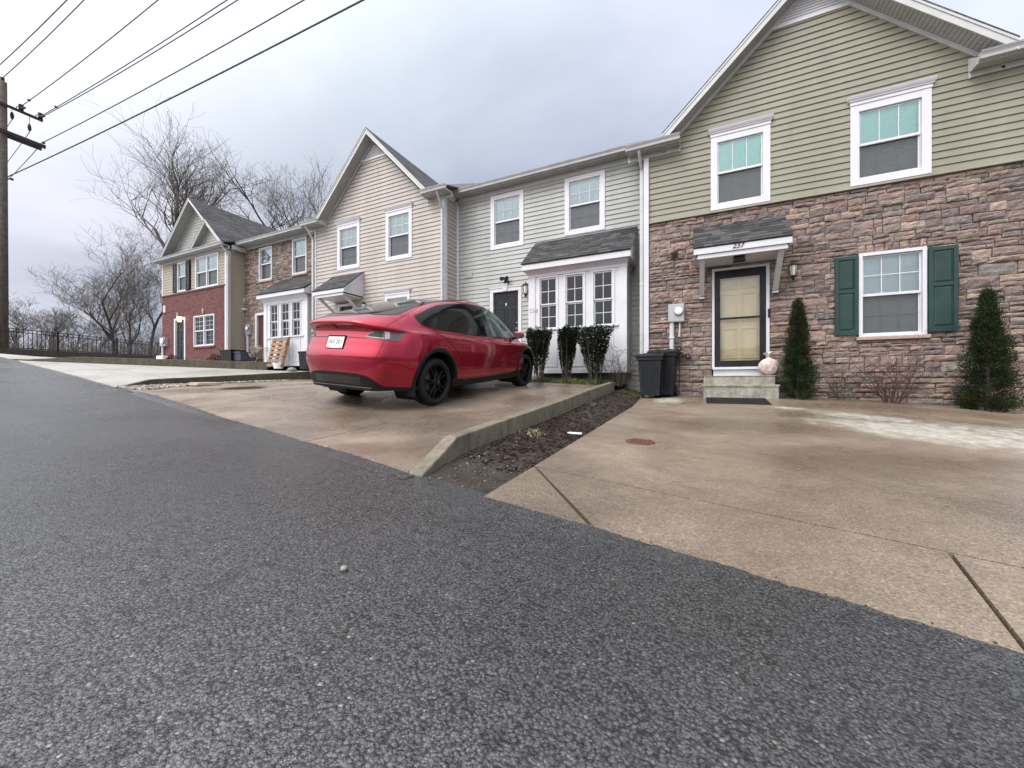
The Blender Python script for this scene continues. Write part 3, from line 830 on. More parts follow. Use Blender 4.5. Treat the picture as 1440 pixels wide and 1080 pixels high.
def pl_gravel(r):
    d = r.uniform(3.95, 9.0) if r.random() < 0.6 else r.uniform(3.7, 5.6)
    u = lerp(-11.66, gravel_left(d) + 0.05, r.random() ** 0.8)
    d = max(d, edge_d(u) + 0.02)
    return u, d, zA(u, d) + 0.006
tag(scatter('gravel', M['gravel'], 3600, pl_gravel, (0.012, 0.042), 0.6, [(0.36, 0.33, 0.27), (0.24, 0.22, 0.18), (0.46, 0.44, 0.38), (0.15, 0.13, 0.10)], 7),
    'pale river gravel along the foot of the dark retaining wall', 'gravel', kind='stuff')
def pl_lane(r):
    u = r.uniform(-4.5, 3.0); d = edge_d(u) - r.random() ** 1.6 * 3.2
    return u, d, road_z(u, d)
tag(scatter('road_grit', M['gravel'], 260, pl_lane, (0.0015, 0.004), 0.6, [(0.2, 0.19, 0.18), (0.10, 0.10, 0.10), (0.3, 0.29, 0.27)], 8),
    'scattered light grit lying on the asphalt lane', 'grit', kind='stuff')

# crumbled asphalt lip and grit where the lane meets the concrete
mb = MB(); N = 900; prev = None
for i in range(N + 1):
    u = lerp(-9.6, 4.0, i / N)
    if -1.60 < u < -1.03: prev = None; continue
    fade = min(1.0, max(0.0, (-1.60 - u) / 0.6)) if u < -1.5 else min(1.0, (u + 1.03) / 0.5)
    e = edge_d(u); zf = (z237 if u > -1.04 else zA)
    w = max(0.004, 0.014 + 0.016 * mnoise.noise(Vector((u * 6, 1, 0))) + 0.012 * mnoise.noise(Vector((u * 31, 2, 0))) + 0.007 * mnoise.noise(Vector((u * 90, 7, 0))))
    a = (u, e - 0.10, road_z(u, e - 0.10) + 0.0005); b = (u, e + 0.005, max(road_z(u, e), zf(u, e + .012)) + 0.001 + 0.004 * fade); w *= 0.15 + 0.85 * fade; c = (u + 0.2 * w, e + 0.012 + w, zf(u, e + 0.012 + w) + 0.001 + 0.002 * fade)
    q = [mb.vert(p) for p in (a, b, c)]
    if prev:
        mb.fidx((prev[0], q[0], q[1], prev[1])); mb.fidx((prev[1], q[1], q[2], prev[2]))
    prev = q
tag(mb.build('road_edge', M['asphalt'], smooth=True), kind='structure')
def pl_seam(r):
    u = r.uniform(-9.0, 3.0); d = edge_d(u) + r.gauss(0.02, 0.025)
    return u, d, (z237 if u > -1.04 else zA)(u, max(d, edge_d(u) + .013)) + .002
tag(scatter('edge_grit', M['gravel'], 700, pl_seam, (0.0015, 0.006), 0.6, [(0.05, 0.045, 0.04), (0.10, 0.09, 0.08), (0.22, 0.2, 0.17)], 18),
    'crumbs of asphalt and grit along the joint of lane and driveways', 'grit', kind='stuff')

# ---------------------------------------------------------------- house building blocks
def cut(a, b, ops):
    """interval a..b minus list of (lo,hi)"""
    out = [(a, b)]
    for lo, hi in ops:
        nx = []
        for (p, q) in out:
            if hi <= p or lo >= q: nx.append((p, q)); continue
            if lo > p: nx.append((p, lo))
            if hi < q: nx.append((hi, q))
        out = nx
    return [(p, q) for p, q in out if q - p > 0.004]

def siding(mb, lim, z0, z1, d, ops=(), h=0.125, axis='x', proud=0.021, phase=0.0, sgn=1):
    """lap siding as real overlapping courses. lim(z)->(lo,hi); ops: (lo,hi,zlo,zhi) openings; axis 'x' on a front, 'y' on a side wall"""
    def pt(a, off, z):
        return (a, d - off, z) if axis == 'x' else (d + off * sgn, a, z)
    z = z0 - phase
    while z < z1 - 1e-6:
        za, zb = z, z + h
        cuts = sorted(set([max(za, z0), min(zb, z1)] + [v for o in ops for v in (o[2], o[3]) if max(za, z0) < v < min(zb, z1)]))
        for c0, c1 in zip(cuts, cuts[1:]):
            mid = (c0 + c1) / 2
            act = [(o[0], o[1]) for o in ops if o[2] < mid < o[3]]
            l0, h0 = lim(c0); l1, h1 = lim(c1)
            if h0 - l0 < 0.01 and h1 - l1 < 0.01: continue
            o0 = proud * (1 - (c0 - za) / h) + 0.001; o1 = proud * (1 - (c1 - za) / h) + 0.001
            segs = cut(min(l0, l1), max(h0, h1), act)
            for (p, q) in segs:
                pa = l0 if abs(p - min(l0, l1)) < 1e-6 else p; pb = l1 if abs(p - min(l0, l1)) < 1e-6 else p
                qa = h0 if abs(q - max(h0, h1)) < 1e-6 else q; qb = h1 if abs(q - max(h0, h1)) < 1e-6 else q
                lip = abs(c0 - za) < 1e-6
                k0 = c0 - 0.010 if lip else c0
                mb.face([pt(pa, o0, k0), pt(qa, o0, k0), pt(qb, o1, c1), pt(pb, o1, c1)])
                if lip:                                         # hollow drip lip hanging over the course below
                    mb.face([pt(pa, o0 - .004, k0), pt(qa, o0 - .004, k0), pt(qa, o0, k0), pt(pa, o0, k0)])
                    mb.face([pt(pa, o0 - .004, k0 + .02), pt(qa, o0 - .004, k0 + .02), pt(qa, o0 - .004, k0), pt(pa, o0 - .004, k0)])
                    mb.face([pt(pa, -.004, k0 + .02), pt(qa, -.004, k0 + .02), pt(qa, o0 - .004, k0 + .02), pt(pa, o0 - .004, k0 + .02)])
        z += h

PAL = [(0.262, 0.2, 0.181), (0.295, 0.224, 0.2), (0.237, 0.187, 0.176), (0.325, 0.253, 0.211), (0.217, 0.174, 0.166), (0.271, 0.21, 0.197), (0.346, 0.258, 0.224), (0.199, 0.171, 0.163), (0.291, 0.246, 0.207), (0.253, 0.192, 0.178), (0.233, 0.207, 0.189), (0.182, 0.15, 0.144), (0.316, 0.237, 0.214)]
def ledge(mb, u0, u1, z0, z1, d, ops=(), seed=1, fine=True, soldier=None, pal=PAL):
    r = random.Random(seed)
    zs = sorted(set([z0, z1] + [v for o in ops for v in (o[2], o[3]) if z0 < v < z1]))
    def block(a, b, lo, hi):
        col = r.choice(pal); k = r.uniform(0.84, 1.16); col = tuple(min(1, c * k) for c in col)
        w, h = b - a, hi - lo
        g = 0.0045
        nx = max(3, min(9, int(w / 0.05))) if fine else 3
        nz = 4 if (fine and h > 0.085) else (3 if fine else 2)
        pr = r.uniform(0.014, 0.050); tiltx = r.uniform(-0.02, 0.02); tilt = r.uniform(-0.35, 0.35)
        ph = r.uniform(0, 100)
        e0, e1 = r.uniform(-0.004, 0.004), r.uniform(-0.004, 0.004)
        idx = {}
        for j in range(nz + 1):
            for i in range(nx + 1):
                s, t = i / nx, j / nz
                x = lerp(a + g, b - g, s); z = lerp(lo + g + e0, hi - g + e1, t)
                edge = (i in (0, nx)) or (j in (0, nz))
                nv = mnoise.noise(Vector((x * 11 + ph, z * 16, ph * 0.3))) * 0.020 + mnoise.noise(Vector((x * 34, z * 48, ph))) * 0.009
                y = pr + tiltx * (s - .5) + tilt * pr * (t - .5) + nv
                if edge:
                    y = y * 0.62 - 0.002
                    x += r.uniform(-.004, .004) * (i not in (0, nx)); z += r.uniform(-.006, .006) * (j in (0, nz)) * (0 < i < nx)
                idx[i, j] = mb.vert((x, d - max(0.001, y), z))
        for j in range(nz):
            for i in range(nx):
                mb.fidx((idx[i, j], idx[i + 1, j], idx[i + 1, j + 1], idx[i, j + 1]), 0, col)
        # returns back to the mortar
        ring = [(i, 0) for i in range(nx)] + [(nx, j) for j in range(nz)] + [(nx - i, nz) for i in range(nx)] + [(0, nz - j) for j in range(nz)]
        back = {}
        for q in ring:
            v = mb.v[idx[q]]; back[q] = mb.vert((v[0], d + 0.006, v[2]))
        for k in range(len(ring)):
            p, q = ring[k], ring[(k + 1) % len(ring)]
            mb.fidx((idx[p], back[p], back[q], idx[q]), 0, col)
    for za, zb in zip(zs, zs[1:]):
        mid = (za + zb) / 2
        act = [(o[0], o[1]) for o in ops if o[2] < mid < o[3]]
        for (p, q) in cut(u0, u1, act):
            # columns of differing row heights, so that joints do not run through
            z = za
            while z < zb - 1e-4:
                H = min(zb - z, r.choice([0.17, 0.20, 0.23, 0.26, 0.29]))
                if zb - z - H < 0.07: H = zb - z
                x = p
                while x < q - 1e-4:
                    L = min(q - x, r.uniform(0.34, 0.95))
                    if q - x - L < 0.14: L = q - x
                    kk = r.random()
                    if H < 0.11: rows = [H]
                    elif kk < 0.16 and H < 0.215 and L < 0.6: rows = [H]
                    elif kk < 0.90: f = r.uniform(0.34, 0.66); rows = [H * f, H * (1 - f)]
                    else: rows = [H * .34, H * .36, H * .30] if H > 0.2 else [H * .5, H * .5]
                    zz = z
                    for hh in rows:
                        xx = x
                        while xx < x + L - 1e-4:
                            l = min(x + L - xx, r.uniform(0.16, 0.46) if hh > 0.07 else r.uniform(0.2, 0.5))
                            if x + L - xx - l < 0.09: l = x + L - xx
                            block(xx, xx + l, zz, zz + hh); xx += l
                        zz += hh
                    x += L
                z += H
    if soldier:
        a, b, lo, hi = soldier; x = a
        while x < b - 0.02:
            l = min(b - x, r.uniform(0.09, 0.15))
            if b - x - l < 0.06: l = b - x
            block(x, x + l, lo, hi); x += l

def window(parent, u0, u1, z0, z1, d, casing=0.10, crown=False, up='glass', cols=3, rows=2, lorows=None, blind='full', sill=0.0, label=None, twin=False, proud=0.034, dark=True):
    """double-hung window; u0..z1 are the outside of the casing"""
    f = MB(); c = casing; y0, y1 = d - proud, d + 0.012
    # casing
    f.box(u0, u0 + c, y0, y1, z0, z1); f.box(u1 - c, u1, y0, y1, z0, z1)
    f.box(u0 + c, u1 - c, y0 + .002, y1, z1 - c, z1); f.box(u0 + c, u1 - c, y0 + .002, y1, z0, z0 + c * (1.0 if not sill else 0.6))
    if crown:
        f.box(u0 - 0.01, u1 + 0.01, y0 - 0.012, d, z1 + 0.001, z1 + 0.065)
        f.box(u0 - 0.03, u1 + 0.03, y0 - 0.03, d, z1 + 0.066, z1 + 0.085)
        f.prism([(d, z1 + 0.086), (y0 - 0.035, z1 + 0.086), (y0 - 0.05, z1 + 0.105), (y0 - 0.065, z1 + 0.135), (y0 - 0.07, z1 + 0.15), (d, z1 + 0.15)], 'x', u0 - 0.045, u1 + 0.045)
    a0, a1, b0, b1 = u0 + c, u1 - c, z0 + c * (1.0 if not sill else 0.6), z1 - c
    # jamb box
    for (p, q, r_, s) in ((a0, a0 + .012, b0, b1), (a1 - .012, a1, b0, b1), (a0, a1, b1 - .012, b1), (a0, a1, b0, b0 + .012)):
        f.box(p, q, y1 - 0.002, d + 0.105, r_, s)
    units = [(a0, a1)] if not twin else [(a0, (a0 + a1) / 2 - 0.03), ((a0 + a1) / 2 + 0.03, a1)]
    if twin: f.box((a0 + a1) / 2 - 0.03, (a0 + a1) / 2 + 0.03, y0 + 0.006, d + 0.1, b0, b1)
    g = MB(); gl = MB(); bl = MB(); bd = MB()
    for (p, q) in units:
        zm = (b0 + b1) / 2 + 0.01; st = 0.028
        # upper sash (outer track)
        ya, yb = d + 0.004, d + 0.03
        f.box(p + .002, p + st, ya, yb, zm, b1 - .002); f.box(q - st, q - .002, ya, yb, zm, b1 - .002); f.box(p + st, q - st, ya, yb, b1 - st, b1 - .003)
        f.box(p + .002, q - .002, ya - 0.006, yb + 0.004, zm - 0.024, zm + 0.022)
        # lower sash (inner track)
        yc, yd = d + 0.034, d + 0.058
        f.box(p + .002, p + st, yc, yd, b0 + .004, zm - 0.024); f.box(q - st, q - .002, yc, yd, b0 + .004, zm - 0.024); f.box(p + st, q - st, yc, yd, b0 + .005, b0 + st + .01)
        g.face([(p + st - .004, ya + .010, zm), (q - st + .004, ya + .010, zm), (q - st + .004, ya + .010, b1 - st + .004), (p + st - .004, ya + .010, b1 - st + .004)])
        gl.face([(p + st - .004, yc + .008, b0 + st), (q - st + .004, yc + .008, b0 + st), (q - st + .004, yc + .008, zm - .02), (p + st - .004, yc + .008, zm - .02)])
        # muntins between the panes
        lr = rows if lorows is None else lorows
        for (yy, zl, zh, rr) in ((ya + .003, zm + .02, b1 - st, rows), (yc + .014, b0 + st, zm - .02, lr)):
            for k in range(1, cols):
                x = lerp(p + st, q - st, k / cols); f.box(x - .007, x + .007, yy, yy + .006, zl, zh)
            for k in range(1, rr):
                z = lerp(zl, zh, k / rr); f.box(p + st, q - st, yy + .001, yy + .005, z - .007, z + .007)
        # blinds: individual tilted slats
        if blind in ('full', 'up'):
            z = b1 - 0.03
            while z > (b0 + 0.02 if blind == 'full' else zm):
                bl.face([(p + .014, d + .086, z), (q - .014, d + .086, z), (q - .014, d + .070, z - .034), (p + .014, d + .070, z - .034)])
                z -= 0.036
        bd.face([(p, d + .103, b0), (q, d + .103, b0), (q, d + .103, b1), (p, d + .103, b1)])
    w = f.build('window', M['white2'], parent, bevel=0.004, label=label)
    g.build('upper_pane', M[up], w); gl.build('lower_pane', M['glassdark' if dark else 'glass'], w)
    if bl.f: bl.build('blind', M['blind'], w)
    bd.build('room_behind', M['unlitroom' if blind != 'full' else 'blind'], w)
    return w

def shutter(parent, u0, u1, z0, z1, d, mat='shutter', name='shutter'):
    f = MB(); s = 0.055; y0, y1 = d - 0.06, d - 0.018
    f.box(u0, u0 + s, y0, y1, z0, z1); f.box(u1 - s, u1, y0, y1, z0, z1)
    zm = (z0 + z1) / 2 + 0.08
    for (a, b) in ((z0, z0 + 0.085), (zm - .03, zm + .03), (z1 - 0.065, z1)): f.box(u0 + s, u1 - s, y0 + .001, y1, a, b)
    for (a, b) in ((z0 + .085, zm - .03), (zm + .03, z1 - .065)):
        f.box(u0 + s, u1 - s, y0 + .02, y1, a, b)
        f.hexa([(u0 + s + .012, y0 + .0195, a + .012), (u1 - s - .012, y0 + .0195, a + .012), (u1 - s - .012, y0 + .0195, b - .012), (u0 + s + .012, y0 + .0195, b - .012),
                (u0 + s + .035, y0 + .006, a + .035), (u1 - s - .035, y0 + .006, a + .035), (u1 - s - .035, y0 + .006, b - .035), (u0 + s + .035, y0 + .006, b - .035)])
    return f.build(name, M[mat], parent, bevel=0.003)

def shed_tabs(mb, u0, u1, d0, z0, d1, z1, seed=1, course=0.13):
    """shingled slope from eave (d0,z0) up to the wall (d1,z1), each tab its own slab"""
    r = random.Random(seed); L = math.hypot(d1 - d0, z1 - z0); n = max(3, int(L / course))
    ny, nz = -(z1 - z0) / L, (d1 - d0) / L
    for i in range(n):
        s0, s1 = i / n, min(1.0, (i + 1.25) / n)
        u = u0 - r.uniform(0, 0.2)
        while u < u1:
            w = r.uniform(0.15, 0.32); a, b = max(u, u0), min(u + w, u1)
            if b - a > 0.012:
                k = r.uniform(0.6, 1.25); col = tuple(c * k for c in r.choice([(0.062, 0.062, 0.066), (0.05, 0.05, 0.053), (0.075, 0.073, 0.072), (0.045, 0.05, 0.05)]))
                t = r.uniform(0.006, 0.011); lo = -0.004 if r.random() < .5 else 0.008
                def pt(s, h): return (d0 + (d1 - d0) * s + ny * h, z0 + (z1 - z0) * s + nz * h)
                sa = max(0.0, s0 - lo / L)
                p = [pt(sa, 0.004), pt(sa, 0.004 + t), pt(s1, 0.002 + t * .3), pt(s1, 0.0)]
                g = 0.0015
                mb.hexa([(a + g, p[0][0], p[0][1]), (b - g, p[0][0], p[0][1]), (b - g, p[3][0], p[3][1]), (a + g, p[3][0], p[3][1]),
                         (a + g, p[1][0], p[1][1]), (b - g, p[1][0], p[1][1]), (b - g, p[2][0], p[2][1]), (a + g, p[2][0], p[2][1])], 0, col)
            u += w

def canopy(parent, u0, u1, d, depth, ze, rise, seed, bz, inset=0.06):
    """bracketed shed hood over a front door; ze = top of its fascia"""
    df = d - depth
    f = MB()
    f.box(u0, u1, df - 0.012, df + 0.012, ze - 0.115, ze)
    f.box(u0 + 0.05, u1 - 0.05, df + 0.02, df + 0.05, ze - 0.20, ze - 0.1155)
    f.box(u0 + 0.03, u1 - 0.03, df + 0.051, d, ze - 0.175, ze - 0.15)                      # ceiling
    for (a, b) in ((u0 + 0.001, u0 + 0.03), (u1 - 0.03, u1 - 0.001)):
        f.prism([(df + 0.0125, ze - 0.115), (d, ze - 0.115), (d, ze + rise - 0.03), (df + 0.0125, ze - 0.005)], 'x', a, b)
    for (a, b) in ((u0 - 0.015, u0), (u1, u1 + 0.015)):                                        # rake boards
        f.prism([(df - 0.012, ze - 0.115), (df - 0.012, ze), (d, ze + rise), (d, ze + rise - 0.115)], 'x', a, b)
    c = f.build('canopy', M['white'], parent, bevel=0.003)
    t = MB(); t.prism([(df - 0.02, ze + 0.001), (d, ze + rise + 0.001), (d, ze + rise + 0.012), (df - 0.02, ze + 0.012)], 'x', u0 - 0.02, u1 + 0.02, 0, (0.04, 0.04, 0.042))
    shed_tabs(t, u0 - 0.03, u1 + 0.03, df - 0.03, ze + 0.012, d, ze + rise + 0.014, seed)
    t.build('canopy_roof', M['tabs'], c)
    for x in (u0 + 0.09, u1 - 0.09 - 0.09):
        b = MB(); w = 0.09
        yt, zt = df + 0.10, ze - 0.175
        b.hexa([(x, d - 0.10, bz), (x + w, d - 0.10, bz), (x + w, d - 0.002, bz - 0.02), (x, d - 0.002, bz - 0.02),
                (x, yt - 0.045, zt), (x + w, yt - 0.045, zt), (x + w, yt + 0.085, zt), (x, yt + 0.085, zt)])
        b.box(x - 0.006, x + w + 0.006, d - 0.11, d - 0.001, bz - 0.055, bz - 0.021)
        b.build('bracket', M['fascia'], c, bevel=0.003)
    return c

def gutter(mb, u0, u1, d, z, size=0.12):
    """K-style gutter along a fascia; d,z = back top edge"""
    s = size
    prof = [(d, z), (d - s * .95, z), (d - s, z - s * .12), (d - s * .9, z - s * .22), (d - s * .72, z - s * .55), (d - s * .66, z - s), (d, z - s)]
    mb.prism(prof, 'x', u0, u1)
    mb.box(u0, u1, d - s * 1.03, d - s * .93, z + 0.0005, z + s * .08)

def downspout(parent, u, d, ztop, zbot, eave_d, eave_z, side=1):
    f = MB()
    f.box(u - 0.035, u + 0.035, d - 0.062, d - 0.008, zbot, ztop)
    f.tube([(u, d - 0.035, ztop - 0.02), (u, d - 0.05, ztop + 0.04), (u - side * 0.02, eave_d + 0.06, eave_z - 0.08), (u - side * 0.02, eave_d + 0.03, eave_z)], 0.036, 6)
    z = zbot + 0.6
    while z < ztop:
        f.box(u - 0.045, u + 0.045, d - 0.066, d - 0.004, z, z + 0.03); z += 1.7
    return f.build('downspout', M['fascia'], parent, bevel=0.006)

def main_roof(parent, u0, u1, ze, de=9.6, ridge=14.6, slope=0.5):
    f = MB(); zr = ze + slope * (ridge - de)
    f.prism([(de, ze), (de, ze + 0.06), (ridge, zr + 0.06), (2 * ridge - de, ze + 0.06), (2 * ridge - de, ze), (ridge, zr)], 'x', u0, u1)
    r = f.build('roof', M['roof'], parent)
    g = MB()
    for u in (u0, u1):
        s = -1 if u == u0 else 1
        a, b = sorted((u + s * 0.002, u + s * 0.022))
        g = MB(); g.prism([(de, ze - 0.16), (de, ze + 0.05), (ridge, zr + 0.05), (ridge, zr - 0.16)], 'x', a, b)
        g.build('rake_board', M['fascia'], r)
    return r

def gable_roof(parent, uc, zp, slope, uL, uR, df, db, thick=0.20, dw=None):
    """gable over a projecting bay: slopes, white rake boards, ribbed soffits; zp = peak of the roof surface"""
    f = MB()
    for s, ue in ((-1, uL), (1, uR)):
        ze = zp - slope * abs(ue - uc)
        poly = [(uc, zp), (ue, ze), (ue, ze - 0.03), (uc, zp - 0.03)]
        f.prism(poly if s > 0 else poly[::-1], 'y', df - 0.015, db)
    r = f.build('gable_roof', M['roofside'], parent)
    k = MB(); so = MB()
    for s, ue in ((-1, uL), (1, uR)):
        ze = zp - slope * abs(ue - uc)
        poly = [(uc, zp - 0.031), (ue, ze - 0.031), (ue, ze - thick), (uc, zp - thick)]
        k.prism(poly if s > 0 else poly[::-1], 'y', df, df + 0.022)
        poly = [(uc, zp - 0.001), (ue, ze - 0.001), (ue, ze - 0.075), (uc, zp - 0.075)]
        k.prism(poly if s > 0 else poly[::-1], 'y', df - 0.013, df - 0.0005)
        # vented soffit in real ribs running out from the wall
        if dw:
            n = int(abs(ue - uc) * 1.4 / 0.075)
            for i in range(n):
                t0, t1 = i / n, (i + 0.86) / n
                for (ta, tb, dz) in ((t0, t1, 0.0), (t1, (i + 1) / n, 0.008)):
                    xa, xb = lerp(uc, ue, ta), lerp(uc, ue, tb)
                    za, zb = zp - thick + 0.02 - slope * abs(xa - uc) + dz, zp - thick + 0.02 - slope * abs(xb - uc) + dz
                    so.face([(xa, df + 0.023, za), (xb, df + 0.023, zb), (xb, dw, zb), (xa, dw, za)])
            poly = [(uc, zp - thick + 0.018), (ue, ze - thick + 0.018), (ue, ze - thick - 0.075), (uc, zp - thick - 0.075)]
            k.prism(poly if s > 0 else poly[::-1], 'y', dw - 0.03, dw + 0.01)          # frieze on the wall
    rb = k.build('rake_board', M['fascia'], r, recalc=True)
    if so.f: so.build('soffit', M['soffit'], r)
    return r

def cornice(parent, u0, u1, dw, df, zf, zs, inner=None, name='cornice'):
    """overhanging eave: frieze on the wall (zf..zs), level soffit at zs, fascia and K gutter whose front is at df"""
    f = MB(); g_ = 0.105
    f.box(u0, u1, dw - 0.03, dw + 0.015, zf, zs - 0.0005)
    f.box(u0 + .0005, u1 - .0005, dw - 0.042, dw - 0.0305, zs - 0.03, zs - 0.0005)
    f.box(u0 + 0.001, u1 - 0.001, df + g_ + 0.0005, df + g_ + 0.02, zs - 0.014, zs + g_ - 0.005)
    for x in (([u1] if inner == 'hi' else []) + ([u0] if inner == 'lo' else [])):           # boxed return end
        f.prism([(df + g_ + 0.021, zs - 0.02), (dw - 0.0425, zs - 0.02), (dw - 0.0425, zf - 0.02), (dw + .01, zf - .02), (dw + .01, zs + 0.25), (df + g_ + 0.021, zs + 0.09)], 'x', x - 0.012, x + 0.012)
    c = f.build(name, M['fascia'], parent, bevel=0.002)
    k = MB(); n = int((dw - df - g_) / 0.075)
    for i in range(n):                                              # ribbed soffit boards
        y0, y1 = lerp(df + g_ + .021, dw - .043, i / n), lerp(df + g_ + .021, dw - .043, (i + .9) / n)
        k.box(u0 + .002, u1 - .002, y0, y1, zs, zs + 0.014)
    k.box(u0 + .002, u1 - .002, df + g_ + .021, dw + .015, zs + 0.0145, zs + 0.03)
    k.build('soffit', M['soffit'], c)
    t = MB(); t.prism([(df + g_ + 0.021, zs + g_ - 0.02), (dw + 0.7, zs + 0.42), (dw + 0.7, zs + 0.45), (df + g_ - 0.02, zs + g_ + 0.006)], 'x', u0 + 0.002, u1 - 0.002)
    t.build('eave_shingles', M['roof'], c)
    g = MB(); gutter(g, u0 - 0.012, u1 + 0.012, df + g_, zs + g_, g_)
    g.build('gutter', M['gutter'], c, bevel=0.003)
    return c

def door(parent, u0, u1, z0, z1, d, mat, casing=0.10, pediment=False, knob=1, panels=True, recess=0.05):
    f = MB(); c = casing
    f.box(u0 - c, u0, d - 0.03, d + 0.08, z0, z1); f.box(u1, u1 + c, d - 0.03, d + 0.08, z0, z1)
    f.box(u0 - c, u1 + c, d - 0.032, d + 0.08, z1, z1 + c)
    if pediment:
        f.box(u0 - c - 0.03, u1 + c + 0.03, d - 0.05, d, z1 + c + 0.001, z1 + c + 0.035)
        uc = (u0 + u1) / 2
        f.prism([(uc - 0.055, z1 + 0.002), (uc + 0.055, z1 + 0.002), (uc + 0.085, z1 + c + 0.12), (uc - 0.085, z1 + c + 0.12)], 'y', d - 0.062, d - 0.0005)
    f.box(u0 - 0.02, u1 + 0.02, d - 0.07, d + 0.06, z0 - 0.05, z0 - 0.001)
    dr = f.build('door_frame', M['white'], parent, bevel=0.003)
    p = MB(); y = d + recess
    p.box(u0 + .002, u1 - .002, y, y + 0.04, z0 + .002, z1 - .002)
    if panels:
        w, h = u1 - u0, z1 - z0
        for (a, b) in ((0.13, 0.45), (0.55, 0.87)):
            for (lo, hi) in ((0.10, 0.40), (0.46, 0.76), (0.81, 0.93)):
                xa, xb, za, zb = u0 + a * w, u0 + b * w, z0 + lo * h, z0 + hi * h
                for (q0, q1, r0, r1) in ((xa, xa + .012, za, zb), (xb - .012, xb, za, zb), (xa + .012, xb - .012, za, za + .012), (xa + .012, xb - .012, zb - .012, zb)):
                    p.box(q0, q1, y - 0.010, y, r0, r1)
                p.box(xa + .035, xb - .035, y - 0.007, y, za + .035, zb - .035)
    lf = p.build('door', M[mat], parent, bevel=0.002)
    if knob:
        k = MB(); x = u1 - 0.07 if knob > 0 else u0 + 0.07
        k.lathe([(0.001, y - 0.075), (0.02, y - 0.072), (0.028, y - 0.055), (0.018, y - 0.035), (0.012, y - 0.03), (0.012, y - 0.012), (0.032, y - 0.012), (0.032, y)], 12, (x, 0, z0 + 0.95), 'y')
        k.build('handle', M['chrome'], lf, smooth=True)
        k = MB(); k.lathe([(0.001, y - 0.03), (0.025, y - 0.03), (0.03, y)], 12, (x, 0, z0 + 1.12), 'y')
        k.build('lock', M['chrome'], lf, smooth=True)
    return dr

def lantern(parent, u, d, z, s=1.0, lit=False, name='wall_lamp'):
    f = MB()
    f.lathe([(0.001, d - 0.03), (0.045 * s, d - 0.026), (0.05 * s, d - 0.0)], 14, (u, 0, z - 0.02 * s), 'y')
    f.tube([(u, d - 0.02, z - 0.02 * s), (u, d - 0.07 * s, z - 0.06 * s), (u, d - 0.11 * s, z - 0.10 * s)], 0.010 * s, 6)
    f.lathe([(0.004, z - 0.20 * s), (0.022 * s, z - 0.17 * s), (0.034 * s, z - 0.13 * s), (0.045 * s, z - 0.11 * s), (0.047 * s, z - 0.10 * s)], 10, (u, d - 0.11 * s, 0))
    f.lathe([(0.078 * s, z + 0.085 * s), (0.082 * s, z + 0.095 * s), (0.05 * s, z + 0.13 * s), (0.02 * s, z + 0.15 * s), (0.012 * s, z + 0.175 * s), (0.001, z + 0.185 * s)], 10, (u, d - 0.11 * s, 0))
    for k in range(6):
        a = k * math.pi / 3
        f.tube([(u + 0.046 * s * math.cos(a), d - 0.11 * s + 0.046 * s * math.sin(a), z - 0.105 * s), (u + 0.07 * s * math.cos(a), d - 0.11 * s + 0.07 * s * math.sin(a), z + 0.09 * s)], 0.004 * s, 4)
    l = f.build(name, M['iron'], parent)
    g = MB(); g.lathe([(0.042 * s, z - 0.10 * s), (0.064 * s, z + 0.088 * s)], 10, (u, d - 0.11 * s, 0))
    g.build('lamp_glass', M['lit' if lit else 'lampglass'], l)
    return l

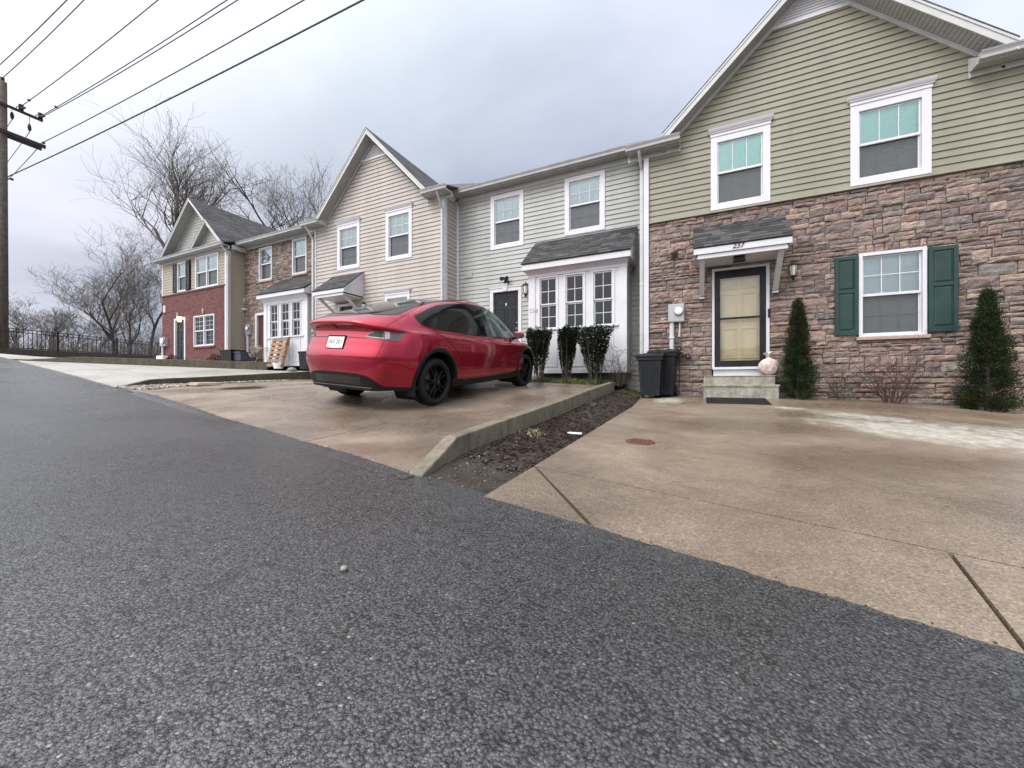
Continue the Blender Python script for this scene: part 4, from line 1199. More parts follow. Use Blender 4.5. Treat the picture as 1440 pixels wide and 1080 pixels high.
def meter_box(parent, u0, u1, z0, z1, d, zg, pipe_u, coil=True):
    f = MB(); f.box(u0, u1, d - 0.13, d, z0, z1)
    f.box(u0 + 0.012, u1 - 0.012, d - 0.138, d - 0.1305, z0 + 0.012, z1 - 0.012)
    m = f.build('electric_meter', M['metergrey'], parent, bevel=0.006)
    g = MB(); uc, zc = u0 + (u1 - u0) * 0.66, z1 - (z1 - z0) * 0.42; R = (u1 - u0) * 0.27
    g.lathe([(R * 1.1, d - 0.137), (R * 1.1, d - 0.16), (R, d - 0.165)], 20, (uc, 0, zc), 'y')
    g.build('meter_ring', M['iron'], m)
    g = MB(); g.lathe([(R, d - 0.165), (R * .97, d - 0.20), (R * .6, d - 0.215), (0.001, d - 0.218)], 20, (uc, 0, zc), 'y')
    g.box(uc - R * .5, uc + R * .5, d - 0.222, d - 0.2155, zc + R * .15, zc + R * .4)
    g.build('meter_dial', M['whitejunk'], m, smooth=False)
    p = MB(); p.tube([(pipe_u, d - 0.055, z0 + 0.01), (pipe_u, d - 0.055, zg - 0.05)], 0.048, 12)
    z = z0 - 0.35
    while z > zg + 0.1:
        p.box(pipe_u - 0.06, pipe_u + 0.06, d - 0.112, d, z, z + 0.025); z -= 0.6
    p.build('conduit', M['pvc'], m, smooth=False)
    if coil:
        c = MB(); x = u1 - 0.09
        c.tube([(x, d - 0.06, z0 + 0.01), (x, d - 0.06, z0 - 0.20), (x - .01, d - 0.06, z0 - 0.32)], 0.017, 8)
        c.build('cable_pipe', M['pvc'], m)
        c = MB()
        c.tube([(x - .01, d - 0.06, z0 - 0.30), (x - 0.03, d - 0.08, z0 - 0.42), (x - 0.06, d - 0.09, z0 - 0.52)], 0.010, 6)
        for (cx, cz, R, ph) in ((x - 0.01, z0 - 0.58, 0.055, 0), (x + 0.02, z0 - 0.72, 0.065, 1), (x + 0.16, z0 - 0.75, 0.06, 2)):
            for w in range(3):
                pts = [(cx + (R - w * .012) * math.cos(a), d - 0.07 - w * 0.014 - 0.01 * math.sin(2 * a + ph), cz + (R - w * .012) * math.sin(a) * (1 - .1 * w)) for a in [k * 2 * math.pi / 14 for k in range(15)]]
                c.tube(pts, 0.008, 5)
        c.tube([(x - 0.02, d - 0.05, z0 - 0.78), (x + 0.0, d - 0.05, z0 - 0.95), (x - 0.01, d - 0.05, zg)], 0.007, 5)
        c.build('cable_coil', M['cable'], m)
    return m

def bay(parent, u0, u1, d, dw, z0, z1, eave_z, wall_z, wins, wz, shift=0.0, seed=1, label=None):
    f = MB()
    # box walls: pilasters, rails, boards butted end to end
    wz0, wz1 = wz
    xs = [u0] + [v for w in wins for v in w] + [u1]
    for i in range(0, len(xs), 2): f.box(xs[i], xs[i + 1], d, d + 0.09, wz0 - 0.02, wz1 + 0.0)
    f.box(u0, u1, d, d + 0.09, wz1 + 0.0005, z1)
    f.box(u0, u1, d + 0.0, d + 0.09, z0, wz0 - 0.0205)
    f.box(u0 + 0.001, u0 + 0.09, d + 0.0905, dw, z0, z1); f.box(u1 - 0.09, u1 - 0.001, d + 0.0905, dw, z0, z1)
    f.box(u0 + 0.09, u1 - 0.09, d + 0.0905, dw, z0 + 0.02, z0 + 0.06)
    # corner boards, base board, frieze
    for (a, b) in ((u0 - 0.012, u0 + 0.17), (u1 - 0.17, u1 + 0.012)): f.box(a, b, d - 0.022, d - 0.0005, z0 + 0.10, z1 - 0.17)
    f.box(u1 + 0.0005, u1 + 0.012, d + 0.0, d + 0.13, z0 + .1, z1 - .17)
    f.box(u0 - 0.02, u1 + 0.02, d - 0.03, d - 0.0004, z1 - 0.1695, z1)
    f.box(u0 - 0.02, u1 + 0.02, d - 0.03, d - 0.0003, z0, z0 + 0.0995)
    f.box(u1 + 0.0003, u1 + 0.02, d, dw - 0.01, z0, z0 + 0.0995); f.box(u1 + 0.0003, u1 + 0.02, d, dw - 0.01, z1 - 0.1695, z1)
    # raised frames of the panels under the windows and sill line
    f.box(u0 + 0.18, u1 - 0.18, d - 0.05, d - 0.0005, wz0 - 0.06, wz0 - 0.025)
    for (a, b) in wins:
        a -= 0.02; b += 0.02
        for (p, q, r_, s) in ((a, b, wz0 - 0.14, wz0 - 0.10), (a, b, z0 + 0.16, z0 + 0.20), (a, a + .04, z0 + .2005, wz0 - .1405), (b - .04, b, z0 + .2005, wz0 - .1405)):
            f.box(p, q, d - 0.014, d - 0.0005, r_, s)
    by = f.build('bay_window', M['white'], parent, bevel=0.003, label=label)
    for (a, b) in wins:
        w = MB(); c = 0.032
        zl, zh = wz0, wz1; zm = lerp(zl, zh, 0.465)
        # moulded casing and sashes
        w.box(a - .045, a, d - 0.02, d - 0.0006, zl - .02, zh + .045); w.box(b, b + .045, d - 0.02, d - 0.0006, zl - .02, zh + .045)
        w.box(a, b, d - 0.02, d - 0.0006, zh, zh + .045)
        for (yy, p, q) in ((d + 0.012, zm, zh), (d + 0.04, zl - .019, zm)):
            w.box(a + .001, a + c, yy, yy + .025, p, q - .001); w.box(b - c, b - .001, yy, yy + .025, p, q - .001)
            w.box(a + c, b - c, yy, yy + .025, q - c, q - .002); w.box(a + c, b - c, yy, yy + .025, p + .001, p + c)
            x = (a + b) / 2; w.box(x - .008, x + .008, yy + .004, yy + .016, p + c, q - c)
            z = (p + q) / 2; w.box(a + c, b - c, yy + .005, yy + .015, z - .008, z + .008)
        s = w.build('sash', M['white2'], by, bevel=0.003)
    g = MB()
    for (a, b) in wins:
        zm = lerp(wz0, wz1, 0.465)
        for (yy, p, q) in ((d + 0.024, zm, wz1), (d + 0.052, wz0, zm)):
            g.face([(a + .02, yy, p + .01), (b - .02, yy, p + .01), (b - .02, yy, q - .01), (a + .02, yy, q - .01)])
    g.build('pane', M['glass'], by)
    k = MB()
    for i, (a, b) in enumerate(wins):
        k.face([(a - .1, d + .55, wz0 - .1), (b + .1, d + .55, wz0 - .1), (b + .1, d + .55, wz1 + .1), (a - .1, d + .55, wz1 + .1)])
    k.box(u0 + .095, u1 - .095, d + 0.1, d + 0.54, wz0 - 0.12, wz0 - 0.08)
    k.build('dark_interior', M['unlitroom'], by)
    # roof: eave box with crown moulding, shingled shed slope, boxed ends
    e = MB(); de = d - 0.24; a, b = u0 - 0.11, u1 + 0.13
    e.box(a + .02, b - .02, de + 0.02, dw - .002, eave_z - 0.13, eave_z - 0.10)
    e.box(a, b, de, de + 0.0195, eave_z - 0.14, eave_z)
    e.prism([(d - 0.031, z1 - 0.10), (d - 0.05, z1 - 0.09), (d - 0.15, eave_z - 0.131), (d - 0.031, eave_z - 0.131)], 'x', u0 - 0.05, u1 + 0.05)
    for (p, q) in ((a, a + .018), (b - .018, b)):
        e.prism([(de + .02, eave_z - .14), (dw - .002, eave_z - .14), (dw - .002, wall_z - .02), (de + .02, eave_z - .01)], 'x', p, q)
    e.build('eave_box', M['white'], by, bevel=0.003)
    t = MB(); t.prism([(de - 0.02, eave_z + 0.001), (dw - .001, wall_z + 0.001), (dw - .001, wall_z + 0.012), (de - 0.02, eave_z + 0.012)], 'x', a - .01, b + .01, 0, (0.04, 0.04, 0.042))
    shed_tabs(t, a - 0.02, b + 0.02, de - 0.03, eave_z + 0.012, dw - .001, wall_z + 0.014, seed)
    t.build('bay_roof', M['tabs'], by)
    return by

# ---------------------------------------------------------------- the row of houses, right to left
def body(parent, outline, d0, d1, mat, name='wall'):
    f = MB(); f.prism(outline, 'y', d0, d1); return f.build(name, M[mat], parent, recalc=True)
def louvre(mb, uc, zp, slope, zb, d):
    z = zb
    while z < zp - 0.03:
        h = 0.052; w0 = (zp - z) / slope; w1 = max(0.0, (zp - z - h) / slope)
        mb.face([(uc - w0, d - 0.022, z), (uc + w0, d - 0.022, z), (uc + w1, d - 0.002, z + h), (uc - w1, d - 0.002, z + h)])
        mb.face([(uc - w0, d - 0.002, z), (uc + w0, d - 0.002, z), (uc + w0, d - 0.022, z), (uc - w0, d - 0.022, z)])
        z += h

# ---- stone and sage house, number 237
D = 9.2
H = thing('townhouse', 'town house with rough stone ground floor, sage green siding above and green shutters', 'house', (1.97, D, -0.4), 'row of joined town houses')
UC, ZP, SL = 1.97, 7.90, 0.95
body(H, [(-1.05, -1.2), (5.0, -1.2), (5.0, 4.73), (UC, 7.60), (-1.05, 4.73)], D + 0.115, 16.5, 'mortar')
W237 = [(0.275, 1.336, 3.665, 5.205), (2.585, 3.685, 3.665, 5.15)]
s = MB()
siding(s, lambda z: (-0.97, 4.98) if z < 5.33 else (max(-0.97, UC - (7.63 - z) / SL), min(4.98, UC + (7.63 - z) / SL)), 3.66, 7.06, D, [(a, b, c, e) for a, b, c, e in W237])
s.build('siding', M['sage'], H)
s = MB(); louvre(s, UC, 7.64, SL, 7.125, D); s.box(UC - 0.60, UC + 0.60, D - 0.035, D + 0.01, 7.06, 7.122); s.build('gable_louvre', M['white'], H)
st = MB(); ops = [(0.30, 1.325, -2, 2.40), (2.69, 3.63, 0.80, 2.40), (2.69, 3.63, 2.40, 2.55)]
ledge(st, -0.965, 4.96, -0.62, 3.595, D, ops, seed=11, soldier=(2.69, 3.63, 2.405, 2.55))
st.build('stone_wall', M['stone'], H)
mb = MB(); mb.box(-0.96, 0.30, D + 0.02, D + 0.11, -1, 3.6); mb.box(1.325, 2.69, D + 0.02, D + 0.11, -1, 3.6); mb.box(3.63, 4.98, D + 0.02, D + 0.11, -1, 3.6); mb.box(0.30, 1.325, D + 0.02, D + 0.11, 2.4, 3.6); mb.box(2.69, 3.63, D + .02, D + .11, -1, 0.8); mb.box(2.69, 3.63, D + .02, D + .11, 2.4, 3.6)
mb.build('mortar', M['mortar'], H)
mb = MB(); mb.prism([(D + 0.02, 3.597), (D - 0.075, 3.602), (D - 0.075, 3.615), (D - 0.02, 3.66), (D + 0.02, 3.66)], 'x', -0.96, 4.98)
mb.build('ledge_flashing', M['sage'], H)
for bx_ in ((-1.075, -0.966, D - 0.07, D + 0.14, -0.45, 5.095), (4.99, 5.1, D - 0.07, D + 0.14, -0.8, 5.15),):
    mb = MB(); mb.box(*bx_); mb.build('corner_board', M['white'], H, bevel=0.004)
for (a, b, c, e) in W237: window(H, a, b, c, e, D, 0.125, crown=True, up='glassteal', cols=3, rows=1)
lw = window(H, 2.70, 3.62, 0.865, 2.40, D, 0.055, up='glassblue', cols=3, rows=2, proud=0.05, sill=0.03)
mb = MB(); mb.box(2.66, 3.66, D - 0.085, D + 0.02, 0.80, 0.862); mb.build('window_sill', M['sill'], H, bevel=0.01)
shutter(H, 2.346, 2.69, 0.905, 2.365, D - 0.02); shutter(H, 3.632, 3.996, 0.905, 2.365, D - 0.02)
gable_roof(H, UC, ZP, SL, -0.665, 4.56, D - 0.34, 14.4, 0.20, dw=D)
main_roof(H, -1.1, 5.3, 5.42, 9.5)
cornice(H, -1.42, -0.325, D, 8.83, 5.10, 5.20, 'hi'); cornice(H, 4.15, 5.45, D, 8.83, 5.16, 5.25, 'lo')
downspout(H, -1.13, D + 0.04, 4.85, -0.05, 8.9, 5.22)
# entrance: storm door in front of a cream panelled door
mb = MB()
mb.box(0.30, 0.345, D - 0.05, D + 0.10, 0.352, 2.37); mb.box(1.262, 1.32, D - 0.05, D + 0.10, 0.352, 2.37); mb.box(0.30, 1.32, D - 0.051, D + 0.10, 2.3705, 2.42)
mb.box(0.325, 1.30, D - 0.045, D + 0.10, 0.17, 0.30); mb.box(0.305, 1.315, D - 0.10, D + 0.10, 0.301, 0.351)
df = mb.build('door_frame', M['white'], H, bevel=0.003)
mb = MB(); a, b, z0, z1 = 0.347, 1.260, 0.355, 2.368; y0, y1 = D - 0.04, D - 0.008
mb.box(a, a + 0.105, y0, y1, z0, z1); mb.box(b - 0.105, b, y0, y1, z0, z1); mb.box(a + .105, b - .105, y0 + .001, y1, z0, z0 + 0.13); mb.box(a + .105, b - .105, y0 + .001, y1, z1 - 0.16, z1)
mb.box(a + .105, b - .105, y0 + .004, y1, 1.345, 1.385)
sdr = mb.build('storm_door', M['black'], H, bevel=0.003)
mb = MB(); mb.face([(a + .10, D - .02, z0 + .12), (b - .10, D - .02, z0 + .12), (b - .10, D - .02, z1 - .15), (a + .10, D - .02, z1 - .15)])
mb.build('storm_glass', M['glassclear'], sdr)
mb = MB(); x = b - 0.05
mb.box(x - 0.02, x + 0.02, y0 - 0.012, y0 - 0.0005, 1.24, 1.46); mb.tube([(x - .01, y0 - .01, 1.38), (x - .01, y0 - .05, 1.38), (x - .015, y0 - .055, 1.26)], 0.008, 6)
mb.build('handle', M['binlid'], sdr)
p = MB(); y = D + 0.085; ua, ub, za, zb = 0.36, 1.25, 0.355, 2.365
p.box(ua, ub, y, y + 0.02, za, zb); w_, h_ = ub - ua, zb - za
for (fa, fb) in ((0.14, 0.46), (0.54, 0.86)):
    for (lo, hi) in ((0.09, 0.40), (0.47, 0.76), (0.81, 0.93)):
        xa, xb, q0, q1 = ua + fa * w_, ua + fb * w_, za + lo * h_, za + hi * h_
        for (m0, m1, r0, r1) in ((xa, xa + .016, q0, q1), (xb - .016, xb, q0, q1), (xa + .016, xb - .016, q0, q0 + .016), (xa + .016, xb - .016, q1 - .016, q1)):
            p.box(m0, m1, y - 0.020, y, r0, r1)
        p.box(xa + .05, xb - .05, y - 0.016, y, q0 + .05, q1 - .05)
p.build('door', M['cream'], H, bevel=0.002)
mb = MB(); mb.box(1.29, 1.33, D - 0.075, D - 0.0515, 1.33, 1.50); mb.box(1.297, 1.323, D - 0.079, D - 0.0755, 1.345, 1.385); mb.build('doorbell', M['binlid'], H)
c = canopy(H, -0.03, 1.545, D, 0.78, 2.66, 0.66, 3, 1.86)
text_obj('house_number', '237', 0.125, M['numblack'], c, (0.71, D - 0.80, 2.615), Matrix.Rotation(0.02, 3, 'Y') @ FRONT, 0.006, shear=0.25)
mb = MB(); mb.box(0.66, 0.84, D - 0.62, D - 0.46, 2.40, 2.484); mb.box(0.645, 0.855, D - 0.635, D - 0.445, 2.386, 2.399); mb.build('porch_light', M['iron'], c, bevel=0.004)
lantern(H, 1.69, D - 0.03, 2.20, 1.0)
meter_box(H, -0.555, -0.235, 1.345, 1.735, D - 0.03, -0.32, -0.485)
mb = MB(); mb.box(-0.50, -0.36, D - 0.06, D - 0.001, 2.76, 2.90)
for k in range(5): mb.hexa([(-0.49, D - 0.085, 2.77 + k * .025), (-0.37, D - 0.085, 2.77 + k * .025), (-0.37, D - 0.0605, 2.785 + k * .025), (-0.49, D - 0.0605, 2.785 + k * .025),
                           (-0.49, D - 0.085, 2.775 + k * .025), (-0.37, D - 0.085, 2.775 + k * .025), (-0.37, D - 0.0605, 2.79 + k * .025), (-0.49, D - 0.0605, 2.79 + k * .025)])
mb.build('wall_vent', M['darkiron'], H)
# ---- pale grey house, number 239
D = 10.0
H = thing('townhouse', 'pale grey sided town house with black door and white bay window', 'house', (-3.85, D, 0.1), 'row of joined town houses')
body(H, [(-6.64, -1.2), (-1.06, -1.2), (-1.06, 5.6), (-6.64, 5.6)], D + 0.115, 16.5, 'grey')
WG = [(-5.48, -4.417, 3.945, 5.525), (-3.205, -2.125, 3.99, 5.535)]
ops = [tuple(w) for w in WG] + [(-5.52, -4.47, 0.3, 2.80), (-3.93, -1.47, 0.25, 2.9)]
s = MB(); siding(s, lambda z: (-6.60, -1.07), -0.4, 5.56, D, ops); s.build('siding', M['grey'], H)
for bx_ in ((-6.645, -6.595, D - 0.05, D + 0.02, -0.4, 5.5),):
    mb = MB(); mb.box(*bx_); mb.build('corner_board', M['white'], H, bevel=0.004)
for (a, b, c_, e) in WG: window(H, a, b, c_, e, D, 0.125, up='glassblue', cols=3, rows=2)
door(H, -5.40, -4.585, 0.64, 2.685, D, 'blackdoor', 0.105, pediment=True, knob=1)
mb = MB(); mb.box(-5.55, -4.42, D - 0.02, D + 0.05, -0.4, 0.59); mb.box(-5.6, -4.35, D - 0.9, D - 0.03, -0.3, 0.42); mb.box(-5.6, -4.35, D - 1.2, D - 0.901, -0.3, 0.24); mb.build('door_step', M['step'], H, bevel=0.01)
mb = MB(); mb.tube([(-5.02, D + 0.035, 2.33), (-4.97, D + 0.035, 2.33)], 0.006, 5); mb.box(-5.02, -4.97, D + 0.03, D + 0.045, 2.28, 2.36); mb.build('door_knocker', M['chrome'], H)
lantern(H, -4.30, D - 0.02, 2.64, 1.15)
mb = MB()                                                       # twin floodlight over the door
q = P(713, 394, D); mb.box(q.x - 0.07, q.x + 0.07, D - 0.06, D - 0.016, q.z - 0.1, q.z - 0.02)
for s_ in (-1, 1):
    mb.tube([(q.x, D - 0.05, q.z - 0.03), (q.x + s_ * 0.06, D - 0.12, q.z + 0.03)], 0.018, 6)
    mb.tube([(q.x + s_ * 0.05, D - 0.09, q.z + 0.04), (q.x + s_ * 0.09, D - 0.2, q.z)], [0.035, 0.06], 10)
mb.build('flood_light', M['iron'], H)
mb = MB(); q = P(660, 387, D); mb.box(q.x - .12, q.x + .12, D - 0.035, D - 0.002, q.z - .09, q.z + .09); mb.build('vent_cover', M['grey'], H, bevel=0.008)
by = bay(H, -3.93, -1.47, 9.24, D, 0.27, 2.92, 3.04, 3.92, [(-3.63, -3.18), (-2.94, -2.485), (-2.24, -1.785)], (1.43, 2.70), seed=21)
text_obj('house_number', '239', 0.15, M['numgrey'], by, (-3.80, 9.24 - 0.026, 1.90), FRONT, 0.004)
main_roof(H, -6.6, -1.1, 5.77, 9.70)
cornice(H, -6.62, -1.12, D, 9.60, 5.56, 5.69)
# ---- beige house with a steep gable
D = 9.3
H = thing('townhouse', 'beige sided town house with a steep gable and bracketed door hood behind the red car', 'house', (-9.43, D, 0.15), 'row of joined town houses')
UC, ZP, SL = -9.40, 8.10, 1.03
body(H, [(-12.15, -1.2), (-6.68, -1.2), (-6.68, 4.95), (UC, 7.75), (-12.15, 4.95)], D + 0.115, 17, 'beige')
WB = [(-11.06, -10.02, 3.86, 5.35), (-8.885, -7.835, 3.88, 5.40)]
ops = [tuple(w) for w in WB] + [(-8.92, -7.92, 1.1, 2.79), (-11.06, -10.25, 0.3, 2.75)]
s = MB(); siding(s, lambda z: (-12.15, -6.74) if z < 5.6 else (max(-12.15, UC - (7.79 - z) / SL), min(-6.74, UC + (7.79 - z) / SL)), -0.3, 7.27, D, ops)
siding(s, lambda z: (D + 0.03, 10.0 - 0.002), -0.3, 5.75, -6.655, axis='y')
s.build('siding', M['beige'], H)
s = MB(); louvre(s, UC, 7.80, SL, 7.34, D); s.box(UC - 0.53, UC + 0.53, D - 0.035, D + 0.01, 7.27, 7.338); s.build('gable_louvre', M['white'], H)
for bx_ in ((-6.74, -6.63, D - 0.03, D + 0.03, -0.4, 5.415), (-6.655, -6.63, D + 0.0305, D + 0.12, -0.4, 5.6), (-12.2, -12.13, D - 0.03, D + 0.1, -0.4, 5.415), (-6.66, -6.625, 9.93, 9.995, -0.4, 5.6),):
    mb = MB(); mb.box(*bx_); mb.build('corner_board', M['white'], H, bevel=0.004)
for (a, b, c_, e) in WB: window(H, a, b, c_, e, D, 0.12, crown=True, up='glassblue', cols=3, rows=2)
window(H, -8.92, -7.92, 1.1, 2.79, D, 0.10, crown=True, up='glassblue', cols=3, rows=2)
door(H, -10.95, -10.34, 0.4, 2.62, D, 'blackdoor', 0.09)
lantern(H, -9.72, D - 0.02, 2.5, 1.0)
canopy(H, -11.27, -9.86, D, 0.80, 2.98, 0.70, 5, 2.40)
gable_roof(H, UC, ZP, SL, -11.73, -7.07, D - 0.35, 15.5, 0.20, dw=D)
main_roof(H, -12.3, -6.62, 5.85, 9.7)
mb = MB(); mb.prism([(8.98, 5.50), (8.98, 5.66), (9.6, 5.98), (13.5, 7.9), (13.5, 7.6), (9.9, 5.72), (9.7, 5.50)], 'x', -6.66, -6.60); mb.build('rake_board', M['fascia'], H)
cornice(H, -12.5, -11.62, D, 8.87, 5.42, 5.51, 'hi'); cornice(H, -7.22, -6.36, D, 8.87, 5.42, 5.51, 'lo')
downspout(H, -6.69, D - 0.03, 5.1, -0.2, 8.93, 5.53, side=-1); downspout(H, -12.24, D - 0.03, 5.1, 0.2, 8.93, 5.53)
# ---- narrow stone house with the second bay
D = 10.0
H = thing('townhouse', 'stone faced town house with white bay window and wooden pallet against it', 'house', (-14.9, D, 0.55), 'row of joined town houses')
body(H, [(-17.56, -1.2), (-12.16, -1.2), (-12.16, 5.75), (-17.56, 5.75)], D + 0.115, 17, 'mortar')
WS = [(-16.53, -15.68, 4.30, 5.67), (-14.40, -13.56, 4.31, 5.70)]
dL, dR = -16.72, -15.75
ops = [tuple(w) for w in WS] + [(dL - 0.11, dR + 0.11, 0.2, 2.98), (-15.0, -12.6, 0.3, 3.3)]
st = MB(); ledge(st, -17.55, -12.2, 0.0, 5.74, D, ops, seed=31, fine=False, pal=[(c[0] * .95, c[1] * .98, c[2] * .95) for c in PAL])
st.build('stone_wall', M['stone'], H)
mb = MB(); xs = [(-17.56, -16.53), (-15.68, -14.40), (-13.56, -12.17)]
for a, b in xs: mb.box(a, b, D + 0.02, D + 0.11, 3.4, 5.7)
for (a, b, z0, z1) in ((-16.53, -15.68, 3.4, 4.3), (-14.40, -13.56, 3.4, 4.31), (-17.56, dL - .11, -1, 3.4), (dL - .11, dR + .11, 2.98, 3.4), (dR + .11, -12.17, -1, 3.4)): mb.box(a, b, D + 0.02, D + 0.11, z0, z1)
mb.build('mortar', M['mortar'], H)
for (a, b, c_, e) in WS:
    window(H, a, b, c_, e, D, 0.055, up='glassblue', cols=2, rows=2, proud=0.05)
for (a, b, c_, e) in WS:
    mb = MB(); mb.box(a - .05, b + .05, D - 0.08, D + 0.02, c_ - 0.07, c_ - 0.003); mb.build('window_sill', M['sill'], H, bevel=0.008)
door(H, dL, dR, 0.9, 2.88, D, 'reddoor', 0.10)
by = bay(H, -15.0, -12.52, 9.24, D, 0.66, 3.20, 3.36, 4.18, [(-14.63, -14.19), (-13.98, -13.54), (-13.36, -12.92)], (1.78, 3.0), seed=41)
meter_box(H, *(lambda a, b: (a.x, b.x, b.z, a.z))(P(349, 457, D), P(355, 471, D)), D, 0.5, P(350.5, 480, D).x, coil=False)
q = P(343.5, 423, D); mb = MB(); mb.box(q.x - .08, q.x + .08, D - .07, D - .01, q.z - .1, q.z + .1); q = P(346, 435, D); mb.box(q.x - .15, q.x + .12, D - .14, D - .01, q.z - .06, q.z + .04); mb.build('wall_vent', M['white'], H, bevel=0.01)
main_roof(H, -17.6, -12.1, 5.93, 9.64)
cornice(H, -17.56, -12.2, D, 9.53, 5.74, 5.84)
# ---- brick house at the end of the row
D = 9.3
H = thing('townhouse', 'red brick town house with a twin gable at the far end of the row', 'house', (-20.1, D, 1.0), 'row of joined town houses')
body(H, [(-22.85, -1.2), (-17.58, -1.2), (-17.58, 5.66), (-22.85, 5.66)], D + 0.115, 17, 'tan')
ZB = 4.09
def S5(x0, x1, y0, y1):
    a = P(x0, (y0 + y1) / 2, D); b = P(x1, (y0 + y1) / 2, D); return a.x, b.x
w1 = (*S5(250.0, 262.6, 370, 410), 4.20, 5.54); w2 = (*S5(275.5, 308, 360, 405), 4.17, 5.57)
w3 = (*S5(274, 303, 445, 486), 1.64, 2.99); d5 = S5(248, 260.5, 450, 500)
def holes(mb, u0, u1, z0, z1, y0, y1, ops):
    zs = sorted(set([z0, z1] + [v for o in ops for v in (o[2], o[3]) if z0 < v < z1]))
    for a, b in zip(zs, zs[1:]):
        m = (a + b) / 2
        for p, q in cut(u0, u1, [(o[0], o[1]) for o in ops if o[2] < m < o[3]]): mb.box(p, q, y0, y1, a, b)
mb = MB(); holes(mb, -22.8, -17.66, -0.6, ZB, D - 0.03, D + 0.11, [w3, (d5[0] - .1, d5[1] + .1, 0.3, 2.98)])
mb.build('brick_wall', M['brick'], H)
mb = MB(); mb.box(-22.83, -17.62, D - 0.065, D + 0.02, ZB + .0005, ZB + 0.055)
mb.box(w3[0] - .05, w3[1] + .05, D - 0.08, D - 0.03, w3[2] - .075, w3[2] - .002); mb.build('brick_sill', M['brick'], H)
s = MB(); siding(s, lambda z: (-22.80, -17.66), ZB + 0.056, 5.62, D, [w1, w2, (w1[0] - .4, w1[1] + .4, w1[2], w1[3])]); siding(s, lambda z: (D + 0.03, 9.998), 0.2, 5.62, -17.575, axis='y')
s.build('siding', M['tan'], H)
for bx_ in ((-17.665, -17.55, D - 0.05, D + 0.03, 0.6, 5.595), (-17.575, -17.55, D + 0.0305, D + 0.12, 0.6, 5.55), (-22.87, -22.79, D - 0.02, D + 0.1, ZB + .06, 5.55),):
    mb = MB(); mb.box(*bx_); mb.build('corner_board', M['white'], H, bevel=0.004)
window(H, *w1, D, 0.06, up='glassblue', cols=2, rows=2); window(H, *w2, D, 0.07, up='glassblue', cols=2, rows=2, twin=True)
window(H, *w3, D - 0.02, 0.05, up='glass', cols=2, rows=3, twin=True, dark=False, blind='none')
sw = (w1[1] - w1[0]) * 0.42
for (a, b) in ((w1[0] - sw, w1[0] - .006), (w1[1] + .006, w1[1] + sw)): shutter(H, a, b, w1[2] + .03, w1[3] - .03, D, 'black')
door(H, d5[0], d5[1], 0.95, 2.90, D - 0.02, 'blackdoor', 0.10)
mb = MB()
for (px, py) in ((323 / 1404 * 130 + 251.2 - 30.0 + 30.0, 0),): pass
for (px, y0, y1) in ((251, 440, 446.5), (287, 434, 441)):
    a = P(px, y0, D); b = P(px, y1, D); mb.prism([(a.x - .05, b.z), (a.x + .05, b.z), (a.x + .075, a.z), (a.x - .075, a.z)], 'y', D - 0.06, D - 0.0305)
mb.build('keystone', M['sill'], H)
q = P(258.5, 449.5, D); lantern(H, q.x, D - 0.03, q.z, 1.25, lit=True)
mb = MB(); q = P(234, 435, D); mb.box(q.x - .07, q.x + .07, D - .09, D - .031, q.z - .16, q.z + .16); mb.build('wall_vent', M['white'], H)
cornice(H, -23.1, -17.42, D, 8.95, 5.60, 5.70)
mb = MB(); mb.box(-17.50, -17.42, 9.42, 14.5, 5.62, 5.80); mb.box(-17.574, -17.5005, 9.42, 10.02, 5.64, 5.66); mb.build('eave_fascia', M['fascia'], H)
main_roof(H, -23.0, -17.55, 5.95, 9.58)
gd = 9.25
mb = MB(); UC, ZP, SL = -20.15, 8.22, 0.93
s = MB(); siding(s, lambda z: (UC - (7.98 - z) / SL, UC + (7.98 - z) / SL), 5.9, 7.9, gd + 0.25, h=0.125); s.build('siding', M['gablesd'], H)
body(H, [(UC - 2.4, 5.75), (UC + 2.4, 5.75), (UC, 7.98)], gd + 0.3, 15, 'gablesd')
gable_roof(H, UC, ZP, SL, -22.72, -17.5, gd - 0.15, 15.6, 0.17, dw=gd + 0.25)
UC2, ZP2 = -18.75, 7.02
s = MB(); siding(s, lambda z: (UC2 - (6.85 - z) / SL, UC2 + (6.85 - z) / SL), 5.9, 6.8, gd + 0.09, h=0.125); s.build('siding', M['gablesd'], H)
gable_roof(H, UC2, ZP2 - 0.012, SL, -20.02, -17.55, gd - 0.19, gd + 0.6, 0.15, dw=gd + 0.09)
meter_box(H, *(lambda a, b: (a.x, b.x, b.z, a.z))(P(230.5, 475.5, D), P(238, 487, D)), D - 0.03, 1.0, P(232, 480, D).x, coil=False)
downspout(H, -17.5, D + 0.02, 5.35, 0.8, 9.0, 5.72, side=-1)

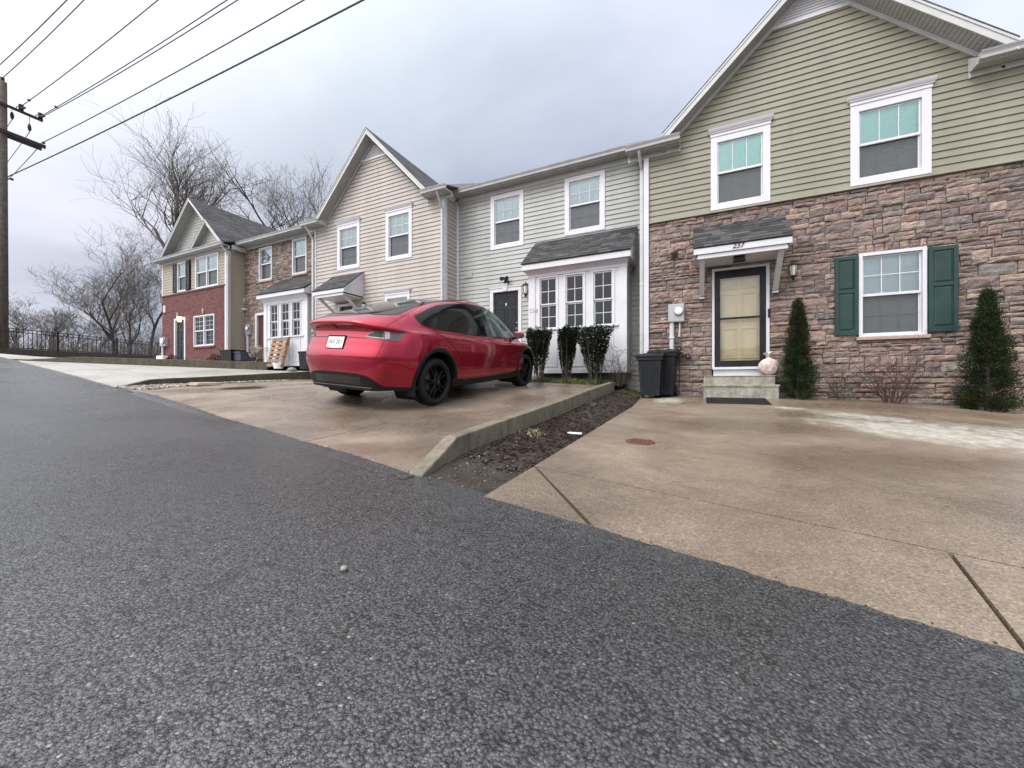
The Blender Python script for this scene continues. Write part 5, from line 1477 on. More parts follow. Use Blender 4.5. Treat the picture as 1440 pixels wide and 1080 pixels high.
# ---------------------------------------------------------------- the red car (built at its own origin: x forward from the rear bumper, z up from the tyres)
CARL = [  # level by level, bottom to roof: 15 points from the middle of the rear, round the left side, to the middle of the nose
 [(0.095, 0, 0.272), (0.1, 0.37, 0.27), (0.16, 0.61, 0.268), (0.345, 0.745, 0.268), (0.52, 0.867, 0.268), (0.97, 0.9, 0.255), (1.5, 0.9, 0.235), (2.1, 0.9, 0.23), (2.7, 0.9, 0.23), (3.2, 0.9, 0.235), (3.86, 0.9, 0.25), (4.28, 0.84, 0.26), (4.52, 0.66, 0.26), (4.62, 0.35, 0.26), (4.64, 0, 0.26)],
 [(0.03, 0, 0.5), (0.04, 0.37, 0.495), (0.11, 0.65, 0.485), (0.295, 0.805, 0.475), (0.52, 0.922, 0.455), (0.97, 0.948, 0.44), (1.5, 0.945, 0.4), (2.1, 0.945, 0.39), (2.7, 0.945, 0.39), (3.2, 0.945, 0.4), (3.86, 0.948, 0.43), (4.32, 0.885, 0.43), (4.6, 0.68, 0.42), (4.71, 0.37, 0.42), (4.73, 0, 0.42)],
 [(0.0, 0, 0.7), (0.012, 0.39, 0.695), (0.085, 0.67, 0.685), (0.275, 0.823, 0.675), (0.52, 0.937, 0.66), (0.97, 0.963, 0.66), (1.5, 0.958, 0.62), (2.1, 0.958, 0.6), (2.7, 0.958, 0.6), (3.2, 0.958, 0.61), (3.86, 0.96, 0.64), (4.33, 0.895, 0.6), (4.6, 0.69, 0.57), (4.72, 0.37, 0.56), (4.74, 0, 0.56)],
 [(0.055, 0, 0.865), (0.065, 0.39, 0.86), (0.135, 0.66, 0.855), (0.335, 0.817, 0.85), (0.56, 0.927, 0.845), (0.97, 0.96, 0.85), (1.5, 0.955, 0.8), (2.1, 0.955, 0.78), (2.7, 0.955, 0.77), (3.2, 0.955, 0.77), (3.86, 0.952, 0.79), (4.3, 0.875, 0.74), (4.56, 0.68, 0.69), (4.69, 0.37, 0.67), (4.71, 0, 0.67)],
 [(0.105, 0, 1.03), (0.113, 0.39, 1.025), (0.175, 0.62, 1.01), (0.39, 0.78, 1.0), (0.59, 0.887, 1.0), (0.97, 0.93, 0.99), (1.5, 0.936, 0.945), (2.1, 0.936, 0.915), (2.7, 0.936, 0.9), (3.2, 0.936, 0.89), (3.86, 0.905, 0.885), (4.22, 0.82, 0.835), (4.46, 0.64, 0.785), (4.58, 0.35, 0.765), (4.61, 0, 0.76)],
 [(0.06, 0, 1.195), (0.072, 0.38, 1.185), (0.175, 0.6, 1.145), (0.375, 0.745, 1.095), (0.63, 0.815, 1.075), (1.0, 0.855, 1.065), (1.5, 0.868, 1.035), (2.1, 0.872, 1.005), (2.7, 0.87, 0.985), (3.2, 0.855, 0.975), (3.66, 0.8, 0.985), (3.68, 0.66, 1.0), (3.7, 0.44, 1.01), (3.71, 0.2, 1.012), (3.71, 0, 1.012)],
 [(1.3, 0, 1.525), (1.27, 0.33, 1.51), (1.12, 0.51, 1.462), (0.95, 0.6, 1.378), (0.98, 0.645, 1.372), (1.3, 0.657, 1.455), (1.78, 0.658, 1.518), (2.15, 0.664, 1.542), (2.5, 0.658, 1.535), (2.78, 0.642, 1.5), (2.98, 0.618, 1.455), (2.96, 0.5, 1.473), (2.93, 0.34, 1.496), (2.91, 0.17, 1.508), (2.9, 0, 1.512)],
]
def zroof(x, y):
    zc = pw(x, [(1.2, 1.50), (1.5, 1.565), (1.8, 1.602), (2.1, 1.618), (2.4, 1.615), (2.65, 1.585), (2.9, 1.512)])
    return zc - 0.07 * (y / 0.66) ** 2
L6 = CARL[6]
CARL.append([(lerp(p[0], lerp(1.62, 2.58, k / 14), .5), p[1] * .52, 0) for k, p in enumerate(L6)])
CARL[7] = [(x, y, zroof(x, y)) for (x, y, z) in CARL[7]]
CARL.append([(lerp(1.62, 2.58, k / 14), 0.0, zroof(lerp(1.62, 2.58, k / 14), 0)) for k in range(15)])
def cget(k, s):
    n = 14
    if s < 0: p = CARL[k][-s]; return Vector((p[0], -p[1], p[2]))
    if s > n: p = CARL[k][2 * n - s]; return Vector((p[0], -p[1], p[2]))
    return Vector(CARL[k][s])
def cat(p0, p1, p2, p3, t):
    return 0.5 * ((2 * p1) + (p2 - p0) * t + (2 * p0 - 5 * p1 + 4 * p2 - p3) * t * t + (3 * p1 - p0 - 3 * p2 + p3) * t ** 3)
def crow(k, s):
    i = max(0, min(13, int(math.floor(s)))) if s >= 0 else int(math.floor(s))
    f = s - i
    return cat(cget(k, i - 1), cget(k, i), cget(k, i + 1), cget(k, i + 2), f)
def CS(s, t):
    """car surface; negative s = right-hand side"""
    sg = 1
    if s < 0: s = -s; sg = -1
    if s > 14: s = 28 - s; sg = -sg
    j = max(0, min(7, int(math.floor(t)))); f = t - j
    r = {}
    def row(k):
        if k < 0: return 2 * crow(0, s) - crow(1, s)
        if k > 8:
            v = crow(7, s); return Vector((v.x, -v.y, v.z))
        return crow(k, s)
    p = cat(row(j - 1), row(j), row(j + 1), row(j + 2), f)
    return Vector((p.x, p.y * sg, p.z))
def CN(s, t):
    e = 0.02
    a = CS(s + e, t) - CS(s - e, t); b = CS(s, min(8, t + e)) - CS(s, t - e)
    n = b.cross(a)
    if n.length < 1e-9: return Vector((0, 0, 1))
    n.normalize()
    p = CS(s, t)
    if n.dot(p - Vector((2.2, 0, 0.75))) < 0: n = -n
    return n
WR, AR = 0.338, 0.425
AX = [(0.97, 0.353), (3.86, 0.353)]
CAR_LOC = None
def car_frame():
    """pose from the four tyre contacts on the sloping driveway"""
    h = Vector((math.sin(math.radians(2.2)), math.cos(math.radians(2.2)), 0)); rgt = Vector((h.y, -h.x, 0))
    R = Vector((-3.335, 4.48, 0)); base = R - h * 0.97 - rgt * 0.93
    def g(x, y):
        p = base + h * x - rgt * y; return Vector((p.x, p.y, zA(p.x, p.y)))
    rr, rl, fr_, fl = g(0.97, -0.83), g(0.97, 0.83), g(3.86, -0.83), g(3.86, 0.83)
    X = ((fr_ + fl) - (rr + rl)).normalized(); Y = ((rl + fl) - (rr + fr_)).normalized()
    Zv = X.cross(Y).normalized(); Y = Zv.cross(X).normalized()
    c = (rr + rl + fr_ + fl) / 4
    org = c - X * (0.97 + 3.86) / 2
    m = Matrix(((X.x, Y.x, Zv.x), (X.y, Y.y, Zv.y), (X.z, Y.z, Zv.z)))
    return org, m
org, rot = car_frame()
CAR = thing('parked_car', 'glossy red coupe crossover car with black wheels parked nose to the grey house', 'car', org, rot=rot.to_euler())

NS, NTT = 14 * 11, 6 * 14 + 2 * 5
def body_mesh():
    mb = MB(); S = [i / 11 for i in range(-NS, NS + 1)]
    T = [j / 14 for j in range(6 * 14)] + [6 + j / 5 for j in range(11)]
    W = len(S)
    for t in T:
        for s in S: mb.vert(CS(s, t))
    V = [Vector(v) for v in mb.v]
    for i, v in enumerate(V):
        if abs(v.y) > 0.6:
            for (ax, az) in AX:
                dx, dz = v.x - ax, v.z - az; r = math.hypot(dx, dz)
                if AR - 0.035 < r < AR + 0.0 and dz > -0.12:
                    k = AR / r; V[i] = Vector((ax + dx * k, v.y, az + dz * k))
    mb.v = [tuple(v) for v in V]
    for j in range(len(T) - 1):
        for i in range(W - 1):
            q = (j * W + i, j * W + i + 1, (j + 1) * W + i + 1, (j + 1) * W + i)
            c = (V[q[0]] + V[q[1]] + V[q[2]] + V[q[3]]) / 4
            if abs(c.y) > 0.6 and any(math.hypot(c.x - ax, c.z - az) < AR - 0.002 for ax, az in AX): continue
            mb.fidx(q)
    return mb
bmsh = body_mesh()
body_o = bmsh.build('body', M['paint'], CAR, smooth=True, local=True, recalc=True)

def panel(name, mat, parent, s0, s1, tlo, thi, ns, nt, off=0.004, rim=0.010, label=None, mirror=False, smooth=True):
    mb = MB()
    for sg in ((1, -1) if mirror else (1,)):
        b = len(mb.v); W = ns + 1
        for j in range(nt + 1):
            for i in range(ns + 1):
                s = lerp(s0, s1, i / ns); a, c = tlo(s), thi(s); t = lerp(a, c, j / nt)
                p = CS(s * sg, t) + CN(s * sg, t) * off; mb.vert(p)
        for j in range(nt):
            for i in range(ns): mb.fidx((b + j * W + i, b + j * W + i + 1, b + (j + 1) * W + i + 1, b + (j + 1) * W + i))
        ring = [(i, 0) for i in range(ns)] + [(ns, j) for j in range(nt)] + [(ns - i, nt) for i in range(ns)] + [(0, nt - j) for j in range(nt)]
        bk = []
        for (i, j) in ring:
            s = lerp(s0, s1, i / ns); t = lerp(tlo(s), thi(s), j / nt)
            bk.append(mb.vert(CS(s * sg, t) + CN(s * sg, t) * (off - rim)))
        for k in range(len(ring)):
            (i, j), (i2, j2) = ring[k], ring[(k + 1) % len(ring)]
            mb.fidx((b + j * W + i, bk[k], bk[(k + 1) % len(ring)], b + j2 * W + i2))
    o = mb.build(name, M[mat], parent, smooth=True, local=True, recalc=True, auto=35, label=label)
    return o
def const(v): return lambda s: v
def pws(*pts): return lambda s: pw(abs(s), pts)
# glass
panel('roof_glass', 'carroof', body_o, -14, 14, const(6.30), const(8.0), 140, 10, 0.003)
panel('rear_window', 'carroof', CAR, -2.30, 2.30, pws((0, 5.20), (1.4, 5.22), (2.1, 5.34), (2.3, 5.44)), pws((0, 6.12), (1.6, 6.12), (2.1, 6.03), (2.3, 5.92)), 46, 18, 0.004)
panel('windscreen', 'carglass', CAR, 11.4, 16.6, const(5.06), lambda s: 6.05, 30, 10, 0.004)
gl_lo = pws((3.72, 5.60), (4.0, 5.47), (4.4, 5.29), (4.8, 5.17), (5.3, 5.09), (6, 5.065), (10.4, 5.06))
gl_hi = pws((3.72, 5.62), (4.0, 5.70), (4.5, 5.82), (5.0, 5.89), (5.5, 5.92), (9.2, 5.92), (10.0, 5.86), (10.4, 5.8))
fr_lo = lambda s: gl_lo(s) - pw(abs(s), [(3.6, .03), (4.2, .07), (5.5, .055)]); fr_hi = lambda s: gl_hi(s) + pw(abs(s), [(3.6, .03), (4.2, .04), (5.5, .05)])
for sg in (-1, 1):
    panel('window_trim', 'cargloss', CAR, 3.60 * sg, 10.5 * sg, fr_lo, fr_hi, 70, 8, 0.0035)
    panel('rear_side_window', 'carglass', CAR, 3.85 * sg, 7.50 * sg, gl_lo, gl_hi, 44, 8, 0.0065)
    panel('front_side_window', 'carglasslt', CAR, 7.85 * sg, 10.28 * sg, gl_lo, gl_hi, 30, 8, 0.0065)
# doors: skins with their own shut lines
for sg in (-1, 1):
    def seamline(fn, n=36, w=0.0035):
        seam = MB()
        for k in range(n):
            (s0, t0), (s1, t1) = fn(k / n), fn((k + 1) / n)
            a, b = CS(s0 * sg, t0), CS(s1 * sg, t1); nn = CN(s0 * sg, t0); tn = (b - a).normalized() if (b - a).length > 1e-6 else Vector((1, 0, 0)); sd_ = nn.cross(tn) * w
            o = nn * 0.0022; seam.face([a - sd_ + o, a + sd_ + o, b + sd_ + o, b - sd_ + o])
        seam.build('shut_line', M['cargloss'], body_o, local=True)
    rear_edge = lambda f: (lerp(6.05, 4.75, max(0, (f - .35) / .65) ** 1.1) if f > .35 else 6.05, lerp(0.75, 4.98, f))
    mid_edge = lambda f: (lerp(7.55, 7.62, f), lerp(0.75, 5.02, f))
    front_edge = lambda f: (lerp(9.65, 9.75, f) + 0.12 * math.sin(f * 3), lerp(0.75, 4.98, f))
    for fn in (rear_edge, mid_edge, front_edge): seamline(fn)
    seamline(lambda f: (lerp(6.05, 9.65, f), 0.75), 40)
    seamline(lambda f: (lerp(2.05, 2.75, f), lerp(2.05, 5.6, f)), 36)          # hatch and quarter panel
    seamline(lambda f: (lerp(1.25, 4.3, f), lerp(1.95, 1.92, f) ), 40, 0.0025)       # bumper joint
    for (sa, sb) in ((6.12, 7.50), (7.66, 9.66)):
        d = panel('door', 'paint', CAR, sa * sg, sb * sg, const(0.80), const(4.93), 30, 30, 0.0015, 0.004)
        sh = sa + (0.16 if sa < 7 else 0.22) * (sb - sa)
        h = panel('handle', 'paint', d, (sh - 0.16) * sg, (sh + 0.22) * sg, const(3.93), const(4.10), 8, 3, 0.009, 0.009)
# lower cladding, rear valance
for sg in (-1, 1):
    panel('rocker_trim', 'carblack', CAR, 5.7 * sg, 9.4 * sg, const(-0.0), pws((5.7, .85), (6.2, .62), (9.0, .62), (9.4, .85)), 40, 6, 0.010, 0.02)
panel('rear_valance', 'carblack', CAR, -4.35, 4.35, const(0.0), pws((0, 0.96), (1.0, 0.95), (1.5, 0.86), (1.85, 0.66), (2.15, 0.40), (2.45, 0.24), (3.0, .2), (4.35, 0.16)), 80, 10, 0.008, 0.02)
panel('valance_strip', 'chrome', CAR, -1.75, 1.75, const(0.16), const(0.20), 40, 1, 0.012, 0.006)
panel('tow_cover', 'cargloss', CAR, -1.2, 1.2, const(0.32), const(0.78), 40, 6, 0.010, 0.004)
for sg in (-1, 1):
    panel('rear_reflector', 'lens', CAR, 2.25 * sg, 2.85 * sg, const(0.92), const(1.0), 10, 1, 0.008)
# tail lamps: smoked wrap-round lens with pale inner band
for sg in (-1, 1):
    tl = panel('tail_lamp', 'lens', CAR, 1.30 * sg, 3.42 * sg, pws((1.30, 3.58), (1.6, 3.50), (2.3, 3.36), (2.95, 3.30), (3.42, 4.05)), pws((1.30, 3.62), (1.55, 3.92), (2.0, 4.20), (3.42, 4.26)), 34, 6, 0.006, 0.010)
    panel('lamp_band', 'lenslt', tl, 1.36 * sg, 2.30 * sg, pws((1.36, 3.58), (2.3, 3.46)), pws((1.36, 3.63), (2.3, 3.53)), 16, 1, 0.009, 0.004)
    panel('lamp_band', 'lenslt', tl, 2.34 * sg, 2.56 * sg, pws((2.34, 3.42), (2.56, 3.5)), pws((2.34, 4.16), (2.56, 4.16)), 6, 4, 0.009, 0.004)
    panel('lamp_black_band', 'cargloss', tl, 1.5 * sg, 2.24 * sg, pws((1.5, 3.62), (2.24, 3.60)), pws((1.5, 3.74), (2.0, 4.06), (2.24, 4.12)), 14, 3, 0.009, 0.004)  # gloss black band inside the lens
# trunk crease shadow gap under the lid and number plate recess
panel('lid_gap', 'cargloss', body_o, -1.5, 1.5, const(3.42), pws((0, 3.52), (1.2, 3.50), (1.5, 3.46)), 40, 1, 0.001, 0.004)
pl = MB(); c0 = CS(0, 3.02); nrm = CN(0, 3.02); upv = (CS(0, 3.2) - CS(0, 2.85)).normalized(); yv = Vector((0, 1, 0)); nv_ = upv.cross(yv).normalized()
if nv_.x > 0: nv_ = -nv_
def pp(y, z, o): return c0 + yv * y + upv * z + nv_ * o
w2, h2 = 0.155, 0.078
pl.hexa([pp(-w2, -h2, .006), pp(w2, -h2, .006), pp(w2, -h2, .011), pp(-w2, -h2, .011), pp(-w2, h2, .006), pp(w2, h2, .006), pp(w2, h2, .011), pp(-w2, h2, .011)])
plate = pl.build('licence_plate', M['plate'], CAR, local=True, recalc=True)
fr = MB()
for (a, b, c_, d_) in ((-w2 - .008, w2 + .008, h2, h2 + .02), (-w2 - .008, w2 + .008, -h2 - .008, -h2), (-w2 - .008, -w2, -h2, h2), (w2, w2 + .008, -h2, h2)):
    fr.hexa([pp(a, c_, .003), pp(b, c_, .003), pp(b, c_, .013), pp(a, c_, .013), pp(a, d_, .003), pp(b, d_, .003), pp(b, d_, .013), pp(a, d_, .013)])
fr.build('plate_frame', M['carblack'], plate, local=True, recalc=True)
a, b, c_, d_ = -w2 + .01, w2 - .01, -h2 + .006, -h2 + .016
for (a, b) in ((-w2 + .012, -w2 + .07), (w2 - .07, w2 - .012)):
    bt = MB(); bt.face([pp(a, c_, .0118), pp(b, c_, .0118), pp(b, d_, .0118), pp(a, d_, .0118)])
    bt.build('plate_stripe', M['platered'], plate, local=True)
tm = Matrix(((-yv).to_tuple(), upv.to_tuple(), nv_.to_tuple())).transposed()
text_obj('plate_text', '365\u00b7201', 0.082, M['numblack'], plate, pp(0, 0.004, .0115), tm, 0.001, local=True)
em = MB(); ce = CS(0, 4.33); ue = (CS(0, 4.5) - CS(0, 4.15)).normalized(); ne = ue.cross(yv).normalized()
if ne.x > 0: ne = -ne
def pe(y, z, o): return ce + yv * y + ue * z + ne * o
em_poly = [(-.034, .040), (.034, .040), (.030, .027), (.010, .030), (.0, -.045), (-.010, .030), (-.030, .027)]
b = len(em.v)
for (y, z) in em_poly: em.vert(pe(y, z, .006))
for (y, z) in em_poly: em.vert(pe(y, z, -.004))
n = len(em_poly)
em.fidx(range(b, b + n))
for i in range(n): em.fidx((b + i, b + n + i, b + n + (i + 1) % n, b + (i + 1) % n))
em.build('emblem', M['cargloss'], CAR, local=True)
# wheel arches
kd_pts = [(i, Vector(v)) for i, v in enumerate(bmsh.v) if v[1] < -0.7 and v[2] < 1.05]
kd = kdtree.KDTree(len(kd_pts))
for i, v in kd_pts: kd.insert(Vector((v.x, 0, v.z)), i)
kd.balance()
def side_y(x, z):
    r = kd.find_n(Vector((x, 0, z)), 4)
    return sum(abs(bmsh.v[i][1]) / (d + 1e-4) for _, i, d in r) / sum(1 / (d + 1e-4) for _, i, d in r)
for (ax, az) in AX:
    for sg in (-1, 1):
        mb = MB(); N = 48
        for i in range(N + 1):
            th = math.radians(lerp(-12, 192, i / N)); c, s_ = math.cos(th), math.sin(th)
            for (r, o) in ((AR - 0.012, -0.09), (AR - 0.012, 0.006), (AR + 0.008, 0.012), (AR + 0.034, 0.009), (AR + 0.046, 0.002), (AR + 0.046, -0.02)):
                x, z = ax + r * c, az + r * s_
                mb.vert((x, sg * (side_y(ax + (AR + 0.02) * c, az + (AR + 0.02) * s_) * (1 if o < 0.015 or True else 1) + o), z))
        for i in range(N):
            for k in range(5): mb.fidx((i * 6 + k, i * 6 + k + 1, (i + 1) * 6 + k + 1, (i + 1) * 6 + k))
        mb.build('wheel_arch', M['carblack'], CAR, smooth=True, local=True, recalc=True, auto=50)
        mb = MB(); N = 30
        for i in range(N + 1):
            th = math.radians(lerp(-35, 215, i / N)); c, s_ = math.cos(th), math.sin(th)
            for y in (0.5, 0.9): mb.vert((ax + AR * 1.0 * c, sg * y, az + AR * 1.0 * s_))
        for i in range(N): mb.fidx((i * 2, i * 2 + 1, i * 2 + 3, i * 2 + 2))
        b = len(mb.v); mb.v.append((ax, sg * 0.5, az))
        for i in range(N): mb.fidx((b, i * 2, i * 2 + 2))
        mb.build('wheel_well', M['carblack'], CAR, local=True)
    # wheels
def make_wheel(ax, sg):
    t = MB(); R = WR; yo, yi = 0.935, 0.70
    prof = [(0.245, yi), (0.30, yi - .004), (R - .02, yi + .006), (R - .003, yi + .03), (R, yi + .06), (R, yo - .06), (R - .003, yo - .03), (R - .022, yo - .004), (0.285, yo + .004), (0.262, yo - .002), (0.252, yo - .012), (0.245, yo - .03), (0.245, yi)]
    t.lathe([(r, y * sg) for r, y in prof], 48, (ax, 0, WR), 'y')
    for k in range(60):                                      # tread blocks
        a = k * 2 * math.pi / 60
        for q in range(3):
            y0 = lerp(yi + .05, yo - .05, q / 3) + .004; y1 = lerp(yi + .05, yo - .05, (q + 1) / 3) - .004
            p = []
            for rr in (R - .004, R + .004):
                for (aa, yy) in ((a - .042, y0), (a + .042, y0), (a + .042, y1), (a - .042, y1)):
                    p.append((ax + rr * math.cos(aa), yy * sg, WR + rr * math.sin(aa)))
            t.hexa(p)
    wh = t.build('wheel', M['tyre'], CAR, smooth=True, local=True, recalc=True, auto=40)
    r = MB(); y = (yo - .022) * sg
    r.lathe([(0.252, (yo - .008) * sg), (0.240, (yo - .012) * sg), (0.232, (yo - .05) * sg), (0.232, (yi + .02) * sg)], 48, (ax, 0, WR), 'y')
    r.lathe([(0.001, y + .004 * sg), (0.035, y + .002 * sg), (0.052, y - .012 * sg), (0.055, y - .05 * sg)], 20, (ax, 0, WR), 'y')
    for k in range(5):
        a0 = k * 2 * math.pi / 5 + 0.55
        for da in (-0.20, 0.20):
            a1 = a0 + da
            pi_ = Vector((math.cos(a0 + da * .35), 0, math.sin(a0 + da * .35))) * 0.04; po = Vector((math.cos(a1), 0, math.sin(a1))) * 0.236
            dr = (po - pi_).normalized(); sd_ = Vector((-dr.z, 0, dr.x))
            wi, wo = 0.018, 0.013
            c = Vector((ax, 0, WR))
            def q(p, w, yy): return c + p + sd_ * w + Vector((0, yy, 0))
            yf0, yf1 = y - .004 * sg, y - .010 * sg; yb0, yb1 = y - .045 * sg, y - .05 * sg
            r.hexa([q(pi_, -wi, yb0), q(po, -wo, yb1), q(po, wo, yb1), q(pi_, wi, yb0), q(pi_, -wi * .6, yf0), q(po, -wo * .6, yf1), q(po, wo * .6, yf1), q(pi_, wi * .6, yf0)])
    rm = r.build('rim', M['rim'], wh, local=True, recalc=True, bevel=0.003)
    d = MB(); yd = (yo - .09) * sg
    d.lathe([(0.06, yd), (0.165, yd), (0.165, yd - .025 * sg), (0.06, yd - .025 * sg)], 36, (ax, 0, WR), 'y')
    d.build('brake_disc', M['disc'], wh, local=True)
    k_ = MB(); k_.lathe([(0.001, yd - .03 * sg), (0.232, yd - .03 * sg)], 36, (ax, 0, WR), 'y'); k_.build('hub_back', M['carblack'], wh, local=True)
for (ax, az) in AX:
    for sg in (-1, 1): make_wheel(ax, sg)
# mud flaps, underbody, mirrors
for sg in (-1, 1):
    mb = MB(); mb.hexa([(0.52, sg * .78, .17), (0.54, sg * .78, .17), (0.54, sg * .915, .17), (0.52, sg * .915, .17), (0.50, sg * .76, .40), (0.53, sg * .76, .40), (0.53, sg * .925, .40), (0.50, sg * .925, .40)])
    mb.build('mud_flap', M['carblack'], CAR, local=True, bevel=0.004, recalc=True)
mb = MB(); mb.box(0.75, 4.45, -0.62, 0.62, 0.27, 0.62); mb.box(1.42, 3.40, -0.86, 0.86, 0.215, 0.6); mb.build('underbody', M['carblack'], CAR, local=True)
for sg in (-1, 1):
    mb = MB(); c = Vector((3.32, sg * 1.015, 1.055))
    n1_, n2_ = 14, 10
    for j in range(n2_ + 1):
        ph = -math.pi / 2 + math.pi * j / n2_
        for i in range(n1_):
            a = 2 * math.pi * i / n1_
            x, y, z = math.cos(ph) * math.cos(a), math.cos(ph) * math.sin(a), math.sin(ph)
            x = math.copysign(abs(x) ** .7, x); y = math.copysign(abs(y) ** .8, y); z = math.copysign(abs(z) ** .8, z)
            mb.vert((c.x + x * (0.115 if x > 0 else 0.045), c.y + y * 0.105, c.z + z * 0.07 * (1 - .15 * y * sg)))
    for j in range(n2_):
        for i in range(n1_):
            i2 = (i + 1) % n1_; mb.fidx((j * n1_ + i, j * n1_ + i2, (j + 1) * n1_ + i2, (j + 1) * n1_ + i))
    mr = mb.build('wing_mirror', M['paint'], CAR, smooth=True, local=True, recalc=True)
    st = MB(); st.tube([(3.36, sg * .86, .985), (3.37, sg * .93, 1.0), (3.36, sg * 1.0, 1.02)], [0.03, 0.025, 0.022], 8); st.build('mirror_stalk', M['carblack'], mr, local=True, smooth=True)
    gm = MB(); gm.face([(3.268, sg * .93, 1.01), (3.268, sg * 1.09, 1.01), (3.268, sg * 1.095, 1.10), (3.268, sg * .93, 1.10)]); gm.build('mirror_glass', M['chrome'], mr, local=True)

# ---------------------------------------------------------------- things standing about
def foliage(mb, n, fn, size, cols, seed, aspect=0.5):
    """leaf faces; fn(r) -> (point, direction)"""
    r = random.Random(seed)
    for _ in range(n):
        p, dr = fn(r)
        p = Vector(p); dr = Vector(dr).normalized()
        s = r.uniform(*size); a = dr.cross(Vector((r.gauss(0, 1), r.gauss(0, 1), r.gauss(0, 1))))
        if a.length < 1e-3: continue
        a.normalize(); w = s * aspect * r.uniform(.7, 1.3); k = r.uniform(.6, 1.4); c = r.choice(cols); c = tuple(x * k for x in c)
        t = p + dr * s; m = p + dr * s * .5
        mb.face([p, m + a * w * .5, t, m - a * w * .5], 0, c)

def cypress(u, d, zg, h, w, seed, label):
    t = thing('evergreen_shrub', label, 'shrub', (u, d, zg), 'conical evergreens by the stone wall')
    tr = MB(); tr.tube([(u, d, zg - .05), (u + .01, d, zg + h * .5), (u, d, zg + h * .96)], [0.03, 0.02, 0.004], 6); tr.build('trunk', M['bark'], t)
    r0 = random.Random(seed)
    # overlapping sprays: upward fans attached along short branches
    sprays = []
    for i in range(430):
        f = r0.random() ** 0.85
        z = f * h * 0.97
        rad = w * .5 * (1 - f) ** 0.92 * (0.88 + .24 * mnoise.noise(Vector((f * 7, seed, 0)))) + 0.022
        if f < 0.10: rad *= 0.72 + f * 2.8
        a = r0.uniform(0, 6.283)
        rad *= 0.80 + 0.30 * mnoise.noise(Vector((math.cos(a) * 1.6, math.sin(a) * 1.6, f * 5 + seed)))
        sprays.append((a, z, rad))
    f = MB()
    cols = [(0.015, 0.028, 0.010), (0.022, 0.040, 0.013), (0.010, 0.018, 0.008), (0.030, 0.044, 0.016), (0.036, 0.028, 0.014)]
    rr = random.Random(seed + 1)
    for (a, z, rad) in sprays:
        ca, sa = math.cos(a), math.sin(a)
        tip = Vector((u + ca * rad, d + sa * rad, zg + z + 0.06)); root = Vector((u + ca * rad * .35, d + sa * rad * .35, zg + z - 0.02))
        ax = tip - root; col = rr.choice(cols); kk = rr.uniform(.6, 1.35)
        for q in range(120):
            k = rr.random(); p = root + ax * k + Vector((rr.gauss(0, .028), rr.gauss(0, .028), rr.gauss(0, .035)))
            dr = (ax.normalized() * .6 + Vector((ca * .4, sa * .4, 0.9)) + Vector((rr.gauss(0, .45), rr.gauss(0, .45), rr.gauss(0, .35)))).normalized()
            s = rr.uniform(.013, .034); sd_ = dr.cross(Vector((rr.gauss(0, 1), rr.gauss(0, 1), rr.gauss(0, 1)))).normalized() * s * .2
            c = tuple(x * kk * rr.uniform(.75, 1.3) for x in col)
            f.face([p - sd_, p + sd_, p + dr * s + sd_ * .25, p + dr * s - sd_ * .25], 0, c)
    f.build('crown', M['leaf'], t)
cypress(1.70, 8.72, z237(1.7, 8.72), 1.80, 0.90, 3, 'narrow conical evergreen between the front door and the bare bush')
cypress(4.10, 8.62, z237(4.1, 8.62), 1.86, 1.10, 9, 'tall dark conical evergreen right of the green shuttered window')

def vee_bush(u, d, zg, h, wt, wb, seed, label, lean=0.0):
    t = thing('evergreen_bush', label, 'bush', (u, d, zg), 'clipped evergreens in front of the white bay')
    s = MB(); r = random.Random(seed); tips = []
    for i in range(16):
        a = r.uniform(0, 6.283); k = math.sqrt(r.random())
        x0, y0 = u + math.cos(a) * wb * .3 * k, d + math.sin(a) * wb * .3 * k
        x1, y1 = u + lean + math.cos(a) * wt * .46 * k, d + math.sin(a) * wt * .34 * k
        m = (lerp(x0, x1, .45) + r.gauss(0, .02), lerp(y0, y1, .45) + r.gauss(0, .02), zg + h * .45)
        e = (x1, y1, zg + h * r.uniform(.85, .97)); s.tube([(x0, y0, zg - .05), m, e], [.012, .008, .003], 5, cap=False); tips.append(((x0, y0, zg), m, e))
    s.build('stem', M['browntwig'], t)
    f = MB(); cols = [(0.008, 0.015, 0.007), (0.012, 0.020, 0.008), (0.006, 0.010, 0.006), (0.016, 0.024, 0.011)]
    def pick(r):
        while True:
            k = r.random() ** 0.72
            a = r.uniform(0, 6.283); q = math.sqrt(r.random())
            wd = lerp(wb * .7, wt, min(1, k * 1.12) ** .9) * .5 * (0.92 + .22 * mnoise.noise(Vector((math.cos(a) * 2 + seed, math.sin(a) * 2, k * 4))))
            den = 1.0 if k > .45 else 0.06 + k * 1.5
            if r.random() > den or (k > .86 and mnoise.noise(Vector((math.cos(a) * q * 2.2 + seed, math.sin(a) * q * 2.2, 5))) < (k - .93) * 5): continue
            x, y, z = u + lean * k + math.cos(a) * wd * q, d + math.sin(a) * wd * .72 * q, zg + h * (0.10 + .90 * k) + (r.gauss(0, .012) if k > .9 else 0)
            if mnoise.noise(Vector((x * 13, y * 13, z * 13))) < -0.26 and k < .8: continue
            return (x, y, z), (math.cos(a) * .8 + r.gauss(0, .5), math.sin(a) * .8 + r.gauss(0, .5), .5 + r.gauss(0, .5))
    foliage(f, 13000, pick, (.02, .042), cols, seed, .6)
    f.build('crown', M['leaf'], t)
zb = lambda u: max(zA(u, 8.6) - .02, zM(-1.55, 8.7)) + .02
vee_bush(-3.40, 8.60, zb(-3.4), 1.30, .70, .26, 2, 'clipped evergreen bush nearest the nose of the red car')
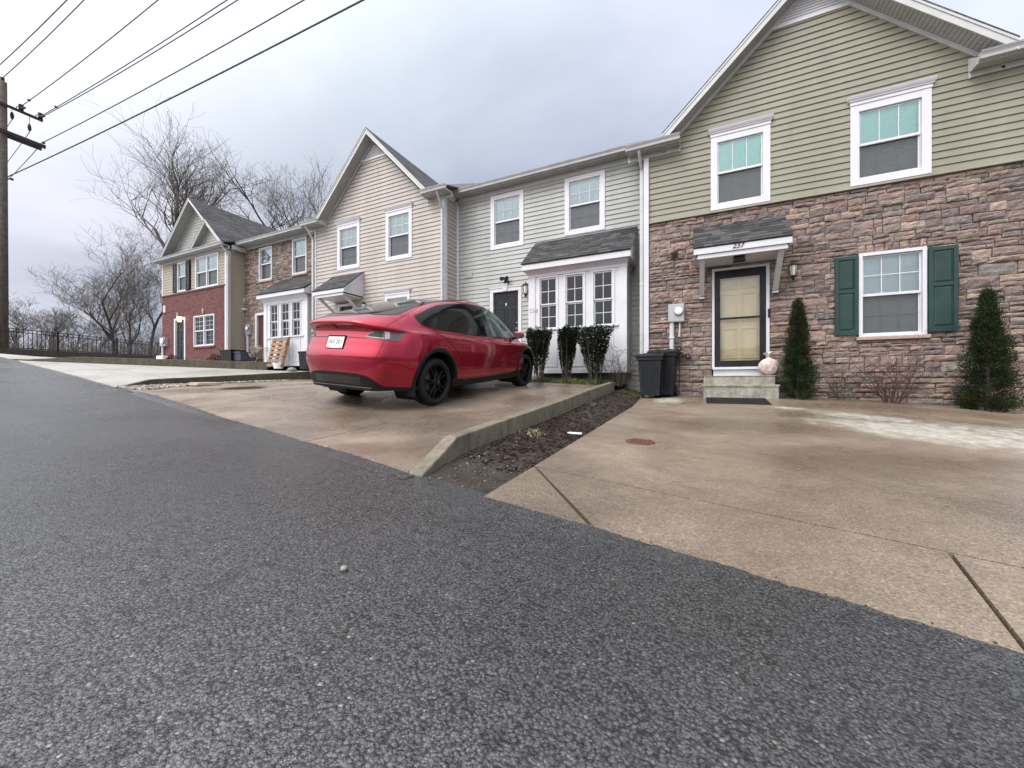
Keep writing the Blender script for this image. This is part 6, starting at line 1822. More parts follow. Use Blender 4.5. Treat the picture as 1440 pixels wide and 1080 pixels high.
vee_bush(-2.72, 8.56, zb(-2.7), 1.31, .56, .28, 5, 'middle clipped evergreen bush in front of the white bay window', .06)
vee_bush(-2.06, 8.60, zb(-2.06), 1.33, .90, .30, 8, 'wide topped evergreen bush at the right end of the white bay', -.03)

def twig_bush(name, u, d, zg, h, w, n, seed, mat, label, cat='bush', lean=0.0, depth=3, thick=1.0, group=None):
    t = thing(name, label, cat, (u, d, zg), group); s = MB(); r = random.Random(seed); tw = MB()
    def br(p, dr, L, rad, k):
        pts = [p]; q = p
        for i in range(4):
            dr = (dr + Vector((r.gauss(0, .13), r.gauss(0, .13), r.gauss(0, .08) + .03))).normalized(); q = q + dr * L / 4; pts.append(q)
        (s if k == 0 else tw).tube(pts, [rad, rad * .85, rad * .7, rad * .5, rad * .3], 4, cap=False)
        if k < depth:
            for i in range(r.randint(2, 4) if k < 2 else r.randint(1, 3)):
                j = r.randint(1, 4); nd = (dr + Vector((r.gauss(0, .65), r.gauss(0, .5), r.gauss(0, .45)))).normalized()
                br(pts[j], nd, L * r.uniform(.4, .65), rad * .55, k + 1)
    for i in range(n):
        a = r.uniform(0, 6.283); k = math.sqrt(r.random())
        dr = Vector((math.cos(a) * k * w / h * .8 + lean, math.sin(a) * k * w / h * .6, 1)).normalized()
        br(Vector((u + math.cos(a) * .08 * w, d + math.sin(a) * .07 * w, zg - .03)), dr, h * r.uniform(.45, .8), .0075 * thick, 0)
    s.build('stem', M[mat], t); tw.build('twig', M[mat], t)
twig_bush('bare_bush', 2.38, 8.75, z237(2.4, 8.75), .74, .8, 11, 4, 'browntwig', 'thin bare bush with sparse brown twigs left under the shuttered window', group='bare bushes under the window')
twig_bush('bare_bush', 3.03, 8.78, z237(3.0, 8.78), .98, .9, 26, 12, 'redtwig', 'dense leafless bush of red brown twigs under the shuttered window', group='bare bushes under the window')
twig_bush('bare_bush', -1.55, 8.75, zb(-1.6), .98, .75, 15, 6, 'browntwig', 'leafless spindly bush at the right corner of the white bay', lean=.05)

# grass at the feet of the clipped bushes
mb = MB(); r = random.Random(3)
for _ in range(2600):
    u = r.uniform(-4.0, -1.75); d = 8.50 + r.random() ** 1.5 * .45
    if mnoise.noise(Vector((u * 3, d * 3, 1))) < -.12: continue
    z = zb(u); h = r.uniform(.04, .15); a = r.uniform(0, 6.283); lx, ly = r.gauss(0, .035), r.gauss(0, .035); w = .0035
    c = r.choice([(0.09, 0.13, 0.035), (0.13, 0.16, 0.05), (0.20, 0.19, 0.09), (0.06, 0.09, 0.025)])
    ca, sa = math.cos(a) * w, math.sin(a) * w
    mb.face([(u - ca, d - sa, z), (u + ca, d + sa, z), (u + lx * .5 + ca * .7, d + ly * .5 + sa * .7, z + h * .6), (u + lx, d + ly, z + h)], 0, c)
tag(mb.build('grass', M['grass']), 'thin green grass under the clipped bushes', 'grass', kind='stuff')
mb = MB()
for _ in range(420):
    u = r.uniform(-1.5, -0.95); d = r.uniform(8.5, 9.6); z = zM(max(-1.55, min(-1.04, u)), d); h = r.uniform(.02, .07); lx, ly = r.gauss(0, .03), r.gauss(0, .03); w = .004
    c = r.choice([(0.10, 0.11, 0.035), (0.16, 0.14, 0.07), (0.07, 0.08, 0.03)])
    mb.face([(u - w, d, z), (u + w, d, z), (u + lx, d + ly, z + h)], 0, c)
for (cu, cd, n) in ((-1.46, 3.5, 60), (-1.40, 3.42, 50), (-1.5, 6.0, 40)):
    for _ in range(n):
        u, d = cu + r.gauss(0, .04), cd + r.gauss(0, .06); z = zM(max(-1.54, u), d); h = r.uniform(.01, .035)
        mb.face([(u - .006, d, z), (u + .006, d, z), (u + r.gauss(0, .02), d + r.gauss(0, .02), z + h)], 0, r.choice([(0.22, 0.23, 0.12), (0.12, 0.15, 0.05), (0.3, 0.29, 0.2)]))
tag(mb.build('weeds', M['grass']), 'low weeds sprouting from the mulch by the kerb wall', 'weeds', kind='stuff')

# front steps, mat, bag
zg = z237(.76, 8.6)
mb = MB(); mb.box(0.13, 1.385, 8.58, 8.8795, zg - .1, -0.055); mb.box(0.135, 1.372, 8.88, 9.17, zg - .1, 0.152)
mb.box(0.115, 1.40, 8.565, 8.8785, -0.0545, -0.012 - .0); mb.box(0.125, 1.385, 8.865, 9.17, 0.1525, 0.168)
tag(mb.build('front_steps', M['step'], bevel=0.01), 'two weathered concrete steps up to the storm door', 'steps')
mb = MB(); mt = [(0.17, 7.80), (1.16, 7.80), (1.16, 8.48), (0.17, 8.48)]
mb.hexa([(x, y, z237(x, y) + .004) for x, y in mt] + [(lerp(.665, x, .985), lerp(8.14, y, .97), z237(x, y) + .016) for x, y in mt])
tag(mb.build('door_mat', M['mat'], recalc=True), 'black rubber door mat on the concrete below the steps', 'door mat')
bg = thing('plastic_bag', 'tied translucent white plastic bag resting on the top step by the door', 'bag', (1.28, 8.98, .168))
mb = MB(); n1_, n2_ = 30, 20
for j in range(n2_ + 1):
    f_ = j / n2_; ph = -math.pi / 2 + math.pi * f_ * 0.93
    for i in range(n1_):
        a = 2 * math.pi * i / n1_; rr_ = math.cos(ph) * .175 * (1 + .10 * mnoise.noise(Vector((math.cos(a) * 2.2, math.sin(a) * 2.2, f_ * 4))) + .05 * math.sin(a * 9 + f_ * 5) * f_)
        mb.vert((1.28 + rr_ * math.cos(a), 8.98 + rr_ * .75 * math.sin(a), .168 + .165 + .175 * math.sin(ph) * (1.0 if ph > 0 else .94)))
for j in range(n2_):
    for i in range(n1_):
        i2 = (i + 1) % n1_; mb.fidx((j * n1_ + i, j * n1_ + i2, (j + 1) * n1_ + i2, (j + 1) * n1_ + i))
mb.build('bag_body', M['bag'], bg, smooth=True)
mb = MB(); r = random.Random(2)
mb.tube([(1.275, 8.98, .49), (1.26, 8.98, .53), (1.255, 8.975, .55)], [.045, .02, .03], 9)
for k in range(7):
    a = r.uniform(0, 6.28); x, y = 1.255, 8.975
    p1 = Vector((x + math.cos(a) * .05, y + math.sin(a) * .04, .585 + r.uniform(0, .03))); p2 = p1 + Vector((math.cos(a) * .03, math.sin(a) * .03, r.uniform(.0, .05))); t_ = Vector((-math.sin(a), math.cos(a), .3)) * .035
    mb.face([(x, y, .545), p1 + t_, p2, p1 - t_])
mb.build('bag_knot', M['bag'], bg)

# wheeled bins beside the meter
def wheelie(u, d, zg, w, dp, h, rotz, label, group, mats=('bin', 'binlid')):
    t = thing('wheelie_bin', label, 'bin', (u, d, zg), group, rot=(0, 0, rotz))
    b = MB(); k = .80
    b.hexa([(-w/2*k, -dp/2*k, .05), (w/2*k, -dp/2*k, .05), (w/2*k, dp/2*k, .05), (-w/2*k, dp/2*k, .05), (-w/2, -dp/2, h*.90), (w/2, -dp/2, h*.90), (w/2, dp/2, h*.90), (-w/2, dp/2, h*.90)])
    for i in range(7):                                          # moulded ribs down the front and sides
        x = lerp(-w/2 + .07, w/2 - .07, i / 6)
        b.hexa([(x*k - .012, -dp/2*k - .012, .09), (x*k + .012, -dp/2*k - .012, .09), (x*k + .012, -dp/2*k + .01, .09), (x*k - .012, -dp/2*k + .01, .09), (x - .012, -dp/2 - .008, h*.78), (x + .012, -dp/2 - .008, h*.78), (x + .012, -dp/2 + .01, h*.78), (x - .012, -dp/2 + .01, h*.78)])
    b.build('bin_body', M[mats[0]], t, local=True, bevel=.018)
    b = MB()
    for (x0, x1, y0, y1) in ((-w/2 - .03, w/2 + .03, -dp/2 - .03, -dp/2 + .005), (-w/2 - .03, w/2 + .03, dp/2 - .005, dp/2 + .03), (-w/2 - .03, -w/2 + .005, -dp/2 + .0055, dp/2 - .0055), (w/2 - .005, w/2 + .03, -dp/2 + .0055, dp/2 - .0055)):
        b.box(x0, x1, y0, y1, h*.845, h*.90)
    b.build('rim', M[mats[0]], t, local=True, bevel=.006)
    l = MB(); n = 8; y0, y1 = -dp/2 - .045, dp/2 + .02
    sec = [(lerp(y0, y1, i / n), h*.903 + .035 + .065 * math.sin(math.pi * min(1, i / n * .72 + .06)) * 1.0) for i in range(n + 1)]
    l.prism([(y0, h*.903)] + [(y, z) for y, z in sec] + [(y1, h*.903)], 'x', -w/2 - .045, w/2 + .045)
    for x in (-w*.22, w*.22):
        l.prism([(y, z - .004) for y, z in sec[1:-1]] + [(y, z + .012) for y, z in sec[1:-1]][::-1], 'x', x - .03, x + .03)
    l.build('lid', M[mats[1]], t, local=True, bevel=.008, recalc=True)
    hd = MB(); hd.tube([(-w*.3, dp/2 + .01, h*.88), (-w*.3, dp/2 + .09, h*.9), (w*.3, dp/2 + .09, h*.9), (w*.3, dp/2 + .01, h*.88)], .014, 6); hd.build('handle', M[mats[1]], t, local=True)
    for s_ in (-1, 1):
        q = MB(); q.lathe([(.001, s_*(w*.40)), (.10, s_*(w*.40)), (.11, s_*(w*.42)), (.11, s_*(w*.47)), (.10, s_*(w*.49)), (.001, s_*(w*.49))], 18, (0, dp*.36, .11), 'x'); q.build('wheel', M['binlid'], t, local=True)
wheelie(-0.86, 8.60, z237(-.9, 8.6), .46, .46, .93, -0.06, 'scuffed dark grey wheeled bin standing at the corner of the grey house', 'bins at the corner of the stone house')
wheelie(-0.63, 8.90, z237(-.7, 8.9), .50, .46, 1.02, -0.10, 'taller black lidded bin tucked between the grey bin and the meter pipe', 'bins at the corner of the stone house', ('binlid', 'binlid'))
mb = MB(); rr_ = random.Random(8)
for k in range(9):
    x, y = 0.0 + rr_.gauss(-.05, .12), 9.0 + rr_.gauss(0, .05); s_ = rr_.uniform(.02, .05); z = z237(x, y)
# small stones heaped by the steps: each one its own thing
for k in range(6):
    x, y = -0.12 + .045 * k + rr_.uniform(-.015, .015), 9.0 - .02 * (k % 3); s_ = rr_.uniform(.02, .035); m_ = MB()
    m_.lathe([(.001, 0), (s_ * .8, s_ * .1), (s_, s_ * .5), (s_ * .7, s_ * 1.0), (.001, s_ * 1.15)], 7, (x, y, z237(x, y)))
    tag(m_.build('stone', M['pebble'], smooth=True), 'small pale stone in the little heap left of the concrete steps', 'stone', 'stones beside the steps')

# covers in the concrete, litter, road stone
def cover(u, d, zf, R, mat, name, label, cat, ribs=True):
    m_ = MB(); n = 28
    for (r_, h_) in ((R * 1.0, .003), (R * .97, .010), (R * .88, .010), (R * .86, .006)):
        for i in range(n):
            a = 6.2832 * i / n; x, y = u + r_ * math.cos(a), d + r_ * math.sin(a); m_.vert((x, y, zf(x, y) + h_))
    for q in range(3):
        for i in range(n): m_.fidx((q * n + i, q * n + (i + 1) % n, (q + 1) * n + (i + 1) % n, (q + 1) * n + i))
    m_.fidx(range(3 * n, 4 * n))
    if ribs:
        k = int(R / .045)
        for i in range(-k, k + 1):
            for j in range(-k, k + 1):
                x, y = i * R / (k + .6), j * R / (k + .6)
                if math.hypot(x, y) < R * .8:
                    w = R / (k + .6) * .30; z = zf(u + x, d + y) + .0062; m_.box(u + x - w, u + x + w, d + y - w, d + y + w, z, z + .004)
    tag(m_.build(name, M[mat]), label, cat)
cover(-8.37, 4.72, zA, .40, 'darkiron', 'manhole_cover', 'large dark iron manhole cover in the concrete left of the red car', 'manhole')
cover(-0.48, 3.82, z237, .135, 'rust', 'drain_cover', 'small rusty red round cover in the tan driveway', 'drain cover')
m_ = MB(); x, y = -1.13, 3.86; z = zM(-1.13, 3.86)
m_.prism([(x - .075, y - .02), (x + .06, y - .028), (x + .078, y - .01), (x + .07, y + .018), (x - .06, y + .03), (x - .08, y + .008)], 'z', z + .012, z + .028)
tag(m_.build('litter', M['whitejunk'], bevel=.004), 'flat white scrap lying on the dark mulch', 'litter')
q = Q(484, 802, 1.35); 
for it in range(12):
    zt = road_z(q.x, q.y); k = zt / q.z; q = q * k
m_ = MB(); m_.lathe([(.001, 0), (.010, .001), (.0135, .006), (.011, .012), (.004, .0155), (.001, .016)], 9, (q.x, q.y, q.z))
tag(m_.build('pebble', M['pebble'], smooth=True), 'single pale pebble on the asphalt in the foreground', 'stone')
# flat slab lying on the gravel strip
x, y = -10.35, 5.0; z = zA(x, y)
m_ = MB(); m_.hexa([(x - .3, y - .2, z), (x + .25, y - .28, z), (x + .32, y + .2, z), (x - .2, y + .25, z), (x - .28, y - .18, z + .075), (x + .23, y - .25, z + .06), (x + .3, y + .18, z + .075), (x - .18, y + .23, z + .085)])
tag(m_.build('flagstone', M['sill'], bevel=.012), 'flat pinkish stone lying on the pale gravel', 'stone')

# clutter in front of the two far houses
PW = 9.0
q = P(395, 516, 9.0); zg = zB(q.x, 8.95)
pal = thing('wooden_pallet', 'weathered orange wooden pallet leaning on the white bay', 'pallet', (q.x, 8.8, zg))
a0, a1 = P(380.5, 500, 8.9).x, P(401.5, 500, 8.9).x
wP = a1 - a0; hP = 1.08; tilt = 0.24
def pq(s, t, o): return (lerp(a0, a1, s), 8.72 + t * hP * tilt + o * .97 , zg + .13 + t * hP - o * tilt)
rr_ = random.Random(5)
for i in range(7):
    t0 = i / 7 + .012; t1 = t0 + .095 + rr_.uniform(-.012, .012); o0 = rr_.uniform(0, .008)
    m_ = MB(); m_.hexa([pq(-.0, t0, 0 + o0), pq(1.0, t0, 0 + o0), pq(1.0, t0, .02 + o0), pq(0, t0, .02 + o0), pq(0, t1, 0 + o0), pq(1, t1, 0 + o0), pq(1, t1, .02 + o0), pq(0, t1, .02 + o0)])
    m_.build('board', M['wood' if rr_.random() < .7 else 'oldwood'], pal, bevel=.003)
for s_ in (0.0, .46, .92):
    m_ = MB(); m_.hexa([pq(s_, 0, .03), pq(s_ + .08, 0, .03), pq(s_ + .08, 0, .12), pq(s_, 0, .12), pq(s_, 1, .03), pq(s_ + .08, 1, .03), pq(s_ + .08, 1, .12), pq(s_, 1, .12)]); m_.build('stringer', M['wood'], pal)
def pot(x0, x1, y0, y1, d, mat, name, label, cat, taper=.8, group=None, round_=True):
    a = P(x0, y1, d); b = P(x1, y0, d); R = (b.x - a.x) / 2; c = (a.x + b.x) / 2; m_ = MB()
    if round_: m_.lathe([(.001, a.z), (R * taper, a.z), (R * .96, b.z - .04), (R, b.z - .04), (R, b.z), (R * .92, b.z), (R * .85, b.z - .06), (.001, b.z - .06)], 18, (c, d, 0))
    else:
        D_ = R * .7; k = taper
        m_.hexa([(c - R * k, d - D_ * k, a.z), (c + R * k, d - D_ * k, a.z), (c + R * k, d + D_ * k, a.z), (c - R * k, d + D_ * k, a.z), (c - R, d - D_, b.z - .05), (c + R, d - D_, b.z - .05), (c + R, d + D_, b.z - .05), (c - R, d + D_, b.z - .05)])
        for (p0, p1, q0, q1) in ((c - R * 1.05, c + R * 1.05, d - D_ * 1.08, d - D_ * .9), (c - R * 1.05, c + R * 1.05, d + D_ * .9, d + D_ * 1.08), (c - R * 1.05, c - R * .9, d - D_ * .899, d + D_ * .899), (c + R * .9, c + R * 1.05, d - D_ * .899, d + D_ * .899)): m_.box(p0, p1, q0, q1, b.z - .049, b.z)
    return tag(m_.build(name, M[mat], bevel=.004), label, cat, group)
pot(387, 395.5, 510.5, 518.5, 8.75, 'whitejunk', 'flower_pot', 'small white pot at the foot of the wooden pallet', 'pot', .8)
pot(425.5, 438, 494, 519, 8.6, 'binlid', 'rubbish_bin', 'black bin in front of the second white bay beside the red car', 'bin', .85, None, False)
pot(319, 335, 492, 508, 9.0, 'binlid', 'storage_tub', 'black tub behind the long retaining wall', 'tub', .85, None, False)
pot(331, 350, 495, 508, 9.15, 'bluebin', 'storage_tub', 'blue grey tub next to the black one behind the long wall', 'tub', .9, None, False)
m_ = MB(); a = P(408, 520, 8.7); s_ = .16; m_.lathe([(.001, 0), (s_ * .9, .01), (s_, .05), (s_ * .7, .12), (.001, .15)], 9, (a.x + .1, 8.7, zB(a.x, 8.7)))
tag(m_.build('rock', M['pebble'], smooth=True), 'pale rock on the ground in front of the second bay', 'stone')
q = P(362, 507, 9.1)
hyd = thing('dried_bush', 'pale dried flower bush between the tubs and the wooden pallet', 'bush', (q.x, 9.1, zC(q.x, 9.1)))
m_ = MB(); r_ = random.Random(6)
for _ in range(30):
    a = r_.uniform(0, 6.28); m_.tube([(q.x + .03 * math.cos(a), 9.1 + .03 * math.sin(a), zC(q.x, 9.1)), (q.x + r_.uniform(.05, .25) * math.cos(a), 9.1 + r_.uniform(.05, .2) * math.sin(a), zC(q.x, 9.1) + r_.uniform(.3, .6))], [.006, .003], 4, cap=False)
m_.build('stem', M['browntwig'], hyd)
m_ = MB(); heads = [(r_.gauss(0, .13), r_.gauss(0, .12), r_.uniform(.25, .62)) for _ in range(26)]
def hp(r):
    h = r.choice(heads); v = Vector((r.gauss(0, 1), r.gauss(0, 1), r.gauss(0, 1))).normalized()
    return (q.x + h[0] + v.x * .06, 9.1 + h[1] + v.y * .06, zC(q.x, 9.1) + h[2] + v.z * .05), v
foliage(m_, 1500, hp, (.02, .04), [(0.42, 0.38, 0.34), (0.5, 0.46, 0.42), (0.3, 0.26, 0.22)], 7, .8); m_.build('flower_heads', M['leaf'], hyd)
for (px, dd, w_, lab) in ((303, 8.85, .42, 'low dark shrub under the brick house window'), (243.5, 8.9, .30, 'low dark shrub beside the brick house door')):
    q = P(px, 500, dd); t = thing('low_shrub', lab, 'shrub', (q.x, dd, zC(q.x, dd))); m_ = MB(); z0 = zC(q.x, dd)
    def sp(r): 
        v = Vector((r.gauss(0, 1), r.gauss(0, 1), abs(r.gauss(0, 1)))).normalized(); k = r.random() ** .4
        return (q.x + v.x * w_ * k, dd + v.y * .25 * k, z0 + v.z * .34 * k), v
    foliage(m_, 900, sp, (.025, .05), [(0.05, 0.022, 0.018), (0.03, 0.025, 0.016), (0.07, 0.03, 0.025)], 3, .6); m_.build('foliage', M['leaf'], t)
    m_ = MB(); m_.tube([(q.x, dd, z0 - .05), (q.x, dd, z0 + .22)], .015, 5); m_.build('stem', M['browntwig'], t)
a = P(227, 503, 9.2); b = P(236, 492, 9.2)
m_ = MB(); m_.box(a.x, b.x, 9.0, 9.2, zC(a.x, 9.1) - .05, zC(a.x, 9.1) + .32); tag(m_.build('utility_box', M['whitejunk'], bevel=.02), 'pale grey utility box below the meter of the brick house', 'utility box')

# iron railing on the bank at the end of the lane
FA, FB = Q(0, 491, 18.6), Q(227, 502.5, 30.5)
def fence_t(px):
    # where the vertical plane through pixel column px meets the fence line
    c, s_ = math.cos(YAW), math.sin(YAW); X = px - 720.0
    dx, dy = X * c - FPX * s_, X * s_ + FPX * c
    ex, ey = FB.x - FA.x, FB.y - FA.y
    den = ex * dy - ey * dx
    return (-(FA.x * dy - FA.y * dx)) / den
fence = thing('iron_fence', 'black iron picket railing along the bank at the end of the lane', 'fence', FA)
cols_ = [-85, -2, 81, 164, 226, 262]; ts = [fence_t(p) for p in cols_]
HF = lambda t: lerp(1.06, 1.08, t)
for t in ts:
    p = FA.lerp(FB, t); m_ = MB(); m_.box(p.x - .045, p.x + .045, p.y - .045, p.y + .045, p.z - .3, p.z + HF(t) + .10)
    m_.hexa([(p.x - .06, p.y - .06, p.z + HF(t) + .1005), (p.x + .06, p.y - .06, p.z + HF(t) + .1005), (p.x + .06, p.y + .06, p.z + HF(t) + .1005), (p.x - .06, p.y + .06, p.z + HF(t) + .1005)] + [(p.x + .002 * a_, p.y + .002 * b_, p.z + HF(t) + .15) for a_, b_ in ((-1, -1), (1, -1), (1, 1), (-1, 1))])
    m_.build('post', M['iron'], fence)
for t0, t1 in zip(ts, ts[1:]):
    m_ = MB(); A_, B_ = FA.lerp(FB, t0), FA.lerp(FB, t1); h = HF((t0 + t1) / 2)
    for z in (.10, h - .16, h): m_.tube([(A_.x, A_.y, A_.z + z), (B_.x, B_.y, B_.z + z)], .02, 4)
    n = 13
    for k in range(1, n):
        p = A_.lerp(B_, k / n); m_.tube([(p.x, p.y, p.z + .1), (p.x, p.y, p.z + h)], .016, 4)
    m_.build('picket_panel', M['iron'], fence)
m_ = MB(); a, b = FA.lerp(FB, -.5), FA.lerp(FB, 1.25); dv = (b - a).normalized(); nv = Vector((dv.y, -dv.x, 0)) * .14
m_.hexa([a - nv - Vector((0, 0, .9)), b - nv - Vector((0, 0, .9)), b + nv - Vector((0, 0, .9)), a + nv - Vector((0, 0, .9)), a - nv + Vector((0, 0, .05)), b - nv + Vector((0, 0, .05)), b + nv + Vector((0, 0, .05)), a + nv + Vector((0, 0, .05))])
tag(m_.build('retaining_wall', M['darkcon'], recalc=True), 'low dark kerb wall carrying the black iron railing', 'retaining wall')

# utility pole and wires
PY = 21.6
pb = Q(3.2, 485, PY); base = Vector((pb.x, pb.y, 0)); zt = Q(3, 115, PY).z
pole = thing('utility_pole', 'weathered wooden utility pole at the left edge with two crossarms', 'utility pole', (pb.x, pb.y, 0))
m_ = MB(); m_.tube([(pb.x, pb.y, -1), (pb.x, pb.y, 7), (pb.x, pb.y, zt)], [.245, .215, .175], 14); m_.build('pole', M['polewood'], pole, smooth=True)
def az(px0, py0, px1, py1):
    """a crossarm runs square to the wires, away from the camera"""
    k0, k1 = Q(px0, py0, PY), Q(px1, py1, 23.05); return k0, Vector((k1.x, k1.y, k0.z))
arms = []
adir = Vector((Q(61, 205, 23.05) - Q(3.2, 184, PY)).to_tuple()); adir.z = 0; adir.normalize()
m_ = MB()
def beam(mb, a, b, w, h):
    dv = (b - a).normalized(); nv = Vector((-dv.y, dv.x, 0)) * w / 2; up = Vector((0, 0, h / 2))
    mb.hexa([a - nv - up, b - nv - up, b + nv - up, a + nv - up, a - nv + up, b - nv + up, b + nv + up, a + nv + up])
z1, z2 = Q(3, 186, PY).z, Q(3, 148, PY).z
c1 = Vector((pb.x, pb.y, z1)); c2 = Vector((pb.x, pb.y, z2))
wd = Vector((adir.y, -adir.x, 0))                                  # along the wires
m_ = MB(); beam(m_, c1 - adir * 1.5 + wd * .24, c1 + adir * 1.55 + wd * .24, .12, .19); m_.build('crossarm', M['arm'], pole)
m_ = MB(); beam(m_, c1 - adir * 1.5 - wd * .24, c1 + adir * 1.55 - wd * .24, .12, .19); m_.build('crossarm', M['arm'], pole)
m_ = MB(); beam(m_, c2 - adir * 1.4 + wd * .2, c2 + adir * 1.45 + wd * .2, .11, .13); m_.build('crossarm', M['arm'], pole)
def insul(p, h, n=4, r=.07):
    m_ = MB(); prof = [(.015, 0)]
    for i in range(n): z = h * (i + .3) / n; prof += [(r, z), (r * 1.05, z + h * .12), (r * .45, z + h * .14)]
    prof += [(.001, h)]; m_.lathe(prof, 10, p); m_.build('insulator', M['iron'], pole, smooth=True)
insul((pb.x, pb.y, zt), .26, 3, .09)
for k in (.62, 1.36):
    p = c2 + adir * k + wd * .2 + Vector((0, 0, .07)); insul(p, .34, 4, .10)
    m_ = MB(); m_.tube([p + Vector((0, 0, .3)) + wd * .05, p + Vector((0, 0, .34)) - wd * .5, p + Vector((0, 0, .22)) - wd * .7], .02, 5); m_.tube([p + Vector((0, 0, .12)), p + Vector((0, 0, .05)) + wd * .45], [.07, .05], 7); m_.build('switch_arm', M['iron'], pole)
for (k, dz) in ((.35, -.35), (1.0, -.62)):
    p = c2 + adir * k + Vector((0, 0, dz)); m_ = MB(); m_.tube([p + Vector((0, 0, -.2)), p, p + Vector((0, 0, .18))], [.05, .085, .05], 8); m_.tube([p, c2 + adir * k], .012, 4); m_.build('hanging_insulator', M['iron'], pole)
m_ = MB(); p = c1 + adir * 1.45 + wd * .3 + Vector((0, 0, .12)); m_.lathe([(.02, 0), (.07, .03), (.07, .1), (.03, .14), (.001, .16)], 9, p); m_.build('insulator', M['iron'], pole)
m_ = MB(); p = Vector((pb.x, pb.y, Q(8, 249, PY).z)); m_.tube([p, p + adir * .35 + wd * .1], .03, 6); m_.lathe([(.02, -.06), (.08, -.03), (.08, .04), (.02, .07)], 9, p + adir * .3 + wd * .12); m_.build('wire_bracket', M['iron'], pole)

def wire(p0, Y0, p1, Y1, label, rad=.022, ext=1.9, sag=.25, group='wires from the utility pole'):
    a, b = Q(*p0, Y0), Q(*p1, Y1); e = a + (b - a) * ext; pts = []
    N = 24
    for i in range(N + 1):
        t_ = i / N; tt = t_ * ext; p = a + (b - a) * tt
        p = p + Vector((0, 0, -sag * 4 * tt * (1 - tt) if tt < 1 else sag * (tt - 1) * 2.0)); pts.append(p)
    m_ = MB(); m_.tube(pts, rad, 6)
    tag(m_.build('overhead_wire', M['wire'], smooth=True), label, 'wire', group)
wire((10, 249), 21.9, (510, 0), 11.6, 'thick lowest wire running from the pole to the top of the picture', .027, sag=.12)
wire((57, 202), 22.9, (427, 0), 13.5, 'wire from the tip of the lower crossarm', .022, sag=.12)
wire((62, 163), 22.9, (334, 0), 15.0, 'lower wire of the close pair from the upper crossarm', .021, sag=.12)
wire((60, 162), 22.9, (319, 0), 15.2, 'upper wire of the close pair from the upper crossarm', .021, sag=.10)
wire((29, 150), 22.3, (222, 0), 15.7, 'single wire from the middle of the upper crossarm', .021, sag=.1)
wire((3, 110), 21.6, (118, 0), 17.2, 'wire from the very top of the pole', .021, sag=.08)
wire((-24, 112), 21.0, (94, 0), 16.6, 'uppermost wire passing left of the pole top', .021, sag=.08)
wire((57, 204), 22.9, (6, 258), 30.0, 'wire going back from the lower crossarm behind the pole', .02, 2.5, sag=.05)
wire((44, 182), 22.7, (4, 236), 30.0, 'wire going back from the hanging insulator behind the pole', .018, 2.5, sag=.05)
wire((20, 164), 22.2, (4, 186), 26.0, 'short wire going back from beside the pole', .018, 2.5, sag=.02)
m_ = MB()
for (px, py, Y) in ((121, 52 / 1.0 + 0, 0),): pass
for (f_, (p0, Y0, p1, Y1)) in ((.085, ((29, 150), 22.3, (222, 0), 15.7)), (.105, ((60, 162), 22.9, (319, 0), 15.2))):
    a = Q(*p0, Y0).lerp(Q(*p1, Y1), f_); m_ = MB(); m_.lathe([(.001, -.07), (.07, -.03), (.07, .03), (.001, .07)], 8, a); tag(m_.build('wire_damper', M['iron'], smooth=True), 'small dark ball on the wire from the %s of the upper crossarm' % ('middle' if f_ < .1 else 'tip'), 'wire fitting')

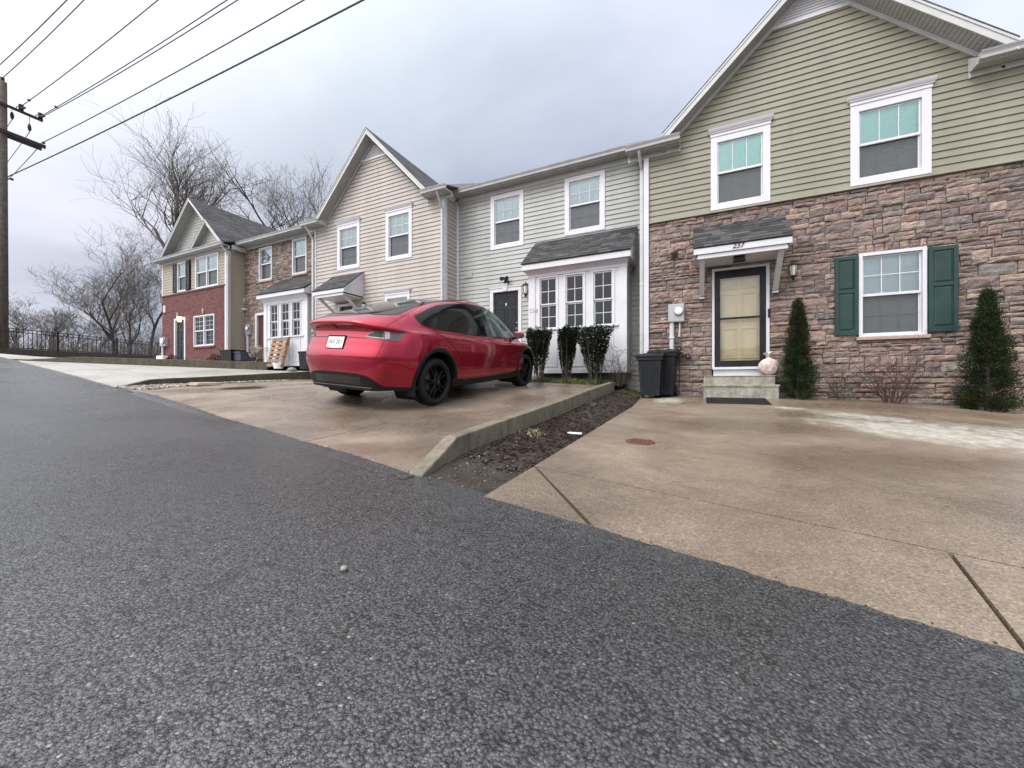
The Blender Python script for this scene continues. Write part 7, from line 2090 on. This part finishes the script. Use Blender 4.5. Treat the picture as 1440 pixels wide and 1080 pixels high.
# ---------------------------------------------------------------- bare winter trees
def bare_tree(px, py_base, py_top, Y, seed, label, spread=.8, trunk_r=.3, fork=None, lean=0.0, depth=5, nodes=2600, group='bare winter trees beyond the houses', twigw=1.0, first=.18, seglen=.52):
    b = Q(px, py_base, Y); top = Q(px, py_top, Y).z; H = top - b.z
    t = thing('bare_tree', label, 'tree', b, group)
    r = random.Random(seed); tr = MB(); tw = MB(); cnt = [0]
    minr = .0062 * twigw * Y / 30
    def br(p, dr, L, rad, k):
        if cnt[0] > nodes: return
        n = 6 if k < 2 else (5 if k < 4 else 3)
        pts = [p]; rs = [rad]; q = p; d_ = dr
        up = .085 if k > 0 else .03
        for i in range(n):
            d_ = (d_ + Vector((r.gauss(0, .085 + .018 * k), r.gauss(0, .085 + .018 * k), r.gauss(0, .07) + up))).normalized()
            q = q + d_ * (L / n); pts.append(q); rs.append(max(minr, rad * (1 - .55 * (i + 1) / n)))
        (tr if k < 2 else tw).tube(pts, rs, 8 if k == 0 else (6 if k < 2 else (4 if k < 4 else 3)), cap=False)
        cnt[0] += 1
        if k >= depth: return
        m = [6, 4, 5, 4, 4, 3][k]
        for i in range(m):
            f = r.uniform(.32 if k else first, 1.0); j = min(n, max(1, int(round(f * n))))
            if i == 0: j = n
            ang = r.uniform(.35, .95) * (spread if k < 2 else 1.0)
            a = r.uniform(0, 6.283); side = d_.cross(Vector((math.cos(a), math.sin(a), .3)))
            if side.length < .05: continue
            nd = (d_ * math.cos(ang) + side.normalized() * math.sin(ang)); nd.z += .10; nd.normalize()
            br(pts[j], nd, L * (r.uniform(.42, .62) if k == 0 else r.uniform(.55, .80) if k < 2 else r.uniform(.52, .78)), max(minr, rs[j] * (r.uniform(.55, .78) if i else .85)), k + 1)
    if fork:
        q = b.copy(); z0 = b + Vector((lean * H * fork * .6, 0, H * fork)); tr.tube([b - Vector((0, 0, 1)), b.lerp(z0, .5) + Vector((.1, 0, 0)), z0], [trunk_r * 1.25, trunk_r * 1.05, trunk_r * .9], 9, cap=False)
        for i in range(4):
            a = i * 1.6 + r.uniform(-.3, .3) + .2
            dr = Vector((math.cos(a) * spread * .75 + lean, math.sin(a) * spread * .5, 1.0)).normalized()
            br(z0 - Vector((0, 0, .2)), dr, H * (1 - fork) * seglen, trunk_r * .62, 1)
    else:
        br(b - Vector((0, 0, 1)), Vector((lean, 0, 1)).normalized(), H * .72, trunk_r, 0)
    # rescale in height and limit so that the crown tops out where it should
    zs = [v[2] for m_ in (tr, tw) for v in m_.v]; k = H / (max(zs) - b.z)
    for m_ in (tr, tw): m_.v = [(v[0], v[1], b.z + (v[2] - b.z) * k if v[2] > b.z else v[2]) for v in m_.v]
    tr.build('trunk', M['bark'], t); tw.build('crown', M['twig'], t)
bare_tree(250, 492, 178, 29, 11, 'big bare tree whose dark trunk stands left of the brick house gable', .72, .34, fork=.42, lean=.04, nodes=9000, seglen=.60)
bare_tree(322, 492, 180, 33, 23, 'big bare spreading tree rising behind the brick house roof', 1.0, .36, fork=.42, lean=.06, nodes=9000, seglen=.60)
bare_tree(430, 470, 226, 38, 37, 'bare tree showing above the roof between the stone house and the beige gable', .8, .26, fork=.40, nodes=6000)
bare_tree(160, 497, 312, 33, 41, 'slender bare tree in front of the others behind the railing', .6, .15, nodes=3000)
bare_tree(184, 500, 340, 34.5, 58, 'second slender bare tree just right of the first behind the railing', .6, .13, nodes=2400)
bare_tree(212, 500, 296, 37, 63, 'leaning bare tree close to the left wall of the brick house', 1.0, .16, lean=-.06, nodes=3000)
bare_tree(134, 500, 392, 44, 71, 'pale bare tree halfway along the railing', .95, .17, nodes=2500, twigw=.9)
bare_tree(104, 502, 418, 50, 83, 'low bare tree with a rounded crown behind the railing', 1.3, .17, nodes=2000, first=.12)
bare_tree(62, 502, 402, 48, 97, 'low bushy bare tree right of the utility pole', 1.4, .18, nodes=2500, first=.1)
bare_tree(28, 502, 408, 52, 101, 'low bushy bare tree directly beside the utility pole', 1.4, .18, nodes=2500, first=.1)
bare_tree(-30, 502, 395, 50, 113, 'bare tree cut off by the left edge of the picture', 1.3, .18, nodes=2000, first=.12)
# thicket of brush under the trees: nobody could count its stems
mb = MB(); r = random.Random(77)
for i in range(800):
    px = r.uniform(-60, 245); Y = r.uniform(34, 58); p = Q(px, 508, Y); h = r.uniform(.8, 2.6) if px < 120 else r.uniform(.8, 3.4)
    q = p; pts = [p]; dr = Vector((r.gauss(0, .25), r.gauss(0, .25), 1)).normalized()
    for k in range(4): dr = (dr + Vector((r.gauss(0, .2), r.gauss(0, .2), r.gauss(0, .1)))).normalized(); q = q + dr * h / 4; pts.append(q)
    mb.tube(pts, [.025, .022, .018, .015, .012], 3, cap=False)
    for k in range(5):
        j = r.randint(1, 4); nd = Vector((r.gauss(0, .7), r.gauss(0, .7), r.uniform(.1, 1))).normalized(); mb.tube([pts[j], pts[j] + nd * h * .22, pts[j] + (nd + Vector((0, 0, .4))).normalized() * h * .42], [.014, .012, .010], 3, cap=False)
tag(mb.build('brushwood', M['twig']), 'tangle of bare brushwood under the trees behind the railing', 'brush', kind='stuff')
# unseen bank behind the camera, added to darken reflections in car and asphalt
mb = MB()
xs = [-140 + i * 4 for i in range(71)]
for x in xs:
    h = 4.6 + 1.8 * mnoise.noise(Vector((x * .06, 0, 0))) + 1.0 * mnoise.noise(Vector((x * .25, 3, 0)))
    for (y, z) in ((-14, -1.0), (-26, h * .25), (-34, h * .8), (-40, h), (-60, h * .7), (-90, -4)): mb.vert((x, y, z + ground_z(min(x, 14), -13) * .5))
for i in range(len(xs) - 1):
    for k in range(5): mb.fidx((i * 6 + k, i * 6 + k + 1, (i + 1) * 6 + k + 1, (i + 1) * 6 + k))
tag(mb.build('unseen_dark_bank', M['ground'], smooth=True), kind='structure')
